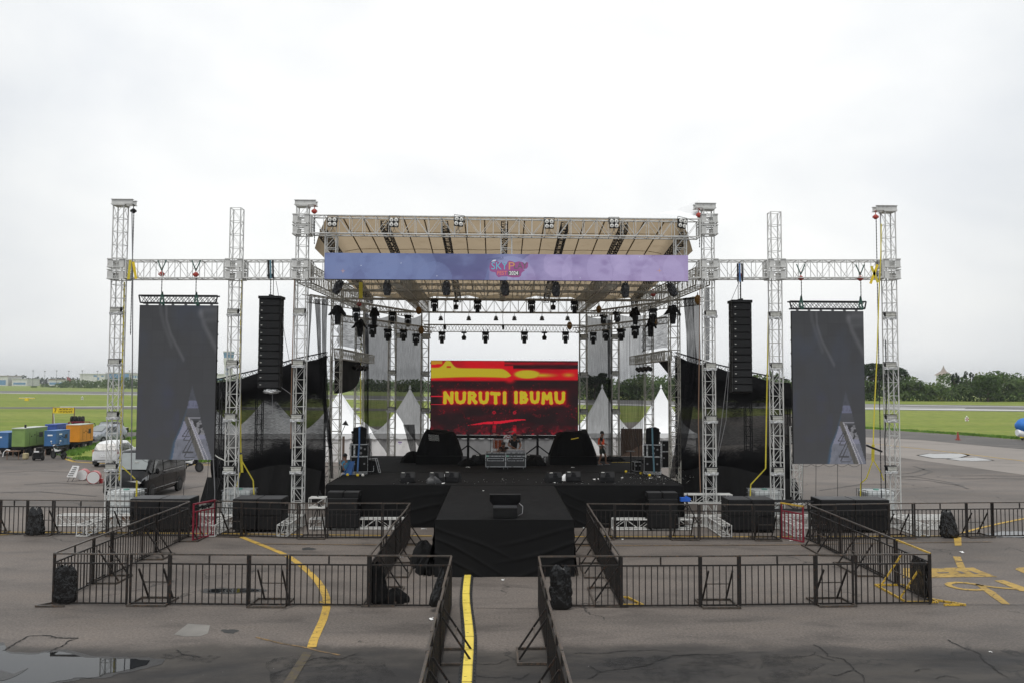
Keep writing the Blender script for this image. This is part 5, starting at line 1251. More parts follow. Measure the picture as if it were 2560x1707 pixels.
net('shade_net', 'grey shade net beside the right edge of the big screen', sheet((1463, 787), (1526, 788), (1466, 1080), (1522, 1143), 46.3, .10, 10, 3, .2), 'netback')
net('shade_net', 'vertically striped pale shade net behind the right flight case stack', sheet((1546, 787), (1612, 788), (1544, 1143), (1606, 1110), 46.4, .12, 14, 4, .1), 'netstripe')
for x0, x1, y0, y1, lab in ((908, 921, 780, 1140, 'dark gathered net strand left of the pale left net'), (1518, 1530, 800, 1145, 'dark gathered net strand left of the right net tower'), (1008, 1036, 1060, 1142, 'gathered net foot pulled towards the left covered rack')):
    net('net_strand', lab, sheet((x0, y0), (x1, y0), (x0+4 if x0 != 1008 else 1030, y1), (x1+2 if x0 != 1008 else 1042, y1), 46.1, .12, 12, 5), 'netstrand')
def sidenet(s):
    x = SC+s*7.05
    def fn(u, v):
        y = 34.9+6.1*u; zt = 8.7-.35*u; zb = 6.95+.2*math.sin(u*3); z = zt+(zb-zt)*v
        return (x+s*.10*math.sin(v*26+3*math.sin(u*4))*.5+s*.12*math.sin(u*6), y, z+.04*math.sin(u*9)*v)
    return fn
net('wrinkled_net', 'wrinkled shade net on the left side between stage edge tower and tower behind', sidenet(-1), 'netside', 30, 70)
net('wrinkled_net', 'wrinkled shade net on the right side between stage edge tower and tower behind', sidenet(1), 'netside', 30, 70)
def undernet(s):
    x = SC+s*7.1
    def fn(u, v):
        y = 34.6+6.6*u; d = 1.45*(1-u**2.2)**.6+.05; z = 6.55-d*v
        return (x-s*.25*v*math.sin(u*3), y, z)
    return fn
net('black_drape', 'black cloth hanging in a curve under the left ladder truss', undernet(-1), 'cloth', 24, 8); net('black_drape', 'short black cloth hanging under the right ladder truss', lambda u, v: (SC+7.1, 34.6+2.6*u, 6.5-(.7*(1-u)+.02)*v), 'cloth', 12, 4)
def strand(label, pts, Y, m='netstrand', fold=5):      # pts: (xl, xr, y)
    P = [(at(a, y, Y), at(b_, y, Y)) for a, b_, y in pts]; n = len(P)-1
    def fn(u, v):
        i = min(int(v*n), n-1); f = v*n-i; l = P[i][0].lerp(P[i+1][0], f); r = P[i][1].lerp(P[i+1][1], f); p = l.lerp(r, u); w = (r-l).length
        p.y += w*.22*math.sin(u*fold*3.1+v*2); return p
    return net('net_strand', label, fn, m, 24, 40)
strand('dark net strand falling behind the roof left front tower to the stage corner', [(786, 801, 748), (790, 802, 800), (794, 803, 880), (800, 812, 960), (812, 824, 1060), (822, 832, 1130), (826, 834, 1195)], 33.3)
strand('second dark net strand left of the stage edge tower', [(804, 820, 748), (804, 817, 800), (805, 816, 880), (808, 820, 960), (815, 826, 1060), (822, 832, 1120)], 33.6, 'netstrand', 7)
strand('narrow dark net edge against the roof left front tower', [(772, 781, 742), (772, 778, 800), (770, 774, 860), (768, 772, 900)], 33.2)
strand('black net strand falling from the right grid to the stage corner', [(1708, 1734, 745), (1716, 1736, 830), (1718, 1742, 900), (1712, 1740, 960), (1700, 1728, 1040), (1690, 1715, 1110), (1674, 1686, 1195)], 33.3)
strand('greyish net strand between the black strand and the roof right front tower', [(1729, 1750, 742), (1734, 1749, 800), (1738, 1752, 860), (1740, 1753, 910)], 33.5, 'netback', 8)
strand('black net strip hanging behind the roof right front tower', [(1763, 1774, 720), (1763, 1774, 800), (1764, 1773, 900)], 32.9)
def wing(s):
    xi, xo = SC+s*7.3, SC+s*14.1
    A = [at(*q, 39.5) for q in ([(815, 888), (742, 903), (640, 932), (533, 957)] if s < 0 else [(1690, 888), (1780, 915), (1880, 938), (1976, 957)])]
    def fn(u, v):
        i = min(int(u*3), 2); t_ = A[i].lerp(A[i+1], u*3-i); z = t_.z*(1-v)
        x = t_.x; y = 39.5-1.8*(1-u)*(1-v)*0+.10*math.sin(v*22+3*u+2*math.sin(u*4))+.18*math.sin(u*11+v*2)-.5*v*v*math.sin(u*3.14)
        return (x, y, z-.10*math.sin(u*9.42)**2*(1-v))
    return fn, A
for s, w in ((-1, 'left'), (1, 'right')):
    fn, A = wing(s)
    net('wing_net', 'large black net wall on a sloping frame at the %s of the stage' % w, fn, 'netwing', 60, 60)
    t_ = thing('net_wall_truss', 'black truss frame carrying the sloping net wall at the %s of the stage' % w, 'frame', (A[0].x, 39.9, 0)); o0 = V(t_.location)
    for a, b_ in zip(A[:-1], A[1:]): tritruss(MB(), V((a.x, 39.85, a.z+.05))-o0, V((b_.x, 39.85, b_.z+.05))-o0, .3).build('top_truss', M['blacktruss'], t_)
    for i_ in (0, 1, 2, 3):
        mb = MB(); truss(mb, V((A[i_].x, 40.2, 0))-o0, V((A[i_].x, 40.2, A[i_].z))-o0, .3, .3, .5, .022, .012, side=(1, 0, 0)).build('post', M['blacktruss'], t_)
    def skirt(u, v, A=A, s=s):
        x = A[0].x+(A[3].x-A[0].x)*u; return (x, 38.9-.9*v+.08*math.sin(u*40), (1.35+.3*math.sin(u*5))*(1-v)+.01)
    o = MB().grid(skirt, 60, 8).build('ground_cloth', M['cloth'], smooth=True); tag(o, 'black ground cloth gathered along the foot of the %s net wall' % w, 'cloth')
smalltower('white truss post at the outer end of the right net wall', at(1992, 1250, 38.0).x, 38, at(1992, 1130, 38.0).z+1.2, .4, 'white'); smalltower('black truss post at the outer end of the left net wall', at(545, 1250, 38.0).x, 38.6, 5.6, .34, 'blacktruss')
# ------------------------------------------------------------------ white pagoda tents
def tent(px, peak, Y, label, wall, w=5.0):
    x = at(px, peak, Y).x; zp = at(px, peak, Y).z; ze = at(px, 1078, Y).z
    t_ = thing('pagoda_tent', label, 'tent', (x, Y, 0), 0, 'white pagoda tents')
    def rf(u, v):
        q = u*4; i = int(q) % 4; f = q-int(q); cs = [(-1, -1), (1, -1), (1, 1), (-1, 1)]; a, b_ = cs[i], cs[(i+1) % 4]
        r = v*(w/2); px_, py_ = (a[0]+(b_[0]-a[0])*f)*r, (a[1]+(b_[1]-a[1])*f)*r
        z = ze+(zp-ze)*((1-v)**1.75*.86+.14*(1-v)); return (px_, py_, z)
    MB().grid(rf, 32, 14).build('canopy', M['pvc'], t_, smooth=True)
    mb = MB()
    for sx, sy in ((1, 0), (0, 1)):
        for s in (-1, 1):
            def vl(u, v):
                c = (u-.5)*w; d = s*(w/2+.02); return (c if sx else d, d if sx else c, ze-.02-(.30+.06*abs(math.sin(u*math.pi*8)))*v)
            mb.grid(vl, 48, 1)
    mb.build('valance', M['pvc'], t_)
    for s in (-1, 1):
        for r in (-1, 1): MB().bar((s*w/2*.98, r*w/2*.98, 0), (s*w/2*.98, r*w/2*.98, ze), .045, 6).build('pole', M['grey'], t_)
    for d, ax in ((-1, 0), (-1, 1), (1, 1)):
        def wl(u, v):
            c = (u-.5)*w*.97; e = d*w*.485+.03*math.sin(u*38); return (c, e, ze*(1-v)) if ax == 0 else (e, c, ze*(1-v))
        MB().grid(wl, 40, 2).build('side_wall', M[wall], t_)
    MB().lathe([(.10, zp-.05), (.02, zp+.22)], 8).build('finial', M['pvc'], t_)
for i, (px, pk, Y, wl, lab) in enumerate(((505, 978, 60, 'pvcwall', 'white pagoda tent seen faintly through the outer part of the left net wall'), (675, 978, 60, 'pvcwall', 'white pagoda tent behind the left net wall, below the left speaker column'), (850, 975, 60, 'pvcwall', 'white pagoda tent behind the left flight case stack'), (1025, 969, 60, 'pvcwall', 'white pagoda tent with peak beside the left edge of the big screen'), (1196, 970, 61, 'greywall', 'pagoda tent hidden behind the left half of the big screen, grey wall showing below'), (1352, 969, 62, 'greywall', 'pagoda tent hidden behind the right half of the big screen, grey wall showing below'), (1505.5, 966, 66, 'pvcwall', 'white pagoda tent with peak beside the right edge of the big screen'), (1652.5, 967, 66, 'pvcwall', 'bright white pagoda tent behind the right stage edge tower'))):
    tent(px, pk, Y, lab, wl, 4.95 if px < 1400 else 4.7)
o = MB().grid(lambda u, v: (at(1552+54*u, 1080, 63).x, 63+.05*math.sin(u*60), 2.1*(1-v)), 60, 3).build('curtain', M['brownwall']); tag(o, 'dark brown curtain hanging behind the striped right net', 'curtain')
o = MB().grid(lambda u, v: (at(856+6*u, 1080, 56).x, 56, 1.9*(1-v)), 4, 3).build('tent_door', M['brownwall']); tag(o, 'narrow brown doorway flap in the tent behind the left flight cases', 'door flap')
t_ = thing('notice', 'small purple and white notice on the tent wall left of the big screen', 'notice', at(1000, 1106, 57.2)); MB().box((0, 0, 0), (.26, .01, .19)).build('sheet', M['pvc'], t_); MB().box((0, -.01, .05), (.26, .01, .07)).box((0, -.01, -.06), (.2, .01, .03)).build('print', mat('purple_print', (.22, .12, .35), .6), t_)
# ------------------------------------------------------------------ stage
ZS = 1.6; Y0, YBK = 31.75, 43.6; XL, XR = -6.5, 7.2; RX0, RX1, RY = -1.73, 2.22, 23.75
st = thing('stage', 'black carpeted stage with black skirts and a runway pushed out towards the camera', 'stage', (SC, Y0, 0))
o0 = V(st.location)
MB().b2(V((XL, Y0, .2))-o0, V((XR, YBK, ZS))-o0).build('deck', M['carpet'], st)
MB().b2(V((RX0, RY, .2))-o0, V((RX1, Y0-.003, ZS-.004))-o0).build('runway_deck', M['carpet'], st)
MB().b2(V((XL-1.2, YBK, .4))-o0, V((-1.6, YBK+2.0, ZS-.10))-o0).build('rear_deck', M['carpet'], st); MB().b2(V((2.6, YBK, .4))-o0, V((XR+1.2, YBK+2.0, ZS-.10))-o0).build('rear_deck', M['carpet'], st)
def hang(p, q, nrm, z1, folds, amp, seed, nu, nv=44, flare=.05):
    p = V(p); q = V(q); n = V(nrm); rr_ = random.Random(seed); ph = [rr_.uniform(0, 6) for _ in range(5)]; Ln = (q-p).length
    def fn(u, v):
        x = u*Ln; z = z1*(1-v)
        d = .03+flare*v*v+amp*(v**.7)*(.25*math.sin(x*folds+ph[0]+1.3*math.sin(v*3))+.10*math.sin(x*folds*3.3+ph[1]+v*2))
        lf, rt_ = max(0, 1-u*1.7), max(0, u*1.7-.7)
        for w in range(3): d += amp*(.55-.1*w)*(.3+v)*(lf**.7*math.exp(-((v-.10-.22*w-u*(1.05+.2*w)-.03*math.sin(9*u+ph[w]))/.030)**2)+rt_**.7*math.exp(-((v-.16-.25*w-(1-u)*(.5+.15*w)-.03*math.sin(8*u+ph[w+1]))/.034)**2))
        o_ = p.lerp(q, u)+n*d; return (o_.x, o_.y, max(.008, z)+(.012 if v < .02 else 0))
    return MB().grid(fn, nu, nv)
hang((XL-.02, Y0, 0), (RX0, Y0, 0), (0, -1, 0), ZS, 1.1, .09, 1, 110).build('front_skirt', M['cloth'], st, -o0, smooth=True)
hang((RX1, Y0, 0), (XR+.02, Y0, 0), (0, -1, 0), ZS, 1.0, .06, 2, 110).build('front_skirt', M['cloth'], st, -o0, smooth=True)
hang((RX0-.02, RY, 0), (RX1+.02, RY, 0), (0, -1, 0), ZS, .9, .10, 3, 170, 60).build('runway_front_skirt', M['cloth'], st, -o0, smooth=True)
hang((RX0, RY, 0), (RX0, Y0, 0), (-1, 0, 0), ZS, .8, .08, 4, 120, 26, .3).build('runway_side_skirt', M['cloth'], st, -o0, smooth=True)
hang((RX1, RY, 0), (RX1, Y0, 0), (1, 0, 0), ZS, .8, .08, 5, 120, 26, .14).build('runway_side_skirt', M['cloth'], st, -o0, smooth=True)
hang((XL, Y0, 0), (XL, YBK, 0), (-1, 0, 0), ZS, .8, .08, 6, 120).build('side_skirt', M['cloth'], st, -o0, smooth=True); hang((XR, Y0, 0), (XR, YBK, 0), (1, 0, 0), ZS, .8, .08, 7, 120).build('side_skirt', M['cloth'], st, -o0, smooth=True)
for y, x0, x1 in ((Y0-.005, RX0, RX1), (36.4, XL, XR), (42.5, XL, XR)): MB().box(V(((x0+x1)/2, y, ZS+.004))-o0, (x1-x0, .035, .008)).build('carpet_seam', M['cloth'], st)
def clump(c, r, h, seed, n=34):
    rr_ = random.Random(seed); ph = [rr_.uniform(0, 6) for _ in range(6)]
    def fn(u, v):
        t_ = 6.283*u; k = 1+.2*math.sin(3*t_+ph[0])+.13*math.sin(7*t_+ph[1]+4*v)+.06*math.sin(13*t_+ph[2]-7*v)
        a = v*math.pi*.5; return (c[0]+r[0]*k*math.cos(a)*math.cos(t_), c[1]+r[1]*k*math.cos(a)*math.sin(t_), c[2]+h*math.sin(a)*(1+.12*math.sin(4*t_+ph[3])))
    return MB().grid(fn, n, 9)
o = clump((-2.25, 25.9, .0), (.42, 1.0), .55, 3).build('cloth_heap', M['cloth'], smooth=True); tag(o, 'black skirt cloth trailing on the ground at the left side of the runway', 'cloth')
o = clump((-2.0, 24.3, .0), (.28, .5), .45, 5).build('cloth_heap', M['cloth'], smooth=True); tag(o, 'bunched black cloth at the front left foot of the runway', 'cloth')
# ------------------------------------------------------------------ speakers on the ground
def subbox(name, label, cat, x, y, w, d, h, z=0, group=None, top='boxtop', rows=1, pal=True):
    t_ = thing(name, label, cat, (x, y, z), 0, group)
    b0 = .10 if pal else 0
    MB().box((0, d/2, b0+(h-b0)/2), (w, d, h-b0)).build('cabinet', M['blackbox'], t_, bevel=.015)
    MB().box((0, d/2, h+.004), (w-.04, d-.04, .008)).build('top_panel', M[top], t_)
    MB().box((0, -.012, b0+(h-b0)/2), (w-.06, .02, h-b0-.06)).build('grille', M['black'], t_)
    for s in (-1, 1): MB().box((s*(w/2+.008), d*.5, b0+(h-b0)*.55), (.012, .24, .10)).build('handle', M['darkgrey'], t_)
    if pal:
        for sx in (-1, 1):
            for sy in (.15, .85): MB().lathe([(.05, -.025), (.05, .025)], 10, (sx*w*.38, d*sy, .05), (1, 0, 0)).build('castor', M['tyre'], t_)
    return t_
G1 = 'stacked black subwoofers'
def substack(x0, x1, n, wname, y=30.6, h=1.22):
    X0 = at(x0, 1300, y).x; X1 = at(x1, 1300, y).x; w = (X1-X0)/n
    for i in range(n):
        pos = ('left', 'right')[i] if n == 2 else ('left', 'middle', 'right')[i]
        subbox('subwoofer', 'black subwoofer cabinet on castors, bottom %s of the %s block' % (pos, wname), 'subwoofer', X0+w*(i+.5), y, w-.012, 1.0, h/2-.006, 0, G1)
        subbox('subwoofer', 'black subwoofer cabinet with grey top, top %s of the %s block' % (pos, wname), 'subwoofer', X0+w*(i+.5), y, w-.012, 1.0, h/2-.006, h/2+.006, G1, pal=False)
substack(323, 473, 2, 'far left'); substack(580, 704, 2, 'inner left'); substack(1821, 1938, 2, 'inner right'); substack(2052, 2225, 2, 'far right')
for px0, px1, w in ((815, 896, 'left'), (1619, 1697, 'right')):
    y = 31.0; X0 = at(px0, 1300, y).x; X1 = at(px1, 1300, y).x; W_ = X1-X0
    subbox('subwoofer', 'black subwoofer at the bottom of the front fill stack, %s of the runway' % w, 'subwoofer', (X0+X1)/2, y, W_, .8, .62, 0, 'front fill stacks')
    subbox('speaker', 'black speaker cabinet in the middle of the front fill stack, %s of the runway' % w, 'speaker', (X0+X1)/2, y+.02, W_-.06, .75, .56, .625, 'front fill stacks', pal=False)
    for s, nm in ((-1, 'left'), (1, 'right')): subbox('speaker', 'small black speaker, top %s of the front fill stack %s of the runway' % (nm, w), 'speaker', (X0+X1)/2+s*W_*.25, y+.1, W_*.49, .5, .22, 1.19, 'front fill stacks', pal=False)
# loose white truss pieces on the ground
def gtruss(label, a, b_, z=.22, w=.36, m='white'):
    a = V((a[0], a[1], z)); b_ = V((b_[0], b_[1], z)); t_ = thing('loose_truss', label, 'truss', (a.x, a.y, 0), 0, 'white trusses lying at the stage foot')
    truss(MB(), V((0, 0, z)), b_-a+V((0, 0, z)), w, w, .5, .027, .015, side=(0, 0, 1)).build('lattice', M[m], t_)
gtruss('white truss lying along the stage front between the left front fill stack and the runway', (-7.0, 31.35), (-3.5, 31.35)); gtruss('white truss lying along the stage front between the right front fill stack and the runway', (4.4, 31.3), (7.4, 31.3))
gtruss('white truss raised beside the left stage corner, near the roof tower foot', (-6.95, 31.0), (-6.35, 31.0), 1.05); gtruss('white truss raised on boxes behind the roof right front tower foot', (6.9, 32.6), (9.3, 32.6), .98)
gtruss('short dark truss on the ground behind the red gate at right', (10.4, 31.4), (13.0, 31.4), .9, .34, 'blacktruss'); gtruss('long white truss on the ground behind the red gate at right', (9.4, 31.6), (13.4, 31.6)); gtruss('white truss on the ground at the right end behind the bin bag', (15.6, 31.4), (17.4, 31.4))
t_ = thing('bottle_bag', 'bright blue bag on the truss end right of the stage corner', 'bag', at(1712, 1247, 31.3)); MB().box((0, 0, 0), (.36, .2, .14)).box((.1, 0, .02), (.2, .16, .16), ry=.5).build('bag', mat('bright_blue_sheet', (.02, .12, .55), .5), t_)
for i, (x, y, Y, w) in enumerate(((800, 1225, 31.2, 'left'), (1718, 1232, 31.4, 'right'))):
    t_ = thing('mic_stand', 'black tripod with cables standing at the %s stage corner' % w, 'tripod', (at(x, y, Y).x, Y, 0)); z = at(x, y, Y).z
    MB().bar((0, 0, .5), (0, 0, z), .02, 6).build('pole', M['black'], t_)
    for a in (0.3, 2.4, 4.5): MB().bar((0, 0, z*.75), (.55*math.cos(a), .4*math.sin(a), .02), .018, 5).build('leg', M['black'], t_)
    MB().tube([(.1*math.sin(k*2.1), .1*math.cos(k*1.7), z-.1-.05*k) for k in range(12)], .014, 4).build('cable', M['black'], t_)
# ------------------------------------------------------------------ water tanks
tk = thing('water_tank', 'x', 'water tank', (0, 0, 0), 0, 'caged water tanks weighing the towers')
MB().box((0, 0, .62), (1.14, .96, .98)).build('tank', M['tank'], tk, bevel=.07)
mb = MB()
for z in (.16, .35, .55, .75, .95, 1.12):
    for s in (-1, 1): mb.bar((-.6, s*.5, z), (.6, s*.5, z), .012, 4); mb.bar((s*.6, -.5, z), (s*.6, .5, z), .012, 4)
for i in range(7):
    for s in (-1, 1): mb.bar((-.6+i*.2, s*.5, .14), (-.6+i*.2, s*.5, 1.14), .011, 4)
for i in range(6):
    for s in (-1, 1): mb.bar((s*.6, -.5+i*.2, .14), (s*.6, -.5+i*.2, 1.14), .011, 4)
for y in (-.2, .2): mb.bar((-.6, y, 1.14), (.6, y, 1.14), .014, 4)
mb.build('cage', M['steel'], tk)
MB().lathe([(.12, 1.11), (.12, 1.15), (.05, 1.16)], 14).build('cap', mat('green_cap', (.03, .28, .2), .5), tk)
mb = MB()
for y in (-.4, 0, .4): mb.box((0, y, .05), (1.2, .12, .10))
mb.box((0, 0, .115), (1.2, 1.0, .02)).build('pallet', M['wood'], tk)
for i, (x, y, lab) in enumerate(((316, 34.0, 'caged white water tank with yellow strap behind the far left tower, before the black van'), (599, 34.2, 'caged white water tank behind the plain left tower'), (1911, 34.4, 'caged white water tank behind the plain right tower'), (2190, 34.4, 'caged white water tank behind the far right tower on open asphalt'))):
    o = place(tk, i == 0, V((at(x, 1230, y).x, y, 0)), lab, rz=(-.08, .0, .05, .03)[i])
text('lettering', 'DO.P  10', .14, M['ink'], o, (.05, -.515, .42), .62)
# ------------------------------------------------------------------ crowd barriers
def pipe(mb, p, q, w=.02): mb.bar(p, q, w*1.3, 4)
BH, B2_, BT = 1.25, 1.02, .05
def barrier(name, label, p, ang, L, aframe=False, side=1, group='black steel crowd barriers', m='barrier', rail='barrier2', thick=False, nb=None):
    jr = random.Random(int(p[0]*97+p[1]*31)); t_ = thing(name, label, 'crowd barrier', (p[0]+jr.uniform(-.015, .015), p[1]+jr.uniform(-.02, .02), 0), ang+jr.uniform(-.008, .008), group); e = .025
    mb = MB()
    for x in (e, L-e): mb.box((x, 0, (BH+.02)/2), (.045, .04, BH-.02))
    mb.box((L/2, 0, BT), (L-.01, .038, .04)).box((L/2, 0, B2_), (L-.1, .034, .036))
    mb.box((L/2, 0, (B2_+BH)/2), (.036, .034, BH-B2_-.05)) if not aframe else None
    mb.build('frame', M[m], t_)
    MB().box((L/2, 0, BH), (L-.012, .044, .036)).build('top_rail', M[rail], t_)
    n = nb or max(2, round(L/.158)); mb = MB()
    for i in range(1, n): mb.box((L*i/n, 0, (BT+B2_)/2), (.022, .021, B2_-BT-.03))
    mb.build('infill_bars', M[m], t_)
    if aframe:
        f = .62*side; k = -.17*side; mb = MB()
        for y in (f, k): mb.box((L/2, y, .03), (L*.98, .04, .045))
        for x in (.04, L-.04): mb.box((x, (f+k)/2, .03), (.04, abs(f-k)-.045, .045))
        mb.build('base_frame', M[rail], t_)
        for x in (L*.22, L*.84): MB().bar((x, .02*side, .88), (x, f-.03*side, .05), .026, 4).build('brace', M[m], t_)
        MB().bar((L*.22, f*.45, .50), (L*.84, f*.45, .50), .016, 4).build('cross_tie', M[rail], t_)
    return t_
def run(pts, kinds, labels, side=1):
    for i, kd in enumerate(kinds):
        a, b_ = pts[i], pts[i+1]; d = b_-a
        barrier('crowd_barrier', labels[i], (a.x, a.y), math.atan2(d.y, d.x), d.length-.01, kd == 'a', side)
def fx(l, ys):
    def yy(x):
        for (x0, y0), (x1, y1) in zip(ys[:-1], ys[1:]):
            if x <= x1: return y0+(y1-y0)*(x-x0)/(x1-x0)
        return ys[-1][1]
    return [G(x, yy(x)) for x in l]
def lin(p, q, l): 
    p = V((p[0], p[1], 0)); q = V((q[0], q[1], 0)); L_ = l[-1]-l[0]; return [p.lerp(q, (k_-l[0])/L_) for k_ in l]
FL_ = [(131, 1510), (720, 1514.5), (1128, 1518)]; FR_ = [(1346, 1519.5), (1920, 1515), (2327, 1509)]; BL_ = [(-300, 1334), (0, 1336), (472, 1341)]; BM_ = [(537, 1339), (746, 1346), (1026, 1346)]; BR_ = [(1468, 1347), (1953, 1350)]; BE_ = [(2022, 1350), (2286, 1344.5), (2620, 1340)]
P_ = 'black barrier panel '; A_ = 'narrow braced barrier unit '
run(fx([131, 321, 422, 621, 720, 922, 1128], FL_), 'papapp', [P_+'at the front left corner with a bin liner tied to it', A_+'of the front left row, next to the corner panel', P_+'in front of the dark puddle in the left pen', A_+'of the front left row, just left of the yellow curve', P_+'of the front left row, crossing the yellow curve', P_+'closing the front row left of the lane, black cloth behind it'])
run(fx([1346, 1552, 1752, 1850, 2042, 2138, 2327], FR_), 'ppapap', [P_+'of the front row right of the lane, shiny bin bag on it', P_+'of the front right row, second from the lane', A_+'of the front right row, nearer the lane', P_+'in the middle of the front right row', A_+'of the front right row, nearer the right corner', P_+'at the front right corner'])
bl_ = fx([-200, -65, 0, 68, 133, 268, 338, 472], BL_)
run(bl_, 'papapap', [P_+'of the back row partly outside the left edge', A_+'of the back row at the left edge', P_+'of the back row left of the hanging bin bag', A_+'of the back row with a bin bag on it, far left', P_+'of the back row before the loose truss at left', A_+'of the back row at the far left tower', P_+'of the back row before the far left subwoofers'])
run(fx([537, 604, 746, 816, 955, 1026], BM_), 'apapp', [A_+'of the back row beside the left red gate', P_+'of the back row before the inner left subwoofers', A_+'of the back row at the roof left front tower', P_+'of the back row before the left front fill stack', P_+'at the inner end of the back row left of the runway'])
run(fx([1468, 1537, 1677, 1749, 1884, 1953], BR_), 'apapa', [A_+'ending the back row right of the runway', P_+'of the back row before the right front fill stack', A_+'of the back row at the roof right front tower', P_+'of the back row before the inner right subwoofers', A_+'of the back row beside the right red gate'])
run(fx([2022, 2090, 2224, 2286, 2418, 2483, 2620], BE_), 'apapap', [A_+'of the back row where the right pen side begins', P_+'of the back row before the far right subwoofers', A_+'of the back row right of the far right subwoofers', P_+'of the back row with a bin bag on it, far right', A_+'of the back row next to the puddle at right', P_+'of the back row running out of the right edge'])
yl = [20.25, 22.2, 23.2, 25.15, 26.15, 28.05, 29.0]
ordn = ['nearest the front', 'second from the front', 'third from the front', 'third from the back', 'second from the back', 'nearest the back']
run(lin((-10.96, 20.85), (-10.92, 29.75), yl), 'papapa', [(P_ if k == 'p' else A_)+'of the left pen outer side, '+w for k, w in zip('papapa', ordn)], -1)
run(lin((11.0, 20.82), (11.08, 29.15), yl), 'apapap', [(P_ if k == 'p' else A_)+'of the right pen outer side, '+w+(', yellow railed' if w == ordn[0] else '') for k, w in zip('apapap', ordn)], 1)
run(lin((-3.13, 20.5), (-3.04, 29.4), yl), 'apapap', [(P_ if k == 'p' else A_)+'of the left pen side beside the runway, '+w for k, w in zip('apapap', ordn)], -1)
run(lin((3.08, 20.45), (3.23, 29.35), yl), 'apapap', [(P_ if k == 'p' else A_)+'of the right pen side beside the runway, '+w for k, w in zip('apapap', ordn)], 1)
yn = [8.2, 10.15, 11.15, 13.15, 14.15, 16.1, 17.1, 19.1, 20.15]
o2 = ['at the near end', 'second from the near end', 'third from the near end', 'where the picture edge cuts it', 'near the bottom edge', 'in the middle of the lane', 'beside the curl of the cable ramp', 'at the runway end']
run(lin((-1.07, 8.2), (-1.1, 19.35), yn[:-1]), 'papapap', [(P_ if k == 'p' else A_)+'of the left lane fence, '+w for k, w in zip('papapap', o2)], -1)
barrier('crowd_barrier', P_+'of the left lane fence at the runway end', (-1.1, 19.36), math.pi/2, 1.08, False)
run(lin((1.1, 8.2), (1.04, 19.35), yn[:-1]), 'papapap', [(P_ if k == 'p' else A_)+'of the right lane fence, '+w for k, w in zip('papapap', o2)], 1)
barrier('crowd_barrier', P_+'of the right lane fence at the runway end', (1.04, 19.36), math.pi/2, 1.04, False)
# yellow painted corner unit and bases
for o in [o for o in bpy.data.objects if str(o.get('label')).endswith('yellow railed')]:
    for ch in list(o.children):
        if ch.name.split('.')[0] in ('top_rail', 'base_frame', 'brace'): ch.data.materials[0] = M['yelmetal']
t_ = thing('barrier_foot', 'yellow edged steel foot lying by the barrier in the right pen', 'barrier foot', (G(1552, 1517).x, 20.6, 0))
mb = MB(); mb.box((.32, .0, .03), (.5, .05, .05)); mb.bar((.57, 0, .03), (.30, .75, .03), .032, 4).bar((.05, .75, .03), (.30, .75, .03), .03, 4).build('frame', M['yelmetal'], t_)
for pts, lab in ((((-11.25, 20.55), (-10.9, 21.0)), 'rusty steel foot jutting out at the front left corner'), (((11.2, 21.1), (11.75, 20.6)), 'yellow steel foot jutting out at the front right corner')):
    (x0, y0), (x1, y1) = pts; t_ = thing('barrier_foot', lab, 'barrier foot', (x0, y0, 0)); m_ = 'yelmetal' if 'yellow' in lab else 'barrier2'
    MB().bar((0, 0, .03), (x1-x0, y1-y0, .03), .032, 4).bar((x1-x0, y1-y0, .03) if x0 > 0 else (0, 0, .03), (0, y1-y0, .03) if x0 > 0 else (.7, 0, .03), .03, 4).build('frame', M[m_], t_)
# red gates
def gate(px0, py0, px1, py1, lab, toprail, Y0_, dy):
    a = G(px0, py0); b_ = G(px1, py1); L_ = math.hypot(b_.x-a.x, b_.y-a.y); t_ = thing('gate', lab, 'gate', (a.x, a.y, 0), math.atan2(b_.y-a.y, b_.x-a.x), 'red barrier gates')
    mb = MB()
    for x in (.025, L_-.025): mb.box((x, 0, .66), (.05, .045, 1.26))
    mb.box((L_/2, 0, .05), (L_-.1, .04, .045)).box((L_/2, 0, 1.0), (L_-.1, .04, .045)).build('frame', M['redmetal'], t_)
    MB().box((L_/2, 0, 1.27), (L_, .06, .05)).build('top_rail', M[toprail], t_)
    mb = MB()
    for i in range(1, 6): mb.box((L_*i/6, 0, .53), (.03, .028, .9))
    mb.build('infill_bars', M['redmetal'], t_)
    return t_, L_
t_, L_ = gate(481, 1352, 537, 1338, 'red steel gate half open in the left back row, dark tape on its top', 'redmetal', 0, 0)
mb = MB(); rr = random.Random(4)
mb.tube([(L_*(.18+.65*i/24), .02*math.sin(i*2.3), 1.12+.06*math.sin(i*1.9)+.03*rr.uniform(-1, 1)) for i in range(25)], .028, 5).build('dark_tape', M['black'], t_)
gate(1953, 1345, 2010, 1357, 'red steel gate standing half open in the back row at right, yellow top rail', 'yelmetal', 0, 0)
# bin bags and cloths on the barriers
def bag(label, p, w, h, d, seed, taper=.7, lean=0, rz=0):
    rr_ = random.Random(seed); ph = [rr_.uniform(0, 6) for _ in range(8)]
    def fn(u, v):
        t_ = 6.283*u; prof = (1-abs(2*v-1)**9*.5)*(taper+(1-taper)*v)*.92
        cr = .05*math.sin(4*t_+ph[0]+5*v)+.05*math.sin(7*t_+ph[1]-8*v)+.05*math.sin(11*t_+ph[2]+13*v)+.04*math.sin(17*t_+ph[3]-19*v)
        k = prof*(1+cr); sq = lambda a: math.copysign(abs(a)**.6, a); return (lean*v+w/2*k*sq(math.cos(t_)), d*k*sq(math.sin(t_)), h*(1-v)+.04*math.sin(5*t_+ph[4])*(1-v))
    o = MB().grid(fn, 48, 26).build('bin_bag', M['silk'], None, p, rz, smooth=False); tag(o, label, 'bin bag', 'black bin bags on the barriers'); return o
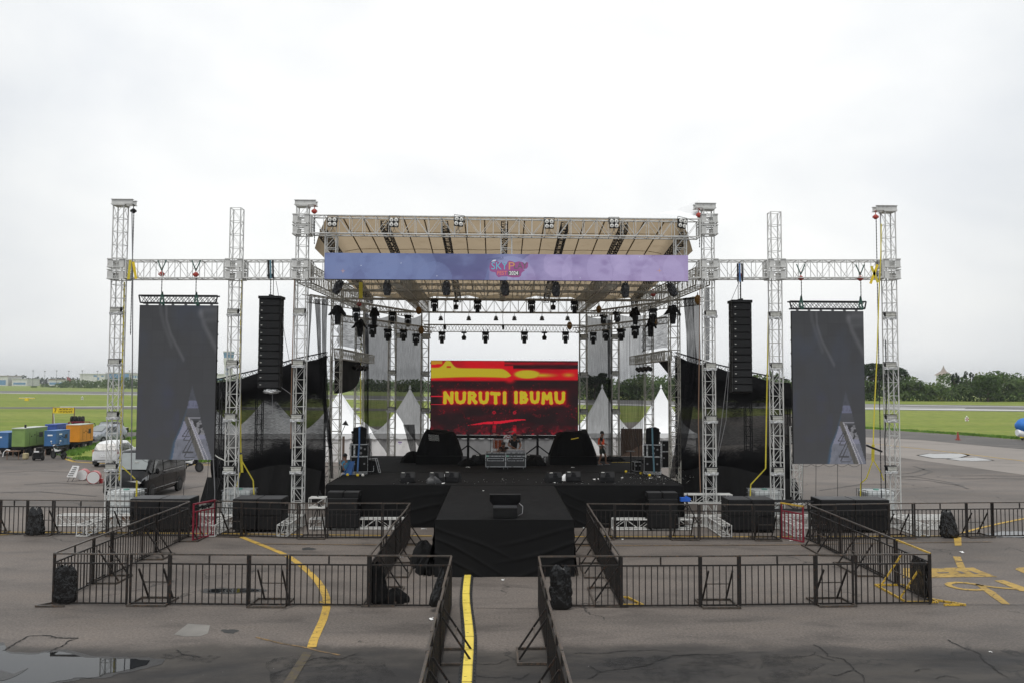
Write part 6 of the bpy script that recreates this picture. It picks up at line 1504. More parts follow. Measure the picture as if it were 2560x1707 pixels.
bag('black bin liner stretched over the bars at the front left corner', (G(163, 1510).x, 20.78, .02), .60, .92, .07, 1, .9)
bag('shiny crumpled bin bag hanging on the front row right of the lane', (G(1402, 1524).x, 20.3, .0), .60, 1.05, .11, 2, .8)
bag('black bin bag hanging on the back row at far left', (G(92, 1337).x, 29.95, .0), .70, 1.0, .16, 3, .62)
bag('black bin bag hanging on the back row at far right', (G(2360, 1341).x, 29.65, .0), .75, 1.0, .17, 4, .5, .1)
bag('black bin liner on the front right corner side barrier', (10.94, 21.25, .08), .12, .95, .42, 5, .95)
bag('torn black bin bag tied at the front end of the left lane fence', (-1.28, 20.15, .12), .36, .92, .16, 6, .30, -.2)
bag('black cloth hanging on the inside of the left pen beside the lane', (-2.98, 20.75, .02), .5, 1.0, .16, 8, .7, .1); bpy.data.objects['bin_bag.006'].data.materials[0] = M['cloth']
bpy.data.objects['bin_bag.006']['category'] = 'cloth'
o = clump((-2.55, 21.0, 0), (.30, .25), .32, 7).build('cloth_heap', M['cloth'], smooth=True); tag(o, 'black cloth slumped on the ground behind the front row left of the lane', 'cloth')
# cable ramp
cr = thing('cable_ramp', 'yellow lidded black cable ramp segment, one of a snaking line down the lane', 'cable ramp', (0, 0, 0), 0, 'cable ramp segments')
mb = MB().prism([(-.165, 0, .004), (.165, 0, .004), (.105, 0, .06), (-.105, 0, .06)], (0, .885, 0)); 
for k in range(4): mb.box((-.135, .15+.2*k, .035), (.02, .05, .03)).box((.135, .15+.2*k, .035), (.02, .05, .03))
mb.build('body', M['darkgrey'], cr, fix=True)
mb = MB().box((-.008, .435, .064), (.165, .855, .012))
for k in range(11): mb.box((.082, .05+.078*k, .064), (.022, .042, .012))
mb.build('lid', mat('yellow_ramp_lid', (.80, .62, .10), .55, 0, .06, 9, (.6, .42, .06), (.6, .75)), cr)
MB().box((-.035, .25, .0715), (.05, .012, .003)).build('mark', M['ink'], cr)
path = [(1166.5, 1760), (1167, 1707), (1170, 1660), (1173, 1625), (1174, 1598), (1172, 1572), (1169, 1545), (1166, 1520), (1164.5, 1498), (1165.5, 1475), (1167.5, 1455), (1170, 1436), (1172, 1427)]
Pp = gpx(path); d0 = 0; seglen = .90
cum = [0]
for a, b_ in zip(Pp[:-1], Pp[1:]): cum.append(cum[-1]+(b_-a).length)
def along(s):
    for i in range(len(cum)-1):
        if s <= cum[i+1]: return Pp[i].lerp(Pp[i+1], (s-cum[i])/(cum[i+1]-cum[i]))
    return Pp[-1]
i = 0; s_ = 0
while s_+seglen < cum[-1]+.3:
    a = along(s_); b_ = along(min(s_+seglen, cum[-1])); rz = math.atan2(b_.y-a.y, b_.x-a.x)-math.pi/2
    place(cr, i == 0, V((a.x, a.y, 0)), cr['label'] if i == 0 else None, rz=rz) if i == 0 else dup(cr, V((a.x, a.y, 0)), rz)
    s_ += seglen; i += 1
# litter
lt = thing('litter', 'x', 'litter', (0, 0, 0)); rr = random.Random(6)
def scrap(u, v): return ((u-.5)*.22+.04*math.sin(v*5), (v-.5)*.13+.03*math.sin(u*7), .015+.035*abs(math.sin(u*6+v*4))*(u*(1-u)*4)**.5)
MB().grid(scrap, 10, 6).build('scrap', M['paper'], lt)
for i, (x, y, z, sc, lab) in enumerate(((1257, 1449, 0, 1.0, 'white scrap of paper on the lane asphalt'), (1078, 1547, 0, 1.1, 'white paper scrap left of the left lane fence'), (1005, 1392, 0, .9, 'white scrap on the asphalt inside the left inner fence'), (1512, 1443, 0, .8, 'white scrap by the right inner fence'), (1060, 1322, 0, 1.3, 'white plastic strip at the left foot of the runway'), (1558, 1347, 0, 1.1, 'white scrap beneath the back row right of the runway'), (1978, 1351, 0, .8, 'white scrap beneath the right red gate'), (2404, 1380, 0, 1.4, 'pale flat scrap beside the painted letter'), (2477, 1629, 0, .5, 'tiny white scrap in the right foreground'), (1460, 1319, 0, 1.0, 'pale scrap at the right foot of the runway'),
      (1108, 1208, ZS, .9, 'white scrap before the middle wedge left of the runway'), (1485, 1198, ZS, 1.0, 'white crumpled paper beside the rightmost wedge'), (1498, 1197, ZS, .9, 'second crumpled paper beside the rightmost wedge'), (1170, 1168, ZS, 1.2, 'pale card lying on the stage left of the flight case table'), (1432, 1168, ZS, .8, 'white scrap before the right covered rack'), (1068, 1157, ZS, .7, 'orange white scrap before the left covered rack'), (1115, 1157, ZS, .9, 'white scraps before the left riser'), (1626, 1195, ZS, .7, 'white scrap before the right flight case stack'), (1648, 1192, ZS, .7, 'scrap of paper near the right stage corner'), (1555, 1194, ZS, .8, 'small white scrap right of the rightmost wedge'), (1208, 1226, ZS, .5, 'tiny white scrap at the head of the runway'), (1290, 1240, ZS, .5, 'tiny white scrap on the runway'), (1700, 1205, ZS, .4, 'tiny scrap at the right stage corner'), (1386, 1206, ZS, .7, 'white scrap before the leftmost wedge right of the runway'))):
    place(lt, i == 0, G(x, y, z+.006), lab, rz=rr.uniform(0, 6)).scale = (sc*(.6 if z == 0 else .8),)*3
# ------------------------------------------------------------------ stage gear
def stg(px, py): return G(px, py, ZS)
wd = thing('floor_monitor', 'x', 'floor monitor', (0, 0, 0), 0, 'black wedge floor monitors')
pr = [(0, -.22, 0), (0, .24, 0), (0, .24, .13), (0, .02, .40), (0, -.17, .42), (0, -.24, .20)]
M['wedge'] = mat('black_wedge_paint', (.017, .017, .018), .5, 0, .2, 8, spec=.3)
MB().prism([V(p)+V((-.29, 0, 0)) for p in pr], (.58, 0, 0)).build('cabinet', M['wedge'], wd, bevel=.02, fix=True)
MB().box((0, -.235, .12), (.50, .03, .16)).build('rear_panel', M['black'], wd); MB().box((0, -.20, .34), (.14, .05, .09)).box((0, -.215, .24), (.20, .05, .12)).build('handle', M['black'], wd)
MB().box((-.18, -.203, .395), (.12, .03, .025)).build('tape_label', M['whiteink'], wd)
for i, (x, y, r_, lab) in enumerate(((1018, 1206, .08, 'black wedge monitor left of the runway, farthest left'), (1091, 1206, 0, 'black wedge monitor left of the runway, middle of three'), (1132, 1205, -.25, 'black wedge monitor left of the runway, nearest it'), (1384, 1206, .35, 'black wedge monitor right of the runway, tilted one nearest it'), (1434, 1204, 0, 'black wedge monitor right of the runway, middle of three'), (1519, 1205, 0, 'black wedge monitor right of the runway, farthest right'))):
    p = stg(x, y); p.y += .24; place(wd, i == 0, p, lab, rz=r_)
p = stg(1263, 1295); t_ = thing('floor_monitor', 'large black monitor on the runway front with its slab lid tilted up and a cable', 'floor monitor', p)
MB().box((0, .25, .16), (.70, .5, .30)).build('cabinet', M['blackbox'], t_, bevel=.015); MB().box((0, .25, .315), (.68, .46, .01)).build('top_panel', M['boxtop'], t_)
MB().prism([(-.36, .54, .30), (.36, .54, .30), (.46, .46, .44), (.46, .40, .64), (-.46, .40, .64), (-.46, .46, .44)], (0, .07, .02)).build('slab', M['black'], t_, bevel=.01, fix=True); MB().tube([(.38, .2, .05), (.5, .15, .12), (.52, .3, .3), (.42, .4, .38)], .012, 5).build('cable', M['grey'], t_)
def flightcase(name, label, p, w, d, h, rz=0, trim=.028, lid=None, m='blackbox', group=None, z=0, wheels=False, slot=False):
    t_ = thing(name, label, 'flight case', (p[0], p[1], p[2]+z), rz, group); z0 = .10 if wheels else 0
    MB().box((0, d/2, z0+(h-z0)/2), (w, d, h-z0)).build('body', M[m], t_)
    mb = MB(); T = trim
    for x in (-w/2, w/2):
        for y in (0, d): mb.box((x, y, z0+(h-z0)/2), (T, T, h-z0-T))
        for zz in (z0+T/2, h-T/2): mb.box((x, d/2, zz), (T, d-T, T))
    for y in (0, d):
        for zz in (z0+T/2, h-T/2): mb.box((0, y, zz), (w+T, T, T))
    if lid: mb.box((0, -.003, lid), (w-T, T*.9, T*1.3))
    mb.build('trim', M['chrome'], t_)
    if slot:
        mb = MB(); zz = z0+(h-z0)*.52
        for s in (-1, 1): mb.box((0, -.004, zz+s*.055), (w*.82, .016, .022)); mb.box((s*w*.41, -.004, zz), (.022, .014, .13))
        mb.build('slot_frame', M['chrome'], t_)
    for x in (-.3, .3):
        lt_ = MB().box((w*x, -.012, (lid or h*.6)), (.07, .02, .07)).build('latch', M['grey'], t_)
    if wheels:
        for x in (-.4, .4):
            for y in (.12, .88): MB().lathe([(.045, -.015), (.045, .015)], 12, (w*x, d*y, .048), (1, 0, 0)).build('castor', M['grey'], t_)
    return t_
p = stg(1239, 1172); p2 = stg(1289, 1172)
f1 = flightcase('flight_case', 'silver trimmed black flight case table, left one before the player', p, .90, .62, .76, 0, .03, .60, 'darkgrey', 'flight case tables', wheels=True, slot=True)
f2 = flightcase('flight_case', 'silver trimmed black flight case table, right one with a mixer on it', p2, .90, .62, .76, 0, .03, .60, 'darkgrey', 'flight case tables', wheels=True, slot=True)
for f in (f1, f2): MB().box((-.37, -.018, .60), (.09, .006, .07)).build('green_tape', mat('green_tape', (.2, .5, .36), .6), f)
t_ = thing('mixer', 'pale mixer in a silver trimmed tray on the right flight case table', 'mixer', (p2.x, p2.y, ZS+.765)); MB().box((0, .3, .05), (.84, .5, .10)).build('tray', M['grey'], t_); MB().box((0, .3, .105), (.72, .42, .02)).build('panel', M['chrome'], t_)
t_ = thing('bottle', 'clear water bottle on the left flight case table', 'bottle', (p.x-.18, p.y+.2, ZS+.765)); MB().lathe([(.035, 0), (.035, .14), (.014, .19), (.014, .22)], 10).build('body', M['wrap'], t_)
t_ = thing('bottle', 'clear water bottle standing on the floor before the right riser', 'bottle', stg(1363, 1156)); MB().lathe([(.04, 0), (.04, .2), (.015, .27), (.015, .3)], 10).build('body', M['wrap'], t_)
# side fill stacks
for px, w, sm, lab, cl in ((898, 'left', -1, 'left', 'blue'), (1631, 'right', 1, 'right', 'teal')):
    p = stg(px, 1184.5); p.x += 0; r_ = -.25*sm if sm > 0 else .2
    r_ = .22*(-sm)
    flightcase('sidefill_subwoofer', 'black cabinet with pale metal foot rails, bottom of the %s side fill stack' % w, p, .70, .70, .74, r_, .012, None, 'blackbox', 'side fill stacks')
    t_ = thing('pallet_rail', 'pale wheeled metal skid under the %s side fill stack' % w, 'skid', p, r_, 'side fill skids'); MB().box((0, -.03, .03), (.74, .05, .035)).box((0, -.03, .10), (.74, .05, .03)).box((.36, .3, .06), (.05, .7, .04)).box((-.36, .3, .06), (.05, .7, .04)).build('rail', M['chrome'], t_)
    f = flightcase('flight_case', 'silver edged black flight case, middle of the %s side fill stack' % w, p, .74, .62, .54, r_, .035, None, 'blackbox', 'side fill flight cases', z=.745)
    MB().box((-.22*1, -.012, .27), (.07, .02, .46)).build('strap_plate', M['chrome'], f)
    for zz in (.16, .38): MB().lathe([(.055, 0), (.06, .012), (.03, .016)], 12, (.05, -.02, zz), (0, -1, 0)).build('dish_latch', M['grey'], f)
    t_ = thing('side_speaker', 'black wedge speaker strapped on top of the %s side fill stack' % w, 'speaker', p+V((0, 0, 1.29)), r_, 'side fill speakers')
    MB().prism([(-.28, .05, 0), (.28, .05, 0), (.30, -.02, .66), (.12, -.04, .74), (-.26, -.02, .68)], (0, .5, 0)).build('cabinet', M['blackbox'], t_, bevel=.02, fix=True); MB().ball((-.30*sm*-1, .1, .5), (.06, .08, .06), 8, 6).box((sm*.31, .2, .3), (.03, .05, .4)).build('handle', M['black'], t_)
    sling([p+V((.06*sm, -.09, .1)), p+V((.03*sm, -.09, .75)), p+V((0, -.09, 1.3)), p+V((-.01, -.05, 2.02))], .07, cl, '%s strap binding the %s side fill stack' % (('bright blue', 'grey blue')[sm > 0], w), group='side fill straps')
    for k_, (dx, h_) in enumerate(((-.55*-sm*-1, .9), (-.42*-sm*-1, 1.25))):
        q = p+V((dx if sm < 0 else -.5-.14*k_, -.15-.1*k_, 0)); t_ = thing('mic_stand', 'black microphone stand %s the %s side fill stack' % (('beside', 'slightly behind')[k_], w), 'mic stand', q, 0, 'microphone stands')
        MB().bar((0, 0, 0), (0, 0, h_), .012, 6).build('pole', M['black'], t_); MB().bar((0, 0, h_), (-.12, -.05, h_+.3), .009, 5).build('boom', M['black'], t_)
        MB().bar((-.12, -.05, h_+.3), (-.16, -.06, h_+.36), .02, 6).build('microphone', M['black'], t_)
        for a in (.4, 2.5, 4.6): MB().bar((0, 0, .12), (.32*math.cos(a), .32*math.sin(a), .01), .009, 4).build('leg', M['black'], t_)
for x, y, lab, m_ in ((869, 1188, 'yellow tape roll at the foot of the left side fill stack', 'signyel'), (894, 1189, 'small yellow lamp before the left side fill stack', 'signyel'), (907, 1189, 'small white lamp before the left side fill stack', 'lens'), (1602, 1184, 'yellow tape roll at the foot of the right side fill stack', 'signyel'), (1624, 1189, 'small yellow lamp before the right side fill stack', 'signyel'), (1565, 1180, 'small yellow roll left of the right microphone stand', 'signyel')):
    t_ = thing('tape_roll', lab, 'tape roll', stg(x, y)); MB().lathe([(.05, 0), (.06, .03), (.06, .06), (.04, .09)], 12).build('roll', M[m_], t_)
p = stg(937, 1180); t_ = thing('open_case', 'open silver edged case lid tilted beside the left side fill stack', 'flight case', p, .1)
MB().box((-.1, .1, .28), (.5, .4, .5), ry=.14).build('body', M['blackbox'], t_); mb = MB(); mb.bar((.18, -.1, .02), (.02, -.1, .62), .018, 4).bar((.26, -.1, .0), (.10, -.1, .62), .018, 4).bar((.26, -.1, 0), (.18, -.1, .02), .018, 4).bar((-.36, -.12, .60), (.1, -.1, .62), .018, 4).bar((-.32, -.12, .06), (-.05, -.12, .06), .016, 4).bar((-.05, -.12, .06), (-.05, -.12, .3), .016, 4).build('trim', M['chrome'], t_)
flightcase('flight_case', 'small silver edged case standing left of the right side fill stack', stg(1595, 1177), .30, .4, .42, .15, .02); flightcase('flight_case', 'dark flight case half hidden behind the right stage edge tower', stg(1668, 1168), .5, .5, .75, 0, .022); flightcase('flight_case', 'black box stacked on the dark case behind the right stage edge tower', stg(1668, 1168)+V((0, .05, .755)), .46, .4, .5, 0, .014)
t_ = thing('round_stool', 'black stand with flat round top left of the right side fill stack', 'stand', stg(1577, 1182)); MB().bar((0, 0, 0), (0, 0, .95), .03, 8).build('pole', M['black'], t_); MB().lathe([(.22, .95), (.22, .97)], 16).build('top', M['black'], t_); MB().lathe([(.25, 0), (.22, .02)], 16).build('base', M['black'], t_)
t_ = thing('tape_line', 'yellow and black tape strip along the stage floor behind the right stand', 'tape', stg(1563, 1155)); MB().box((0, 0, .006), (1.35, .05, .006)).build('strip', M['signyel'], t_)
for i in range(3): MB().box((-.38+i*.36, 0, .010), (.05, .05, .004)).build('gap', M['ink'], t_)
# covered racks on risers
def drape(label, x0, x1, y, h, seed, tilt):
    p = stg((x0+x1)/2, y); W_ = abs(stg(x1, y).x-stg(x0, y).x); t_ = thing('riser', 'low black riser under the draped equipment ' + label.split(', ')[1], 'riser', (p.x, p.y, ZS), 0, 'black risers')
    MB().box((0, .8, .2), (W_*1.04, 1.6, .40)).build('deck', M['cloth'], t_)
    c = thing('covered_rack', label, 'covered equipment', (p.x, p.y+.7, ZS+.40)); rr_ = random.Random(seed); ph = [rr_.uniform(0, 6) for _ in range(6)]
    def fn(u, v):
        t_ = 6.283*u; cs, sn = math.cos(t_), math.sin(t_); sq = lambda a: math.copysign(abs(a)**.45, a)
        if v < .35:
            r = v/.35*.66; z = h*(1-.07*math.sin(3*t_+ph[0])*v/.35-tilt*cs*r*.5); 
        else:
            w_ = (v-.35)/.65; r = .66+.36*w_**.7+.09*w_*math.sin(6*t_+ph[1])+.05*w_*math.sin(11*t_+ph[2])+.03*math.sin(17*t_+ph[3])*w_; z = h*(1-w_)*(1-.07*math.sin(3*t_+ph[0])-tilt*sq(cs)*.36)
        return (sq(cs)*r*W_/2*.98, sq(sn)*r*.55, z+.03*math.sin(5*t_+ph[3])*(1-v))
    MB().grid(fn, 72, 22).build('cover', M['cloth'], c, smooth=True); return c, W_
c, W_ = drape('black cloth draped over equipment with pale wavy lettering, left of the screen foot', 1042, 1152, 1160, 1.14, 2, .16)
for i in range(4): text('lettering', 'MASCOOPHO', .10, M['whiteink'], c, (-.28+.012*i, -.535-.010*i, .98-.075*i), .50, rot=(R(98), R(3), 0))
drape('black cloth draped over equipment with an orange strip, right of the screen foot', 1378, 1490, 1161, 1.12, 5, -.16)[0]
p = at(1437, 1095, 39.0); t_ = thing('orange_strip', 'slanting orange strip on the right covered rack', 'strip', p); MB().box((0, 0, 0), (.36, .03, .04), ry=-.2).build('strip', M['signyel'], t_)
p = stg(1420, 1158); t_ = thing('keyboard_stand', 'long black keyboard on a stand before the right covered rack', 'keyboard', p); MB().box((0, .25, .83), (1.25, .3, .09)).build('keyboard', M['black'], t_); MB().bar((-.45, .2, 0), (.35, .2, .8), .018, 5).bar((.45, .2, 0), (-.35, .2, .8), .018, 5).build('stand', M['black'], t_)
MB().box((-.25, .095, .83), (.14, .01, .02)).box((.1, .095, .83), (.08, .01, .015)).build('print', M['whiteink'], t_)
for x, y, lab in ((1196, 1162, 'black amplifier wedge behind the left flight case table'), (1338, 1162, 'dark wedge monitor on the floor right of the flight case tables')):
    p = stg(x, y); o = dup(wd, p+V((0, .3, 0)), .6 if x < 1250 else -.7, lab); o.scale = (1.2, 1.2, 1.2)
rr = random.Random(77); mb = MB()
for _ in range(230):
    if rr.random() < .6: x, y = rr.gauss(1640, 40), rr.gauss(1193, 7)
    else: x, y = rr.uniform(980, 1690), rr.gauss(1203, 6)
    q = stg(x, min(y, 1209)); s_ = rr.uniform(.012, .035); a = rr.uniform(0, 3); mb.poly([q+V((s_*math.cos(a+k_*1.57), s_*math.sin(a+k_*1.57)*.7, .008+.006*k_)) for k_ in range(4)])
tag(mb.build('confetti', M['paper']), 'tiny white scraps strewn over the stage front and right corner', 'confetti', None, 'stuff')
# drum kit and stands behind the table
p = stg(1250, 1157); t_ = thing('drum_kit', 'drum kit with orange wood drum behind the flight case tables', 'drum kit', p)
MB().lathe([(.24, .70), (.24, 1.12)], 20, (-.10, .5, 0)).build('tom_drum', M['drumwood'], t_); MB().lathe([(.25, 1.12), (.25, 1.16), (.23, 1.165)], 20, (-.10, .5, 0)).build('rim', M['chrome'], t_)
mb = MB()
for a in range(8): mb.bar((-.10+.25*math.cos(a*.785), .5+.25*math.sin(a*.785), .72), (-.10+.25*math.cos(a*.785), .5+.25*math.sin(a*.785), 1.12), .012, 4)
mb.build('lug', M['chrome'], t_)
MB().lathe([(.2, 0), (.2, .12)], 22, (.36, .55, 1.14), (0, -1, .3)).build('patterned_drum', M['drumskin'], t_)
rr = random.Random(1); mb = MB()
for _ in range(26):
    a = rr.uniform(0, 6.28); r = .17*rr.random()**.5; q = V((.36+r*math.cos(a), .425-.3*.0, 1.18+r*math.sin(a))); mb.box(q+V((0, -.006-.29*(0), 0)), (.05*rr.uniform(.5, 1), .02, .05*rr.uniform(.5, 1)), ry=a)
mb.build('pattern', M['tail'], t_)
for x, y, z, tl in ((-.18, .35, 1.38, .2), (.55, .7, 1.5, -.15), (.95, .5, 1.35, .1)): MB().lathe([(.01, .03), (.05, .02), (.2, 0)], 20, (x, y, z), (tl, -.1, 1)).build('cymbal', M['chrome'], t_); MB().bar((x, y, 0), (x, y, z), .012, 5).build('cymbal_stand', M['chain'], t_)
MB().lathe([(.28, 0), (.28, .4)], 20, (.3, .9, .35), (0, -1, 0)).build('bass_drum', M['drumwood'], t_)
for i, (x, y, dx, h_) in enumerate(((1226, 1160, .12, 1.55), (1307, 1160, -.35, 1.5), (1310, 1158, .22, 1.25), (1400, 1156, -.1, 1.5), (875, 1170, .15, 1.0), (1542, 1150, .3, 1.2))):
    q = stg(x, y); t_ = thing('mic_stand', 'black boom microphone stand ' + ('left behind the table', 'right behind the table, boom leaning left', 'right behind the table, boom leaning right', 'before the right riser', 'at the left stage edge with a dark paddle top', 'behind the vested person')[i], 'mic stand', q, 0, 'boom microphone stands')
    MB().bar((0, 0, 0), (0, 0, h_), .012, 6).build('pole', M['black'], t_); MB().bar((-dx*.4, 0, h_-.12), (dx, -.05, h_+.42), .009, 5).build('boom', M['black'], t_); MB().bar((dx, -.05, h_+.42), (dx*1.2, -.06, h_+.50), .022, 6).build('microphone', M['black'], t_)
    for a in (.4, 2.5, 4.6): MB().bar((0, 0, .12), (.3*math.cos(a), .3*math.sin(a), .01), .009, 4).build('leg', M['black'], t_)
p = at(863, 1057, 34.9); t_ = thing('stage_lamp', 'small grey paddle shaped lamp on a thin arm by the left stage edge tower', 'lamp', p); MB().prism([(-.14, 0, -.06), (.14, 0, -.10), (.02, 0, .12)], (0, .05, 0)).build('head', M['darkgrey'], t_); MB().tube([(0, 0, -.08), (-.12, 0, -.35), (-.22, 0, -.75)], .014, 5).build('arm', M['darkgrey'], t_)
for x, y, r_, h_, lab, sd in ((1030, 1156, .55, .5, 'black cloth heap at the left end of the left riser', 11), (1338, 1164, .45, .4, 'dark cloth heap on the floor right of the flight case tables', 12), (1082, 1208, .30, .25, 'small dark cloth heap between the left wedges', 13), (1165, 1165, .4, .3, 'dark cloth heap at the right end of the left riser', 14), (1532, 1152, .6, .2, 'black cloth on the floor behind the vested person', 15)):
    q = stg(x, y); o = clump((q.x, q.y+.3, ZS), (r_, r_*.7), h_, sd).build('cloth_heap', M['cloth'] if sd != 13 else M['darkgrey'], smooth=True); tag(o, lab, 'cloth')
for x, y, lab in ((1414, 1200, 'white crumpled cloth between the wedges right of the runway'), (1116, 1200, 'white crumpled cloth between the wedges left of the runway')):
    q = stg(x, y); o = clump((q.x, q.y, ZS), (.17, .14), .24, 21).build('white_cloth', M['pvc'], smooth=True); tag(o, lab, 'cloth')
# ------------------------------------------------------------------ people
def skin(vs, es, lv=1, sub=1):
    bm = bmesh.new(); ly = bm.verts.layers.skin.verify(); bv = []
    for i, (p, r) in enumerate(vs):
        v = bm.verts.new(p); rr_ = r if hasattr(r, '__len__') else (r, r); v[ly].radius = rr_; v[ly].use_root = (i == 0); bv.append(v)
    for a, b_ in es: bm.edges.new((bv[a], bv[b_]))
    me = bpy.data.meshes.new('skin_tmp'); bm.to_mesh(me); bm.free()
    o = bpy.data.objects.new('skin_tmp', me); COL.objects.link(o)
    m = o.modifiers.new('s', 'SKIN'); m.use_smooth_shade = True; m.branch_smoothing = .4
    s = o.modifiers.new('u', 'SUBSURF'); s.levels = sub; s.render_levels = sub
    dg = bpy.context.evaluated_depsgraph_get(); dg.update(); r = bpy.data.meshes.new_from_object(o.evaluated_get(dg))
    bpy.data.objects.remove(o); bpy.data.meshes.remove(me)
    for p in r.polygons: p.use_smooth = True
    return r
def person(label, loc, rz, J, shirt='shirt', trousers=('shorts', .55), vest=False, feet=True, bare_arm=True):
    t_ = thing('person', label, 'person', loc, rz)
    vs, es = [], []
    def add(p, r, par=None):
        vs.append((V(p), r)); 
        if par is not None: es.append((par, len(vs)-1))
        return len(vs)-1
    pel = add(J['pel'], (.125, .10)); wa = add(J['wai'], (.125, .095), pel); ch = add(J['che'], (.15, .105), wa)
    nk = add(J['nec'], .055, ch); h1 = add(J['hd1'], (.075, .09), nk); h2 = add(J['hd2'], (.068, .085), h1)
    fw = V(J.get('fw', (1, 0, 0)))
    c = V(J['hd1']); add(c+fw*.10+V((0, 0, .02)), .016, h1)
    for s in (-1, 1): add(c+V((-fw.y, fw.x, 0))*.088*s+V((0, 0, .03)), .018, h1)
    for s in ('l', 'r'):
        sh = add(J['sh'+s], .062, ch); el = add(J['el'+s], .045, sh); w_ = add(J['wr'+s], .030, el)
        d = (V(J['wr'+s])-V(J['el'+s])).normalized(); pal = add(V(J['wr'+s])+d*.055, (.040, .018), w_)
        a = d.cross(V((0, 0, 1))); a = a.normalized() if a.length > .1 else V((0, 1, 0)); b_ = a.cross(d)
        for i, L_ in enumerate((.060, .075, .082, .070)):
            q = V(J['wr'+s])+d*.085+a*((i-1.5)*.02); f = add(q, .009, pal); g_ = add(q+d*L_*.55-b_*.012, .008, f); add(q+d*L_*.9-b_*.032, .007, g_)
        q = V(J['wr'+s])+d*.03+a*.035; f = add(q, .010, pal); add(q+d*.04+a*.02-b_*.01, .008, f)
        hp = add(J['hp'+s], .085, pel); kn = add(J['kn'+s], .055, hp); an = add(J['an'+s], .036, kn); add(J['to'+s], (.042, .028), an)
    link('body', skin(vs, es), M['skin'], t_)
    hv = V(J['hd2']); hb = V(J['hd1'])
    def hair(u, v):
        a = 6.283*u; p = math.pi*(.02+.56*v); r = .098*(1+.06*math.sin(7*a+3*v)); q = hv+(hb-hv)*.28-fw*.018
        return q+V((r*math.sin(p)*math.cos(a), r*math.sin(p)*math.sin(a), r*1.02*math.cos(p)+.02))
    MB().grid(hair, 20, 8).build('hair', M['hair'], t_, smooth=True)
    sd = V((-fw.y, fw.x, 0)); mb = MB()
    for s in (-1, 1): mb.ball(hb+fw*.088+sd*.032*s+V((0, 0, .045)), .011, 8, 6)
    mb.build('eyes', M['ink'], t_); MB().box(hb+fw*.088+V((0, 0, -.035)), (.012, .045, .010), rz=math.atan2(fw.y, fw.x)).build('mouth', M['tail'], t_)
    g_ = .022; cs = [(J['pel'], (.145, .12)), (J['wai'], (.145, .115)), (J['che'], (.168, .125)), (V(J['che']).lerp(V(J['nec']), .7), .075)]; ce = [(0, 1), (1, 2), (2, 3)]
    for s in ('l', 'r'):
        k = len(cs); f = .62 if bare_arm else .98
        cs += [(J['sh'+s], .078), (V(J['sh'+s]).lerp(V(J['el'+s]), f), .062)]; ce += [(2, k), (k, k+1)]
        if not bare_arm: cs += [(V(J['el'+s]).lerp(V(J['wr'+s]), .9), .045)]; ce += [(k+1, k+2)]
    link('shirt', skin(cs, ce), M[shirt], t_)
    ts = [(V(J['pel'])+V((0, 0, .05)), (.142, .115)), (J['pel'], (.145, .12))]; te = [(0, 1)]
    for s in ('l', 'r'):
        k = len(ts); a, b_, c_ = V(J['hp'+s]), V(J['kn'+s]), V(J['an'+s]); f = trousers[1]
        ts += [(a, .105), (a.lerp(b_, min(1, f*1.6)), .085)]; te += [(1, k), (k, k+1)]
        if f > .62: ts += [(b_.lerp(c_, .93), .055)]; te += [(k+1, k+2)]
    link('shorts' if trousers[1] < .62 else 'trousers', skin(ts, te), M[trousers[0]], t_)
    if vest:
        vs_ = [(V(J['pel'])+V((0, 0, .06)), (.165, .14)), (J['wai'], (.165, .135)), (J['che'], (.185, .145)), (V(J['che']).lerp(V(J['nec']), .55), (.13, .10))]
        link('safety_vest', skin(vs_, [(0, 1), (1, 2), (2, 3)]), M['vest'], t_)
        mb = MB(); 
        for zz in (J['wai'][2]-.02,):
            mb.lathe([(.178, zz-.025), (.178, zz+.025)], 20, cap=False)
        for s in (-1, 1): mb.tube([V((-.02, .11*s*1.0, J['che'][2]+.12)), V((.0, .185*s, J['che'][2]-.02)), V((-.03, .172*s, J['wai'][2]))], .016, 4)
        mb.build('reflective_stripe', M['stripe'], t_)
    if feet:
        mb = MB()
        for s in ('l', 'r'):
            a, b_ = V(J['an'+s]), V(J['to'+s]); m = a.lerp(b_, .55); dd = b_-a; mb.box((m.x, m.y, max(.012, min(a.z, b_.z)-.025)), (.25, .095, .022), rz=math.atan2(dd.y, dd.x))
        mb.build('sandals', M['grey'], t_)
    return t_
pb = G(1506, 1161, ZS)
person('person walking in orange safety vest, black shirt and dark shorts on the stage', (G(1503, 1161, ZS).x, pb.y, ZS), 0, dict(pel=(0, 0, .84), wai=(0, 0, .98), che=(.0, 0, 1.20), nec=(.03, 0, 1.38), hd1=(.055, 0, 1.45), hd2=(.06, 0, 1.54),
    shl=(0, .18, 1.31), shr=(0, -.18, 1.31), ell=(.06, .25, 1.05), wrl=(.26, .17, .98), elr=(-.08, -.25, 1.05), wrr=(.10, -.20, .90), hpl=(.03, .09, .82), hpr=(-.02, -.09, .82), knl=(.22, .10, .47), knr=(-.02, -.10, .45), anl=(.24, .10, .075), anr=(-.14, -.10, .075), tol=(.38, .10, .04), tor=(.02, -.10, .04)), vest=True)
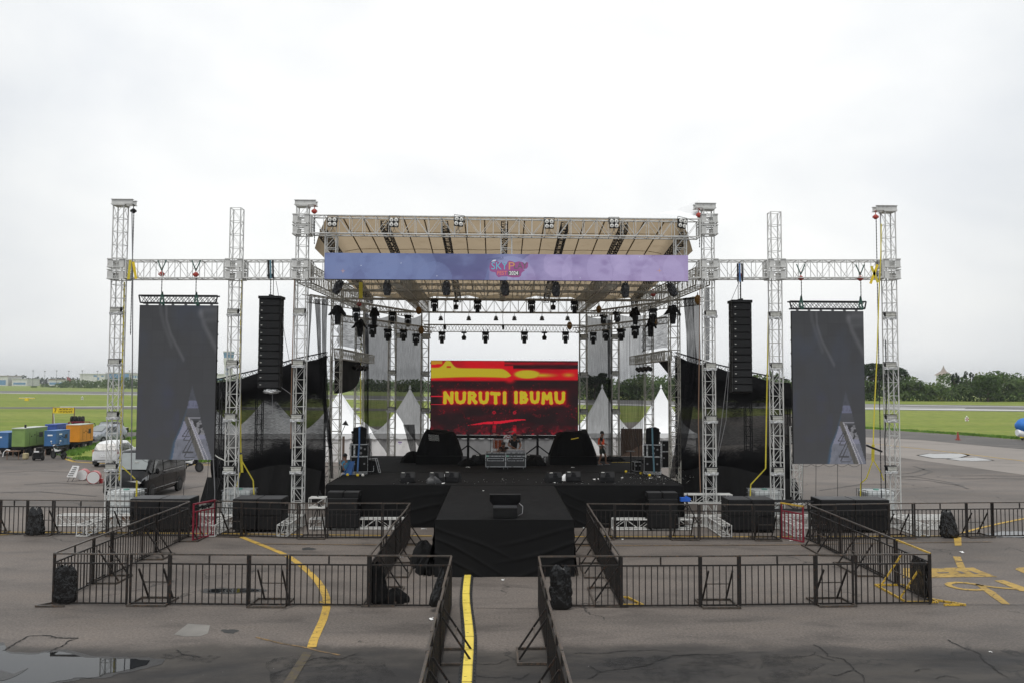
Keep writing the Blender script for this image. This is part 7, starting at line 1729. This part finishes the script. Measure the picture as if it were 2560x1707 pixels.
p = at(1286, 1120, G(1286, 1172, ZS).y+1.0); person('person in black t-shirt leaning over the mixer behind the flight case tables', (p.x, p.y, ZS), -math.pi/2, dict(pel=(-.10, 0, .82), wai=(-.06, 0, .95), che=(.06, 0, 1.16), nec=(.12, 0, 1.32), hd1=(.17, 0, 1.39), hd2=(.17, 0, 1.48),
    shl=(.06, .19, 1.26), shr=(.06, -.19, 1.26), ell=(.16, .30, 1.03), wrl=(.40, .24, .93), elr=(.14, -.29, 1.03), wrr=(.36, -.05, .94), hpl=(-.10, .09, .80), hpr=(-.10, -.09, .80), knl=(.0, .11, .44), knr=(-.0, -.11, .44), anl=(-.1, .11, .075), anr=(-.1, -.11, .075), tol=(.06, .12, .04), tor=(.06, -.12, .04)), trousers=('shirt', .9))
p = at(1260, 1120, G(1260, 1172, ZS).y+1.2); person('person in black shirt bent low over the left flight case table', (p.x, p.y, ZS), -math.pi/2-.15, dict(pel=(-.12, 0, .46), wai=(-.06, 0, .60), che=(.08, 0, .80), nec=(.17, 0, .94), hd1=(.23, 0, .99), hd2=(.24, 0, 1.08),
    shl=(.10, .18, .90), shr=(.10, -.18, .90), ell=(.22, .27, .74), wrl=(.40, .14, .80), elr=(.22, -.27, .74), wrr=(.42, -.12, .80), hpl=(-.10, .09, .46), hpr=(-.10, -.09, .46), knl=(.28, .13, .47), knr=(.28, -.13, .47), anl=(.26, .13, .075), anr=(.26, -.13, .075), tol=(.38, .14, .04), tor=(.38, -.14, .04)), trousers=('shirt', .9))
t_ = thing('stool', 'small black stool under the bent person behind the tables', 'stool', (p.x, p.y+.15, ZS)); MB().lathe([(.17, .34), (.17, .39)], 14).build('seat', M['black'], t_)
for a in (.5, 2.6, 4.7): MB().bar((0, 0, .35), (.2*math.cos(a), .2*math.sin(a), 0), .014, 5).build('leg', M['black'], t_)
p = at(858, 1170, 35.4); person('person in bright blue shirt sitting with back turned at the left stage edge', (G(860, 1186, ZS).x, G(860, 1184, ZS).y, ZS), 1.9, dict(pel=(0, 0, .14), wai=(.02, 0, .28), che=(.09, 0, .47), nec=(.15, 0, .62), hd1=(.20, 0, .69), hd2=(.20, 0, .78),
    shl=(.09, .19, .56), shr=(.09, -.19, .56), ell=(.20, .26, .34), wrl=(.38, .15, .32), elr=(.20, -.26, .34), wrr=(.38, -.15, .32), hpl=(.0, .09, .12), hpr=(.0, -.09, .12), knl=(.34, .20, .34), knr=(.34, -.20, .34), anl=(.40, .10, .05), anr=(.40, -.10, .05), tol=(.52, .10, .03), tor=(.52, -.10, .03)), shirt='bluecloth', trousers=('shirt', .9), feet=False)
q = stg(871, 1187); t_ = thing('folding_chair', 'folded bright blue cloth chair leaning by the left side fill stack', 'chair', q); MB().prism([(-.22, .15, 0), (.10, .15, 0), (.18, .3, .56), (.02, .3, .56)], (0, .05, 0)).build('seat_cloth', M['bluechair'], t_); MB().bar((-.28, .1, 0), (.04, .28, .58), .012, 5).bar((.16, .1, 0), (.2, .28, .58), .012, 5).build('frame', M['blue'], t_)
# ------------------------------------------------------------------ vehicles
def carbody(st):
    mb = MB(); rings = []
    for (x, zb, zl, zr, wb, wr_) in st:
        h = [(0, zb), (wb*.90, zb), (wb*.985, zb+.12), (wb, (zb+zl)*.5), (wb*.975, zl), (wr_, zr-.07 if zr-zl > .2 else zl+(zr-zl)*.6), (wr_*.86, zr), (wr_*.4, zr+.02), (0, zr+.025)]
        rings.append([V((x, y, z)) for y, z in h]+[V((x, -y, z)) for y, z in h[-2:0:-1]])
    n = len(rings[0]); k = 0
    for r in rings: mb.v += [tuple(p) for p in r]
    for j in range(len(rings)-1):
        for i in range(n): mb.f.append((j*n+i, j*n+(i+1) % n, (j+1)*n+(i+1) % n, (j+1)*n+i))
    mb.f.append(tuple(range(n))); mb.f.append(tuple((len(rings)-1)*n+n-1-i for i in range(n)))
    return mb
def interp(st, x):
    for a, b_ in zip(st[:-1], st[1:]):
        if a[0] <= x <= b_[0]:
            t_ = (x-a[0])/(b_[0]-a[0]); return [p+(q-p)*t_ for p, q in zip(a, b_)]
    return st[-1] if x > st[-1][0] else st[0]
def vehicle(label, cat, loc, rz, st, paint_, wheels, sides, front, rear, r=.32, name='parked_car', lights=True, plate=True, glassm='glass', w_in=None, facing='front'):
    t_ = thing(name, label, cat, loc, rz)
    carbody(st).build('body', M[paint_], t_, smooth=True, fix=True)
    for s in (-1, 1):
        for x in wheels:
            y = interp(st, x)[4]*s
            MB().lathe([(r*1.16, -.02), (r*1.16, .006)], 22, (x, y, r+.02), (0, s, 0)).build('wheel_arch', M['ink'], t_)
            w_ = MB().lathe([(r*.7, -.16), (r, -.14), (r, .0), (r*.92, .02), (r*.7, .022)], 22, (x, y*.985, r), (0, s, 0)).build('wheel', M['tyre'], t_, smooth=True)
            mb = MB().lathe([(r*.64, .0), (r*.64, .02), (r*.2, .03)], 20, (x, y*.985+.008*s, r), (0, s, 0)); mb.build('rim', M['grey'] if paint_ != 'vanblack' else M['darkgrey'], w_)
        for poly in sides:
            pts = []
            for x, f in poly:
                q = interp(st, x); zl, zr, wb, wr_ = q[2], q[3]-.07, q[4]*.975, q[5]
                pts.append(V((x, s*((wb+(wr_-wb)*f)+.012), zl+(zr-zl)*f)))
            o = MB().prism(pts, (0, -.01*s, 0)).build('side_window', M[glassm], t_, fix=True)
        q = interp(st, front[0]+.15 if front else 0)
    for nm, fr, sg in (('windscreen', front, 1), ('rear_window', rear, -1)):
        if fr:
            x0, z0, y0, x1, z1, y1 = fr
            n_ = V((z1-z0, 0, -(x1-x0)))*(1 if sg > 0 else 1); n_ = V((abs(z1-z0)*sg, 0, abs(x1-x0))).normalized()*.055
            MB().prism([V((x0, -y0, z0))+n_, V((x0, y0, z0))+n_, V((x1, y1, z1))+n_, V((x1, -y1, z1))+n_], -n_*.5).build(nm, M['screen_glass' if sg > 0 else 'glass'], t_, fix=True)
    return t_
VAN = [(-2.66, .45, 1.18, 1.9, .92, .80), (-2.55, .32, 1.2, 2.18, .95, .82), (-2.2, .28, 1.2, 2.26, .97, .83), (0, .28, 1.2, 2.28, .975, .84), (.85, .28, 1.2, 2.24, .975, .83), (1.05, .28, 1.2, 2.17, .97, .82), (1.92, .28, 1.20, 1.38, .965, .84), (2.35, .30, 1.06, 1.16, .94, .78), (2.58, .34, .92, .98, .88, .70), (2.66, .42, .80, .84, .80, .62)]
v = vehicle('black van parked facing the camera, behind the far left tower', 'van', (-17.1, 40.7, 0), -math.pi/2, VAN, 'vanblack', (1.62, -1.72), [[(-2.45, .12), (-1.35, .10), (-1.35, .9), (-2.4, .88)], [(-1.25, .10), (.30, .08), (.30, .9), (-1.25, .9)], [(.42, .06), (1.45, .10), (1.0, .9), (.42, .9)]], (1.90, 1.40, .78, 1.08, 2.10, .66), None, .34, 'parked_van')
for s in (-1, 1):
    MB().prism([(2.10, s*.97, .98), (2.52, s*.80, .86), (2.46, s*.84, 1.04), (2.05, s*.965, 1.20)], (.05, s*.015, .01)).build('headlamp', M['headlamp'], v, fix=True)
    MB().ball((1.45, s*1.12, 1.32), (.07, .09, .14), 10, 8).bar((1.45, s*.96, 1.2), (1.45, s*1.08, 1.25), .03, 5).build('mirror', M['vanblack'], v, smooth=True); MB().box((.35, s*.985, 1.08), (.14, .02, .03)).box((.55, s*.985, 1.08), (.14, .02, .03)).build('door_handle', M['darkgrey'], v)
    MB().box((-.9, s*.982, 1.22), (2.6, .012, .03)).box((0, s*.975, .50), (3.0, .02, .02)).build('trim_strip', M['chrome'], v); MB().box((.37, s*.981, .75), (.012, .008, .85)).box((-1.3, s*.981, .75), (.012, .008, .85)).build('door_gap', M['ink'], v)
MB().box((2.64, 0, .62), (.06, 1.1, .22)).build('grille', M['black'], v); MB().box((2.68, 0, .50), (.02, .46, .12)).build('number_plate', M['ink'], v); MB().box((1.6, .2, 1.74), (.02, .2, .05), ry=.8).build('permit_sticker', M['whiteink'], v)
MPV = [(-2.06, .42, .95, 1.02, .74, .66), (-2.0, .30, .96, 1.08, .80, .70), (-1.74, .27, .96, 1.50, .83, .62), (-1.45, .25, .95, 1.58, .835, .63), (-.2, .24, .93, 1.62, .835, .64), (.35, .24, .92, 1.57, .835, .63), (1.30, .24, .92, 1.05, .83, .70), (1.85, .27, .86, .92, .80, .66), (2.06, .36, .66, .72, .70, .55)]
p = G(262, 1166); c = V((-25.55, 55.9, 0))
v = vehicle('white people carrier seen from behind, parked beside the grass island', 'car', c, math.pi/2+.10, MPV, 'carwhite', (1.28, -1.28), [[(-1.7, .1), (-.75, .08), (-.75, .88), (-1.5, .85)], [(-.68, .08), (.25, .07), (.25, .88), (-.68, .88)], [(.33, .07), (1.0, .1), (.45, .88), (.33, .88)]], (1.28, 1.07, .62, .42, 1.53, .54), (-2.04, 1.06, .68, -1.80, 1.47, .57), .30)
for s in (-1, 1):
    MB().box((-1.96, s*.72, .98), (.12, .16, .30)).build('tail_lamp', M['tail'] if s < 0 else M['amber'], v, bevel=.02); MB().ball((.75, s*.98, 1.0), (.06, .10, .08), 8, 6).build('mirror', M['carwhite'], v); MB().box((-2.03, s*.6, .30), (.14, .26, .22)).build('bumper_corner', M['ink'], v)
MB().box((-2.075, .02, .74), (.015, .46, .13)).build('number_plate', M['pvc'], v); text('plate_lettering', 'H 1071 RU', .09, M['ink'], v, (-2.086, .02, .745), .38, rot=(R(90), 0, -R(90))); MB().box((-2.06, 0, .46), (.03, 1.3, .03)).build('bumper_line', M['ink'], v); MB().bar((-1.98, -.45, 1.08), (-1.98, -.1, 1.22), .012, 4).build('rear_wiper', M['ink'], v); MB().box((-2.045, 0, .86), (.02, .18, .03)).build('badge', M['chrome'], v)
v = vehicle('silver people carrier facing the camera, behind the white one', 'car', (-35.6, 75.6, 0), -math.pi/2-.22, MPV, 'carsilver', (1.28, -1.28), [[(-.68, .08), (.25, .07), (.25, .88), (-.68, .88)], [(.33, .07), (1.0, .1), (.45, .88), (.33, .88)]], (1.28, 1.07, .66, .40, 1.54, .56), None, .30)
for s in (-1, 1): MB().prism([(1.70, s*.80, .72), (2.0, s*.58, .70), (1.96, s*.56, .84), (1.62, s*.80, .88)], (.05, .02*s, .02)).build('headlamp', M['headlamp'], v, fix=True); MB().ball((.85, s*.98, 1.0), (.06, .10, .08), 8, 6).build('mirror', M['carsilver'], v)
MB().box((2.04, 0, .62), (.04, 1.0, .05)).build('grille_trim', M['chrome'], v); MB().box((2.05, 0, .42), (.05, 1.1, .16)).build('grille', M['ink'], v); MB().box((2.09, 0, .52), (.01, .4, .1)).build('number_plate', M['ink'], v)
PK = [(-2.4, .5, 1.0, 1.02, .85, .78), (-.9, .4, 1.0, 1.04, .88, .8), (-.8, .4, 1.02, 1.66, .88, .68), (.3, .4, 1.02, 1.70, .88, .68), (.95, .4, 1.02, 1.12, .87, .74), (1.9, .42, .98, 1.04, .84, .72), (2.1, .5, .8, .85, .75, .62)]
v = vehicle('dark car with both front doors wide open, behind the silver one', 'car', (at(272, 1080, 80).x, 80, 0), -math.pi/2, PK, 'vanblack', (1.35, -1.4), [[(-.7, .1), (.25, .1), (.25, .88), (-.7, .88)]], (.93, 1.14, .66, .36, 1.62, .58), None, .36)
for s in (-1, 1):
    d = MB().prism([(.7, s*.88, .45), (.55, s*1.72, .45), (.55, s*1.72, 1.02), (.7, s*.88, 1.02)], (.05, 0, 0)).build('open_door', M['vanblack'], v, fix=True); MB().tube([(.7, s*.9, 1.02), (.62, s*1.05, 1.55), (.56, s*1.6, 1.6), (.55, s*1.72, 1.02)], .03, 5).build('window_frame', M['vanblack'], d)
# generators
def generator(label, px, pyg, Y, w, L_, z0, z1, m, exhaust=False, rz=0, sign=None):
    Y *= 1.022; x = at(px, pyg, Y).x; t_ = thing('generator', label, 'generator', (x, Y, 0), rz, 'generators on trailers')      # origin at the right front corner
    MB().box((-w/2, L_/2, (z0+z1)/2), (w, L_, z1-z0)).build('housing', M[m], t_, bevel=.03)
    MB().box((-w/2, L_/2, z1+.02), (w+.02, L_+.02, .05)).build('roof', M['gentop'] if m in ('gengreen', 'genor') else M[m], t_, bevel=.012)
    mb = MB()
    for i in range(3): mb.box((.004, L_*(.2+.3*i), z0+(z1-z0)*.45), (.012, .012, (z1-z0)*.7))
    mb.box((-w/2, -.004, z1-.12), (w*.85, .012, .012)).build('door_gap', M['ink'], t_)
    for i in range(4): MB().box((.012, L_*(.28+.14*i), z0+(z1-z0)*(.62 if i % 2 else .55)), (.03, .05, .09)).build('door_handle', M['ink'], t_)
    MB().box((.008, L_*.7, z0+(z1-z0)*.6), (.014, L_*.16, (z1-z0)*.28)).build('control_panel', M['darkgrey'], t_)
    MB().box((-w/2, L_/2, z0-.10), (w*.9, L_*1.02, .18)).build('chassis', M['black'], t_)
    for sx in (-.08, -w+.08):
        for y in (.25, .8):
            r = .30; w_ = MB().lathe([(r*.6, -.10), (r, -.08), (r, .08), (r*.6, .10)], 18, (sx, L_*y, r), (1, 0, 0)).build('wheel', M['tyre'], t_, smooth=True); MB().lathe([(r*.55, .085), (r*.2, .11)], 14, (sx, L_*y, r), (1, 0, 0)).build('rim', M['darkgrey'], w_)
    for sx in (-.1, -w+.1): MB().bar((sx, .08, 0), (sx, .08, z0), .03, 5).build('support_leg', M['wood'], t_)
    if exhaust: MB().bar((-.25, .45, z1), (-.25, .45, z1+.28), .07, 8).build('exhaust', M['ink'], t_)
    if sign: MB().box((-w*.5, -.01, z1-.3), (w*.4, .015, .10)).box((.012, L_*.3, z1-.25), (.015, L_*.2, .10)).build('name_plate', M['pvc'], t_)
generator('blue generator box cut by the left edge', 20, 1130, 60.5, 1.6, 2.6, .58, 1.68, 'genblue', sign=1)
generator('long pale green generator with black exhaust between the two blue ones', 61, 1140, 59.8, .98, 3.0, .72, 2.05, 'gengreen', True)
generator('blue generator with pale name plates behind the motorbike', 139, 1135, 61.0, .90, 2.0, .68, 1.80, 'genblue', sign=1)
generator('dark blue generator top showing behind the blue one', 140, 1120, 69, 1.0, 2.2, .7, 1.86, 'gendark')
generator('bright orange generator on a trailer, pale roof', 199, 1122, 66, 1.15, 2.2, .62, 2.0, 'genor')
t_ = thing('red_frame', 'dark red frame on the back of the orange generator', 'frame', (at(172, 1060, 68.5).x, 68.5, 0)); MB().bar((0, 0, .6), (0, 0, 2.2), .05, 4).bar((0, 0, 2.2), (1.6, .3, 2.2), .05, 4).bar((.3, 0, 1.6), (.3, 0, 2.2), .04, 4).build('tube', M['redmetal'], t_)
t_ = thing('tyre_rack', 'row of dark round things on top behind the orange generator', 'tyres', (at(195, 1050, 70).x, 70, 0)); MB().box((0, 0, 1.15), (.8, .6, 2.2)).build('stand', M['black'], t_)
for i in range(4): MB().lathe([(.12, -.09), (.28, -.08), (.28, .08), (.12, .09)], 14, (-.5+.3*i, 0, 2.35), (1, .2, 0)).build('tyre', M['tyre'], t_)
t_ = thing('sack', 'pale sack standing beside the green generator', 'sack', (at(64, 1139, 59.2).x, 59.2, 0)); MB().lathe([(.15, 0), (.2, .08), (.2, .4), (.15, .44)], 14).build('cloth', M['hay'], t_)
t_ = thing('hose_stand', 'low table with a pale hose before the green generator', 'table', (at(32, 1138, 59).x, 59, 0)); MB().box((0, 0, .6), (.9, .4, .05)).build('top', M['wood'], t_)
for x in (-.4, .4): MB().bar((x, 0, 0), (x, 0, .6), .03, 5).build('leg', M['wood'], t_)
MB().tube([(-.2, 0, .65), (-.45, 0, .7), (-.65, 0, .5), (-.7, 0, .2)], .03, 6).build('hose', M['pvc'], t_)
t_ = thing('engine_cart', 'small black engine cart left of the motorbike', 'cart', (at(96, 1140, 58.5).x, 58.5, 0)); MB().box((0, 0, .35), (.5, .5, .5)).box((0, .1, .75), (.35, .35, .3)).build('engine', M['black'], t_, bevel=.04); MB().box((0, -.26, .62), (.35, .02, .10)).build('plate', M['drumskin'], t_)
for x in (-.3, .3): MB().lathe([(.12, -.05), (.18, -.04), (.18, .04), (.12, .05)], 14, (x, 0, .18), (1, 0, 0)).build('wheel', M['tyre'], t_)
# yellow coordinate sign
p = at(131, 1070, 92); p1 = at(184, 1070, 92); w = p1.x-p.x; zt = at(131, 1018, 92).z; zb = at(131, 1032, 92).z
t_ = thing('coordinate_sign', 'yellow board with a black 7 and coordinates on two posts in the grass', 'sign', ((p.x+p1.x)/2, 92, 0)); MB().box((0, 0, (zt+zb)/2), (w, .06, zt-zb)).build('board', M['signyel'], t_)
for s in (-1, 1): MB().bar((s*w/2, .04, 0), (s*w/2, .04, zt+.05), .06, 6).build('post', M['wood'], t_)
MB().bar((-w/2+.1, .3, 0), (-w/2+.05, .05, zb), .05, 6).build('prop', M['pvc'], t_)
text('lettering', '7', .62, M['ink'], t_, (-w/2+.28, -.035, (zt+zb)/2), .26, offset=.01); text('lettering', '06°58\'28.16"S', .26, M['ink'], t_, (.28, -.035, zb+(zt-zb)*.72), 1.45, offset=.006); text('lettering', '110°22\'42.42"E', .26, M['ink'], t_, (.22, -.035, zb+(zt-zb)*.28), 1.5, offset=.006)
# motorbikes
def bike(label, px, Y, rz, body, acc):
    t_ = thing('motorbike', label, 'motorbike', (at(px, 1140, Y).x, Y, 0), rz, 'parked motorbikes')
    for x in (-.62, .62):
        w_ = MB().lathe([(.22, -.05), (.29, -.045), (.30, 0), (.29, .045), (.22, .05)], 22, (x, 0, .3), (0, 1, 0), cap=False).build('wheel', M['tyre'], t_); MB().lathe([(.21, -.02), (.21, .02)], 18, (x, 0, .3), (0, 1, 0)).build('rim', M['darkgrey'], w_)
    MB().prism([(-.70, -.12, .62), (-.35, -.12, .48), (.15, -.12, .42), (.38, -.12, .52), (.48, -.12, .90), (.36, -.12, .96), (.22, -.12, .62), (-.15, -.12, .66), (-.85, -.12, .80)], (0, .24, 0)).build('fairing', M['ink'], t_, bevel=.03, fix=True)
    for s in (-1, 1): MB().prism([(-.60, s*.135, .66), (-.2, s*.135, .56), (.2, s*.135, .52), (.36, s*.135, .80), (.24, s*.135, .72), (-.15, s*.135, .66)], (0, .02*s, 0)).build('side_panel', M[body], t_, fix=True)
    MB().prism([(-.78, -.13, .80), (-.1, -.13, .70), (.02, -.13, .76), (-.1, -.13, .82), (-.78, -.13, .88)], (0, .26, 0)).build('seat', M['ink'], t_, bevel=.03, fix=True)
    MB().bar((.62, 0, .3), (.42, 0, .98), .04, 6).bar((-.62, .08, .3), (0, .08, .42), .05, 5).bar((-.75, -.14, .34), (-.05, -.14, .36), .05, 8).build('frame', M['darkgrey'], t_)
    MB().bar((.40, -.32, 1.02), (.40, .32, 1.02), .022, 6).build('handlebar', M['ink'], t_); MB().ball((.50, 0, .92), (.09, .12, .10), 10, 8).build('headlamp', M['headlamp'], t_)
    for s in (-1, 1): MB().bar((.40, s*.26, 1.02), (.36, s*.34, 1.22), .01, 4).ball((.36, s*.34, 1.25), (.03, .07, .05), 8, 6).build('mirror', M['drumskin'], t_)
    MB().box((.18, .0, .62), (.10, .28, .3)).build('bag', M[acc], t_); return t_
bike('white and black motorbike with round mirrors before the blue generator', 146, 59.6, 2.6, 'carwhite', 'green'); bike('white and black motorbike half hidden under the left screen behind the van', 478, 51.3, -.35, 'carwhite', 'ink')
# marching drums
p = G(233, 1208); t_ = thing('bass_drum', 'red shelled bass drum with white skin lying on its edge on the asphalt', 'drum', p, .22)
MB().lathe([(.325, -.02), (.325, .40)], 30, (0, 0, .335), (0, 1, .05)).build('shell', M['drumred'], t_); MB().lathe([(.345, -.03), (.345, .015)], 30, (0, 0, .335), (0, 1, .05)).build('hoop', M['drumred'], t_); MB().lathe([(.315, -.036), (.1, -.038)], 30, (0, 0, .335), (0, 1, .05)).build('skin', M['drumskin'], t_)
MB().box((.34, .25, .12), (.14, .3, .24)).build('stand', M['drumred'], t_)
p = G(196, 1201); t_ = thing('bass_drum', 'red bass drum with white skin partly behind the white xylophone', 'drum', p+V((.1, .2, 0)), .15); MB().lathe([(.30, -.02), (.30, .40)], 28, (0, 0, .31), (0, 1, .05)).build('shell', M['drumred'], t_); MB().lathe([(.29, -.036), (.1, -.038)], 28, (0, 0, .31), (0, 1, .05)).build('skin', M['drumskin'], t_)
t_ = thing('xylophone', 'white marching xylophone propped up against a red drum', 'xylophone', p+V((-.12, -.25, 0)), .3); MB().prism([(-.36, -.05, .26), (.10, -.05, .22), (.22, .12, .80), (-.12, .12, .84)], (0, .05, .01)).build('board', M['drumskin'], t_, fix=True)
mb = MB()
for i in range(5): mb.box((-.17+.05*i, -.03+.03*i, .34+.105*i), (.26-.02*i, .05, .022), ry=.08)
mb.build('note_bar', M['ink'], t_); MB().bar((-.2, .0, .3), (-.3, -.1, 0), .014, 5).bar((.05, .05, .3), (-.1, .0, 0), .014, 5).build('leg', M['chain'], t_)
mb = MB()
for i in range(7): mb.bar((-.10+.045*i, .14, .82), (-.10+.045*i, .15, .88), .008, 4)
mb.build('tuning_pin', M['chrome'], t_)
# right side things
p = G(2395, 1099); t_ = thing('traffic_cone', 'dark red traffic cone on the taxiway edge at right', 'cone', p); k = p.y/F; MB().box((0, 0, .03), (.42, .42, .06)).build('foot', M['cone'], t_); MB().lathe([(.16, .06), (.04, .85)], 14).build('body', M['cone'], t_)
p = G(2562, 1100); Y = p.y; k = Y/F; t_ = thing('covered_trailer', 'white wheeled cart under a bright blue tarp at the right edge', 'trailer', (p.x+3*k, Y, 0))
def tarp(u, v):
    a = math.pi*u; r = 1-.12*math.sin(3*a)*v; return ((-18+4*v*0)*k*math.cos(a)*r-0*k+14*k, -22*k*math.sin(a)*.3*r+v*4*k, (50-42*v*(.55+.45*abs(math.cos(a))))*k*.95+6*k*v)
MB().ball((12*k, 10*k, 36*k), (30*k, 22*k, 21*k), 26, 14, .05).build('tarp', M['tarpblue'], t_, smooth=True); MB().lathe([(8*k, -24*k), (13*k, -14*k), (14*k, 40*k)], 18, (8*k, 10*k, 19*k), (1, 0, 0)).build('body', M['pvc'], t_, smooth=True); MB().box((0, 4*k, 8*k), (24*k, 2*k, 3*k)).build('yellow_frame', M['signyel'], t_)
for x in (-7, 6): MB().lathe([(1.5*k, -1*k), (3.2*k, -.8*k), (3.2*k, .8*k), (1.5*k, 1*k)], 14, (x*k, 3*k, 3.2*k), (0, 1, 0)).build('wheel', M['tyre'], t_)
# ------------------------------------------------------------------ air
HAZE = .00016
hb = MB().b2((-3800, -500, -1), (3800, 4800, 62)).mesh('haze'); hm = bpy.data.materials.new('haze'); hm.use_nodes = True; ht = hm.node_tree
for n in list(ht.nodes):
    if n.type == 'BSDF_PRINCIPLED': ht.nodes.remove(n)
pv = ht.nodes.new('ShaderNodeVolumePrincipled'); pv.inputs['Color'].default_value = (.92, .95, .98, 1); pv.inputs['Density'].default_value = HAZE; pv.inputs['Anisotropy'].default_value = .2
ht.links.new(pv.outputs[0], ht.nodes['Material Output'].inputs['Volume'])
if HAZE: tag(link('haze', hb, hm), 'thin pale humid air over the airfield', 'haze', None, 'stuff')
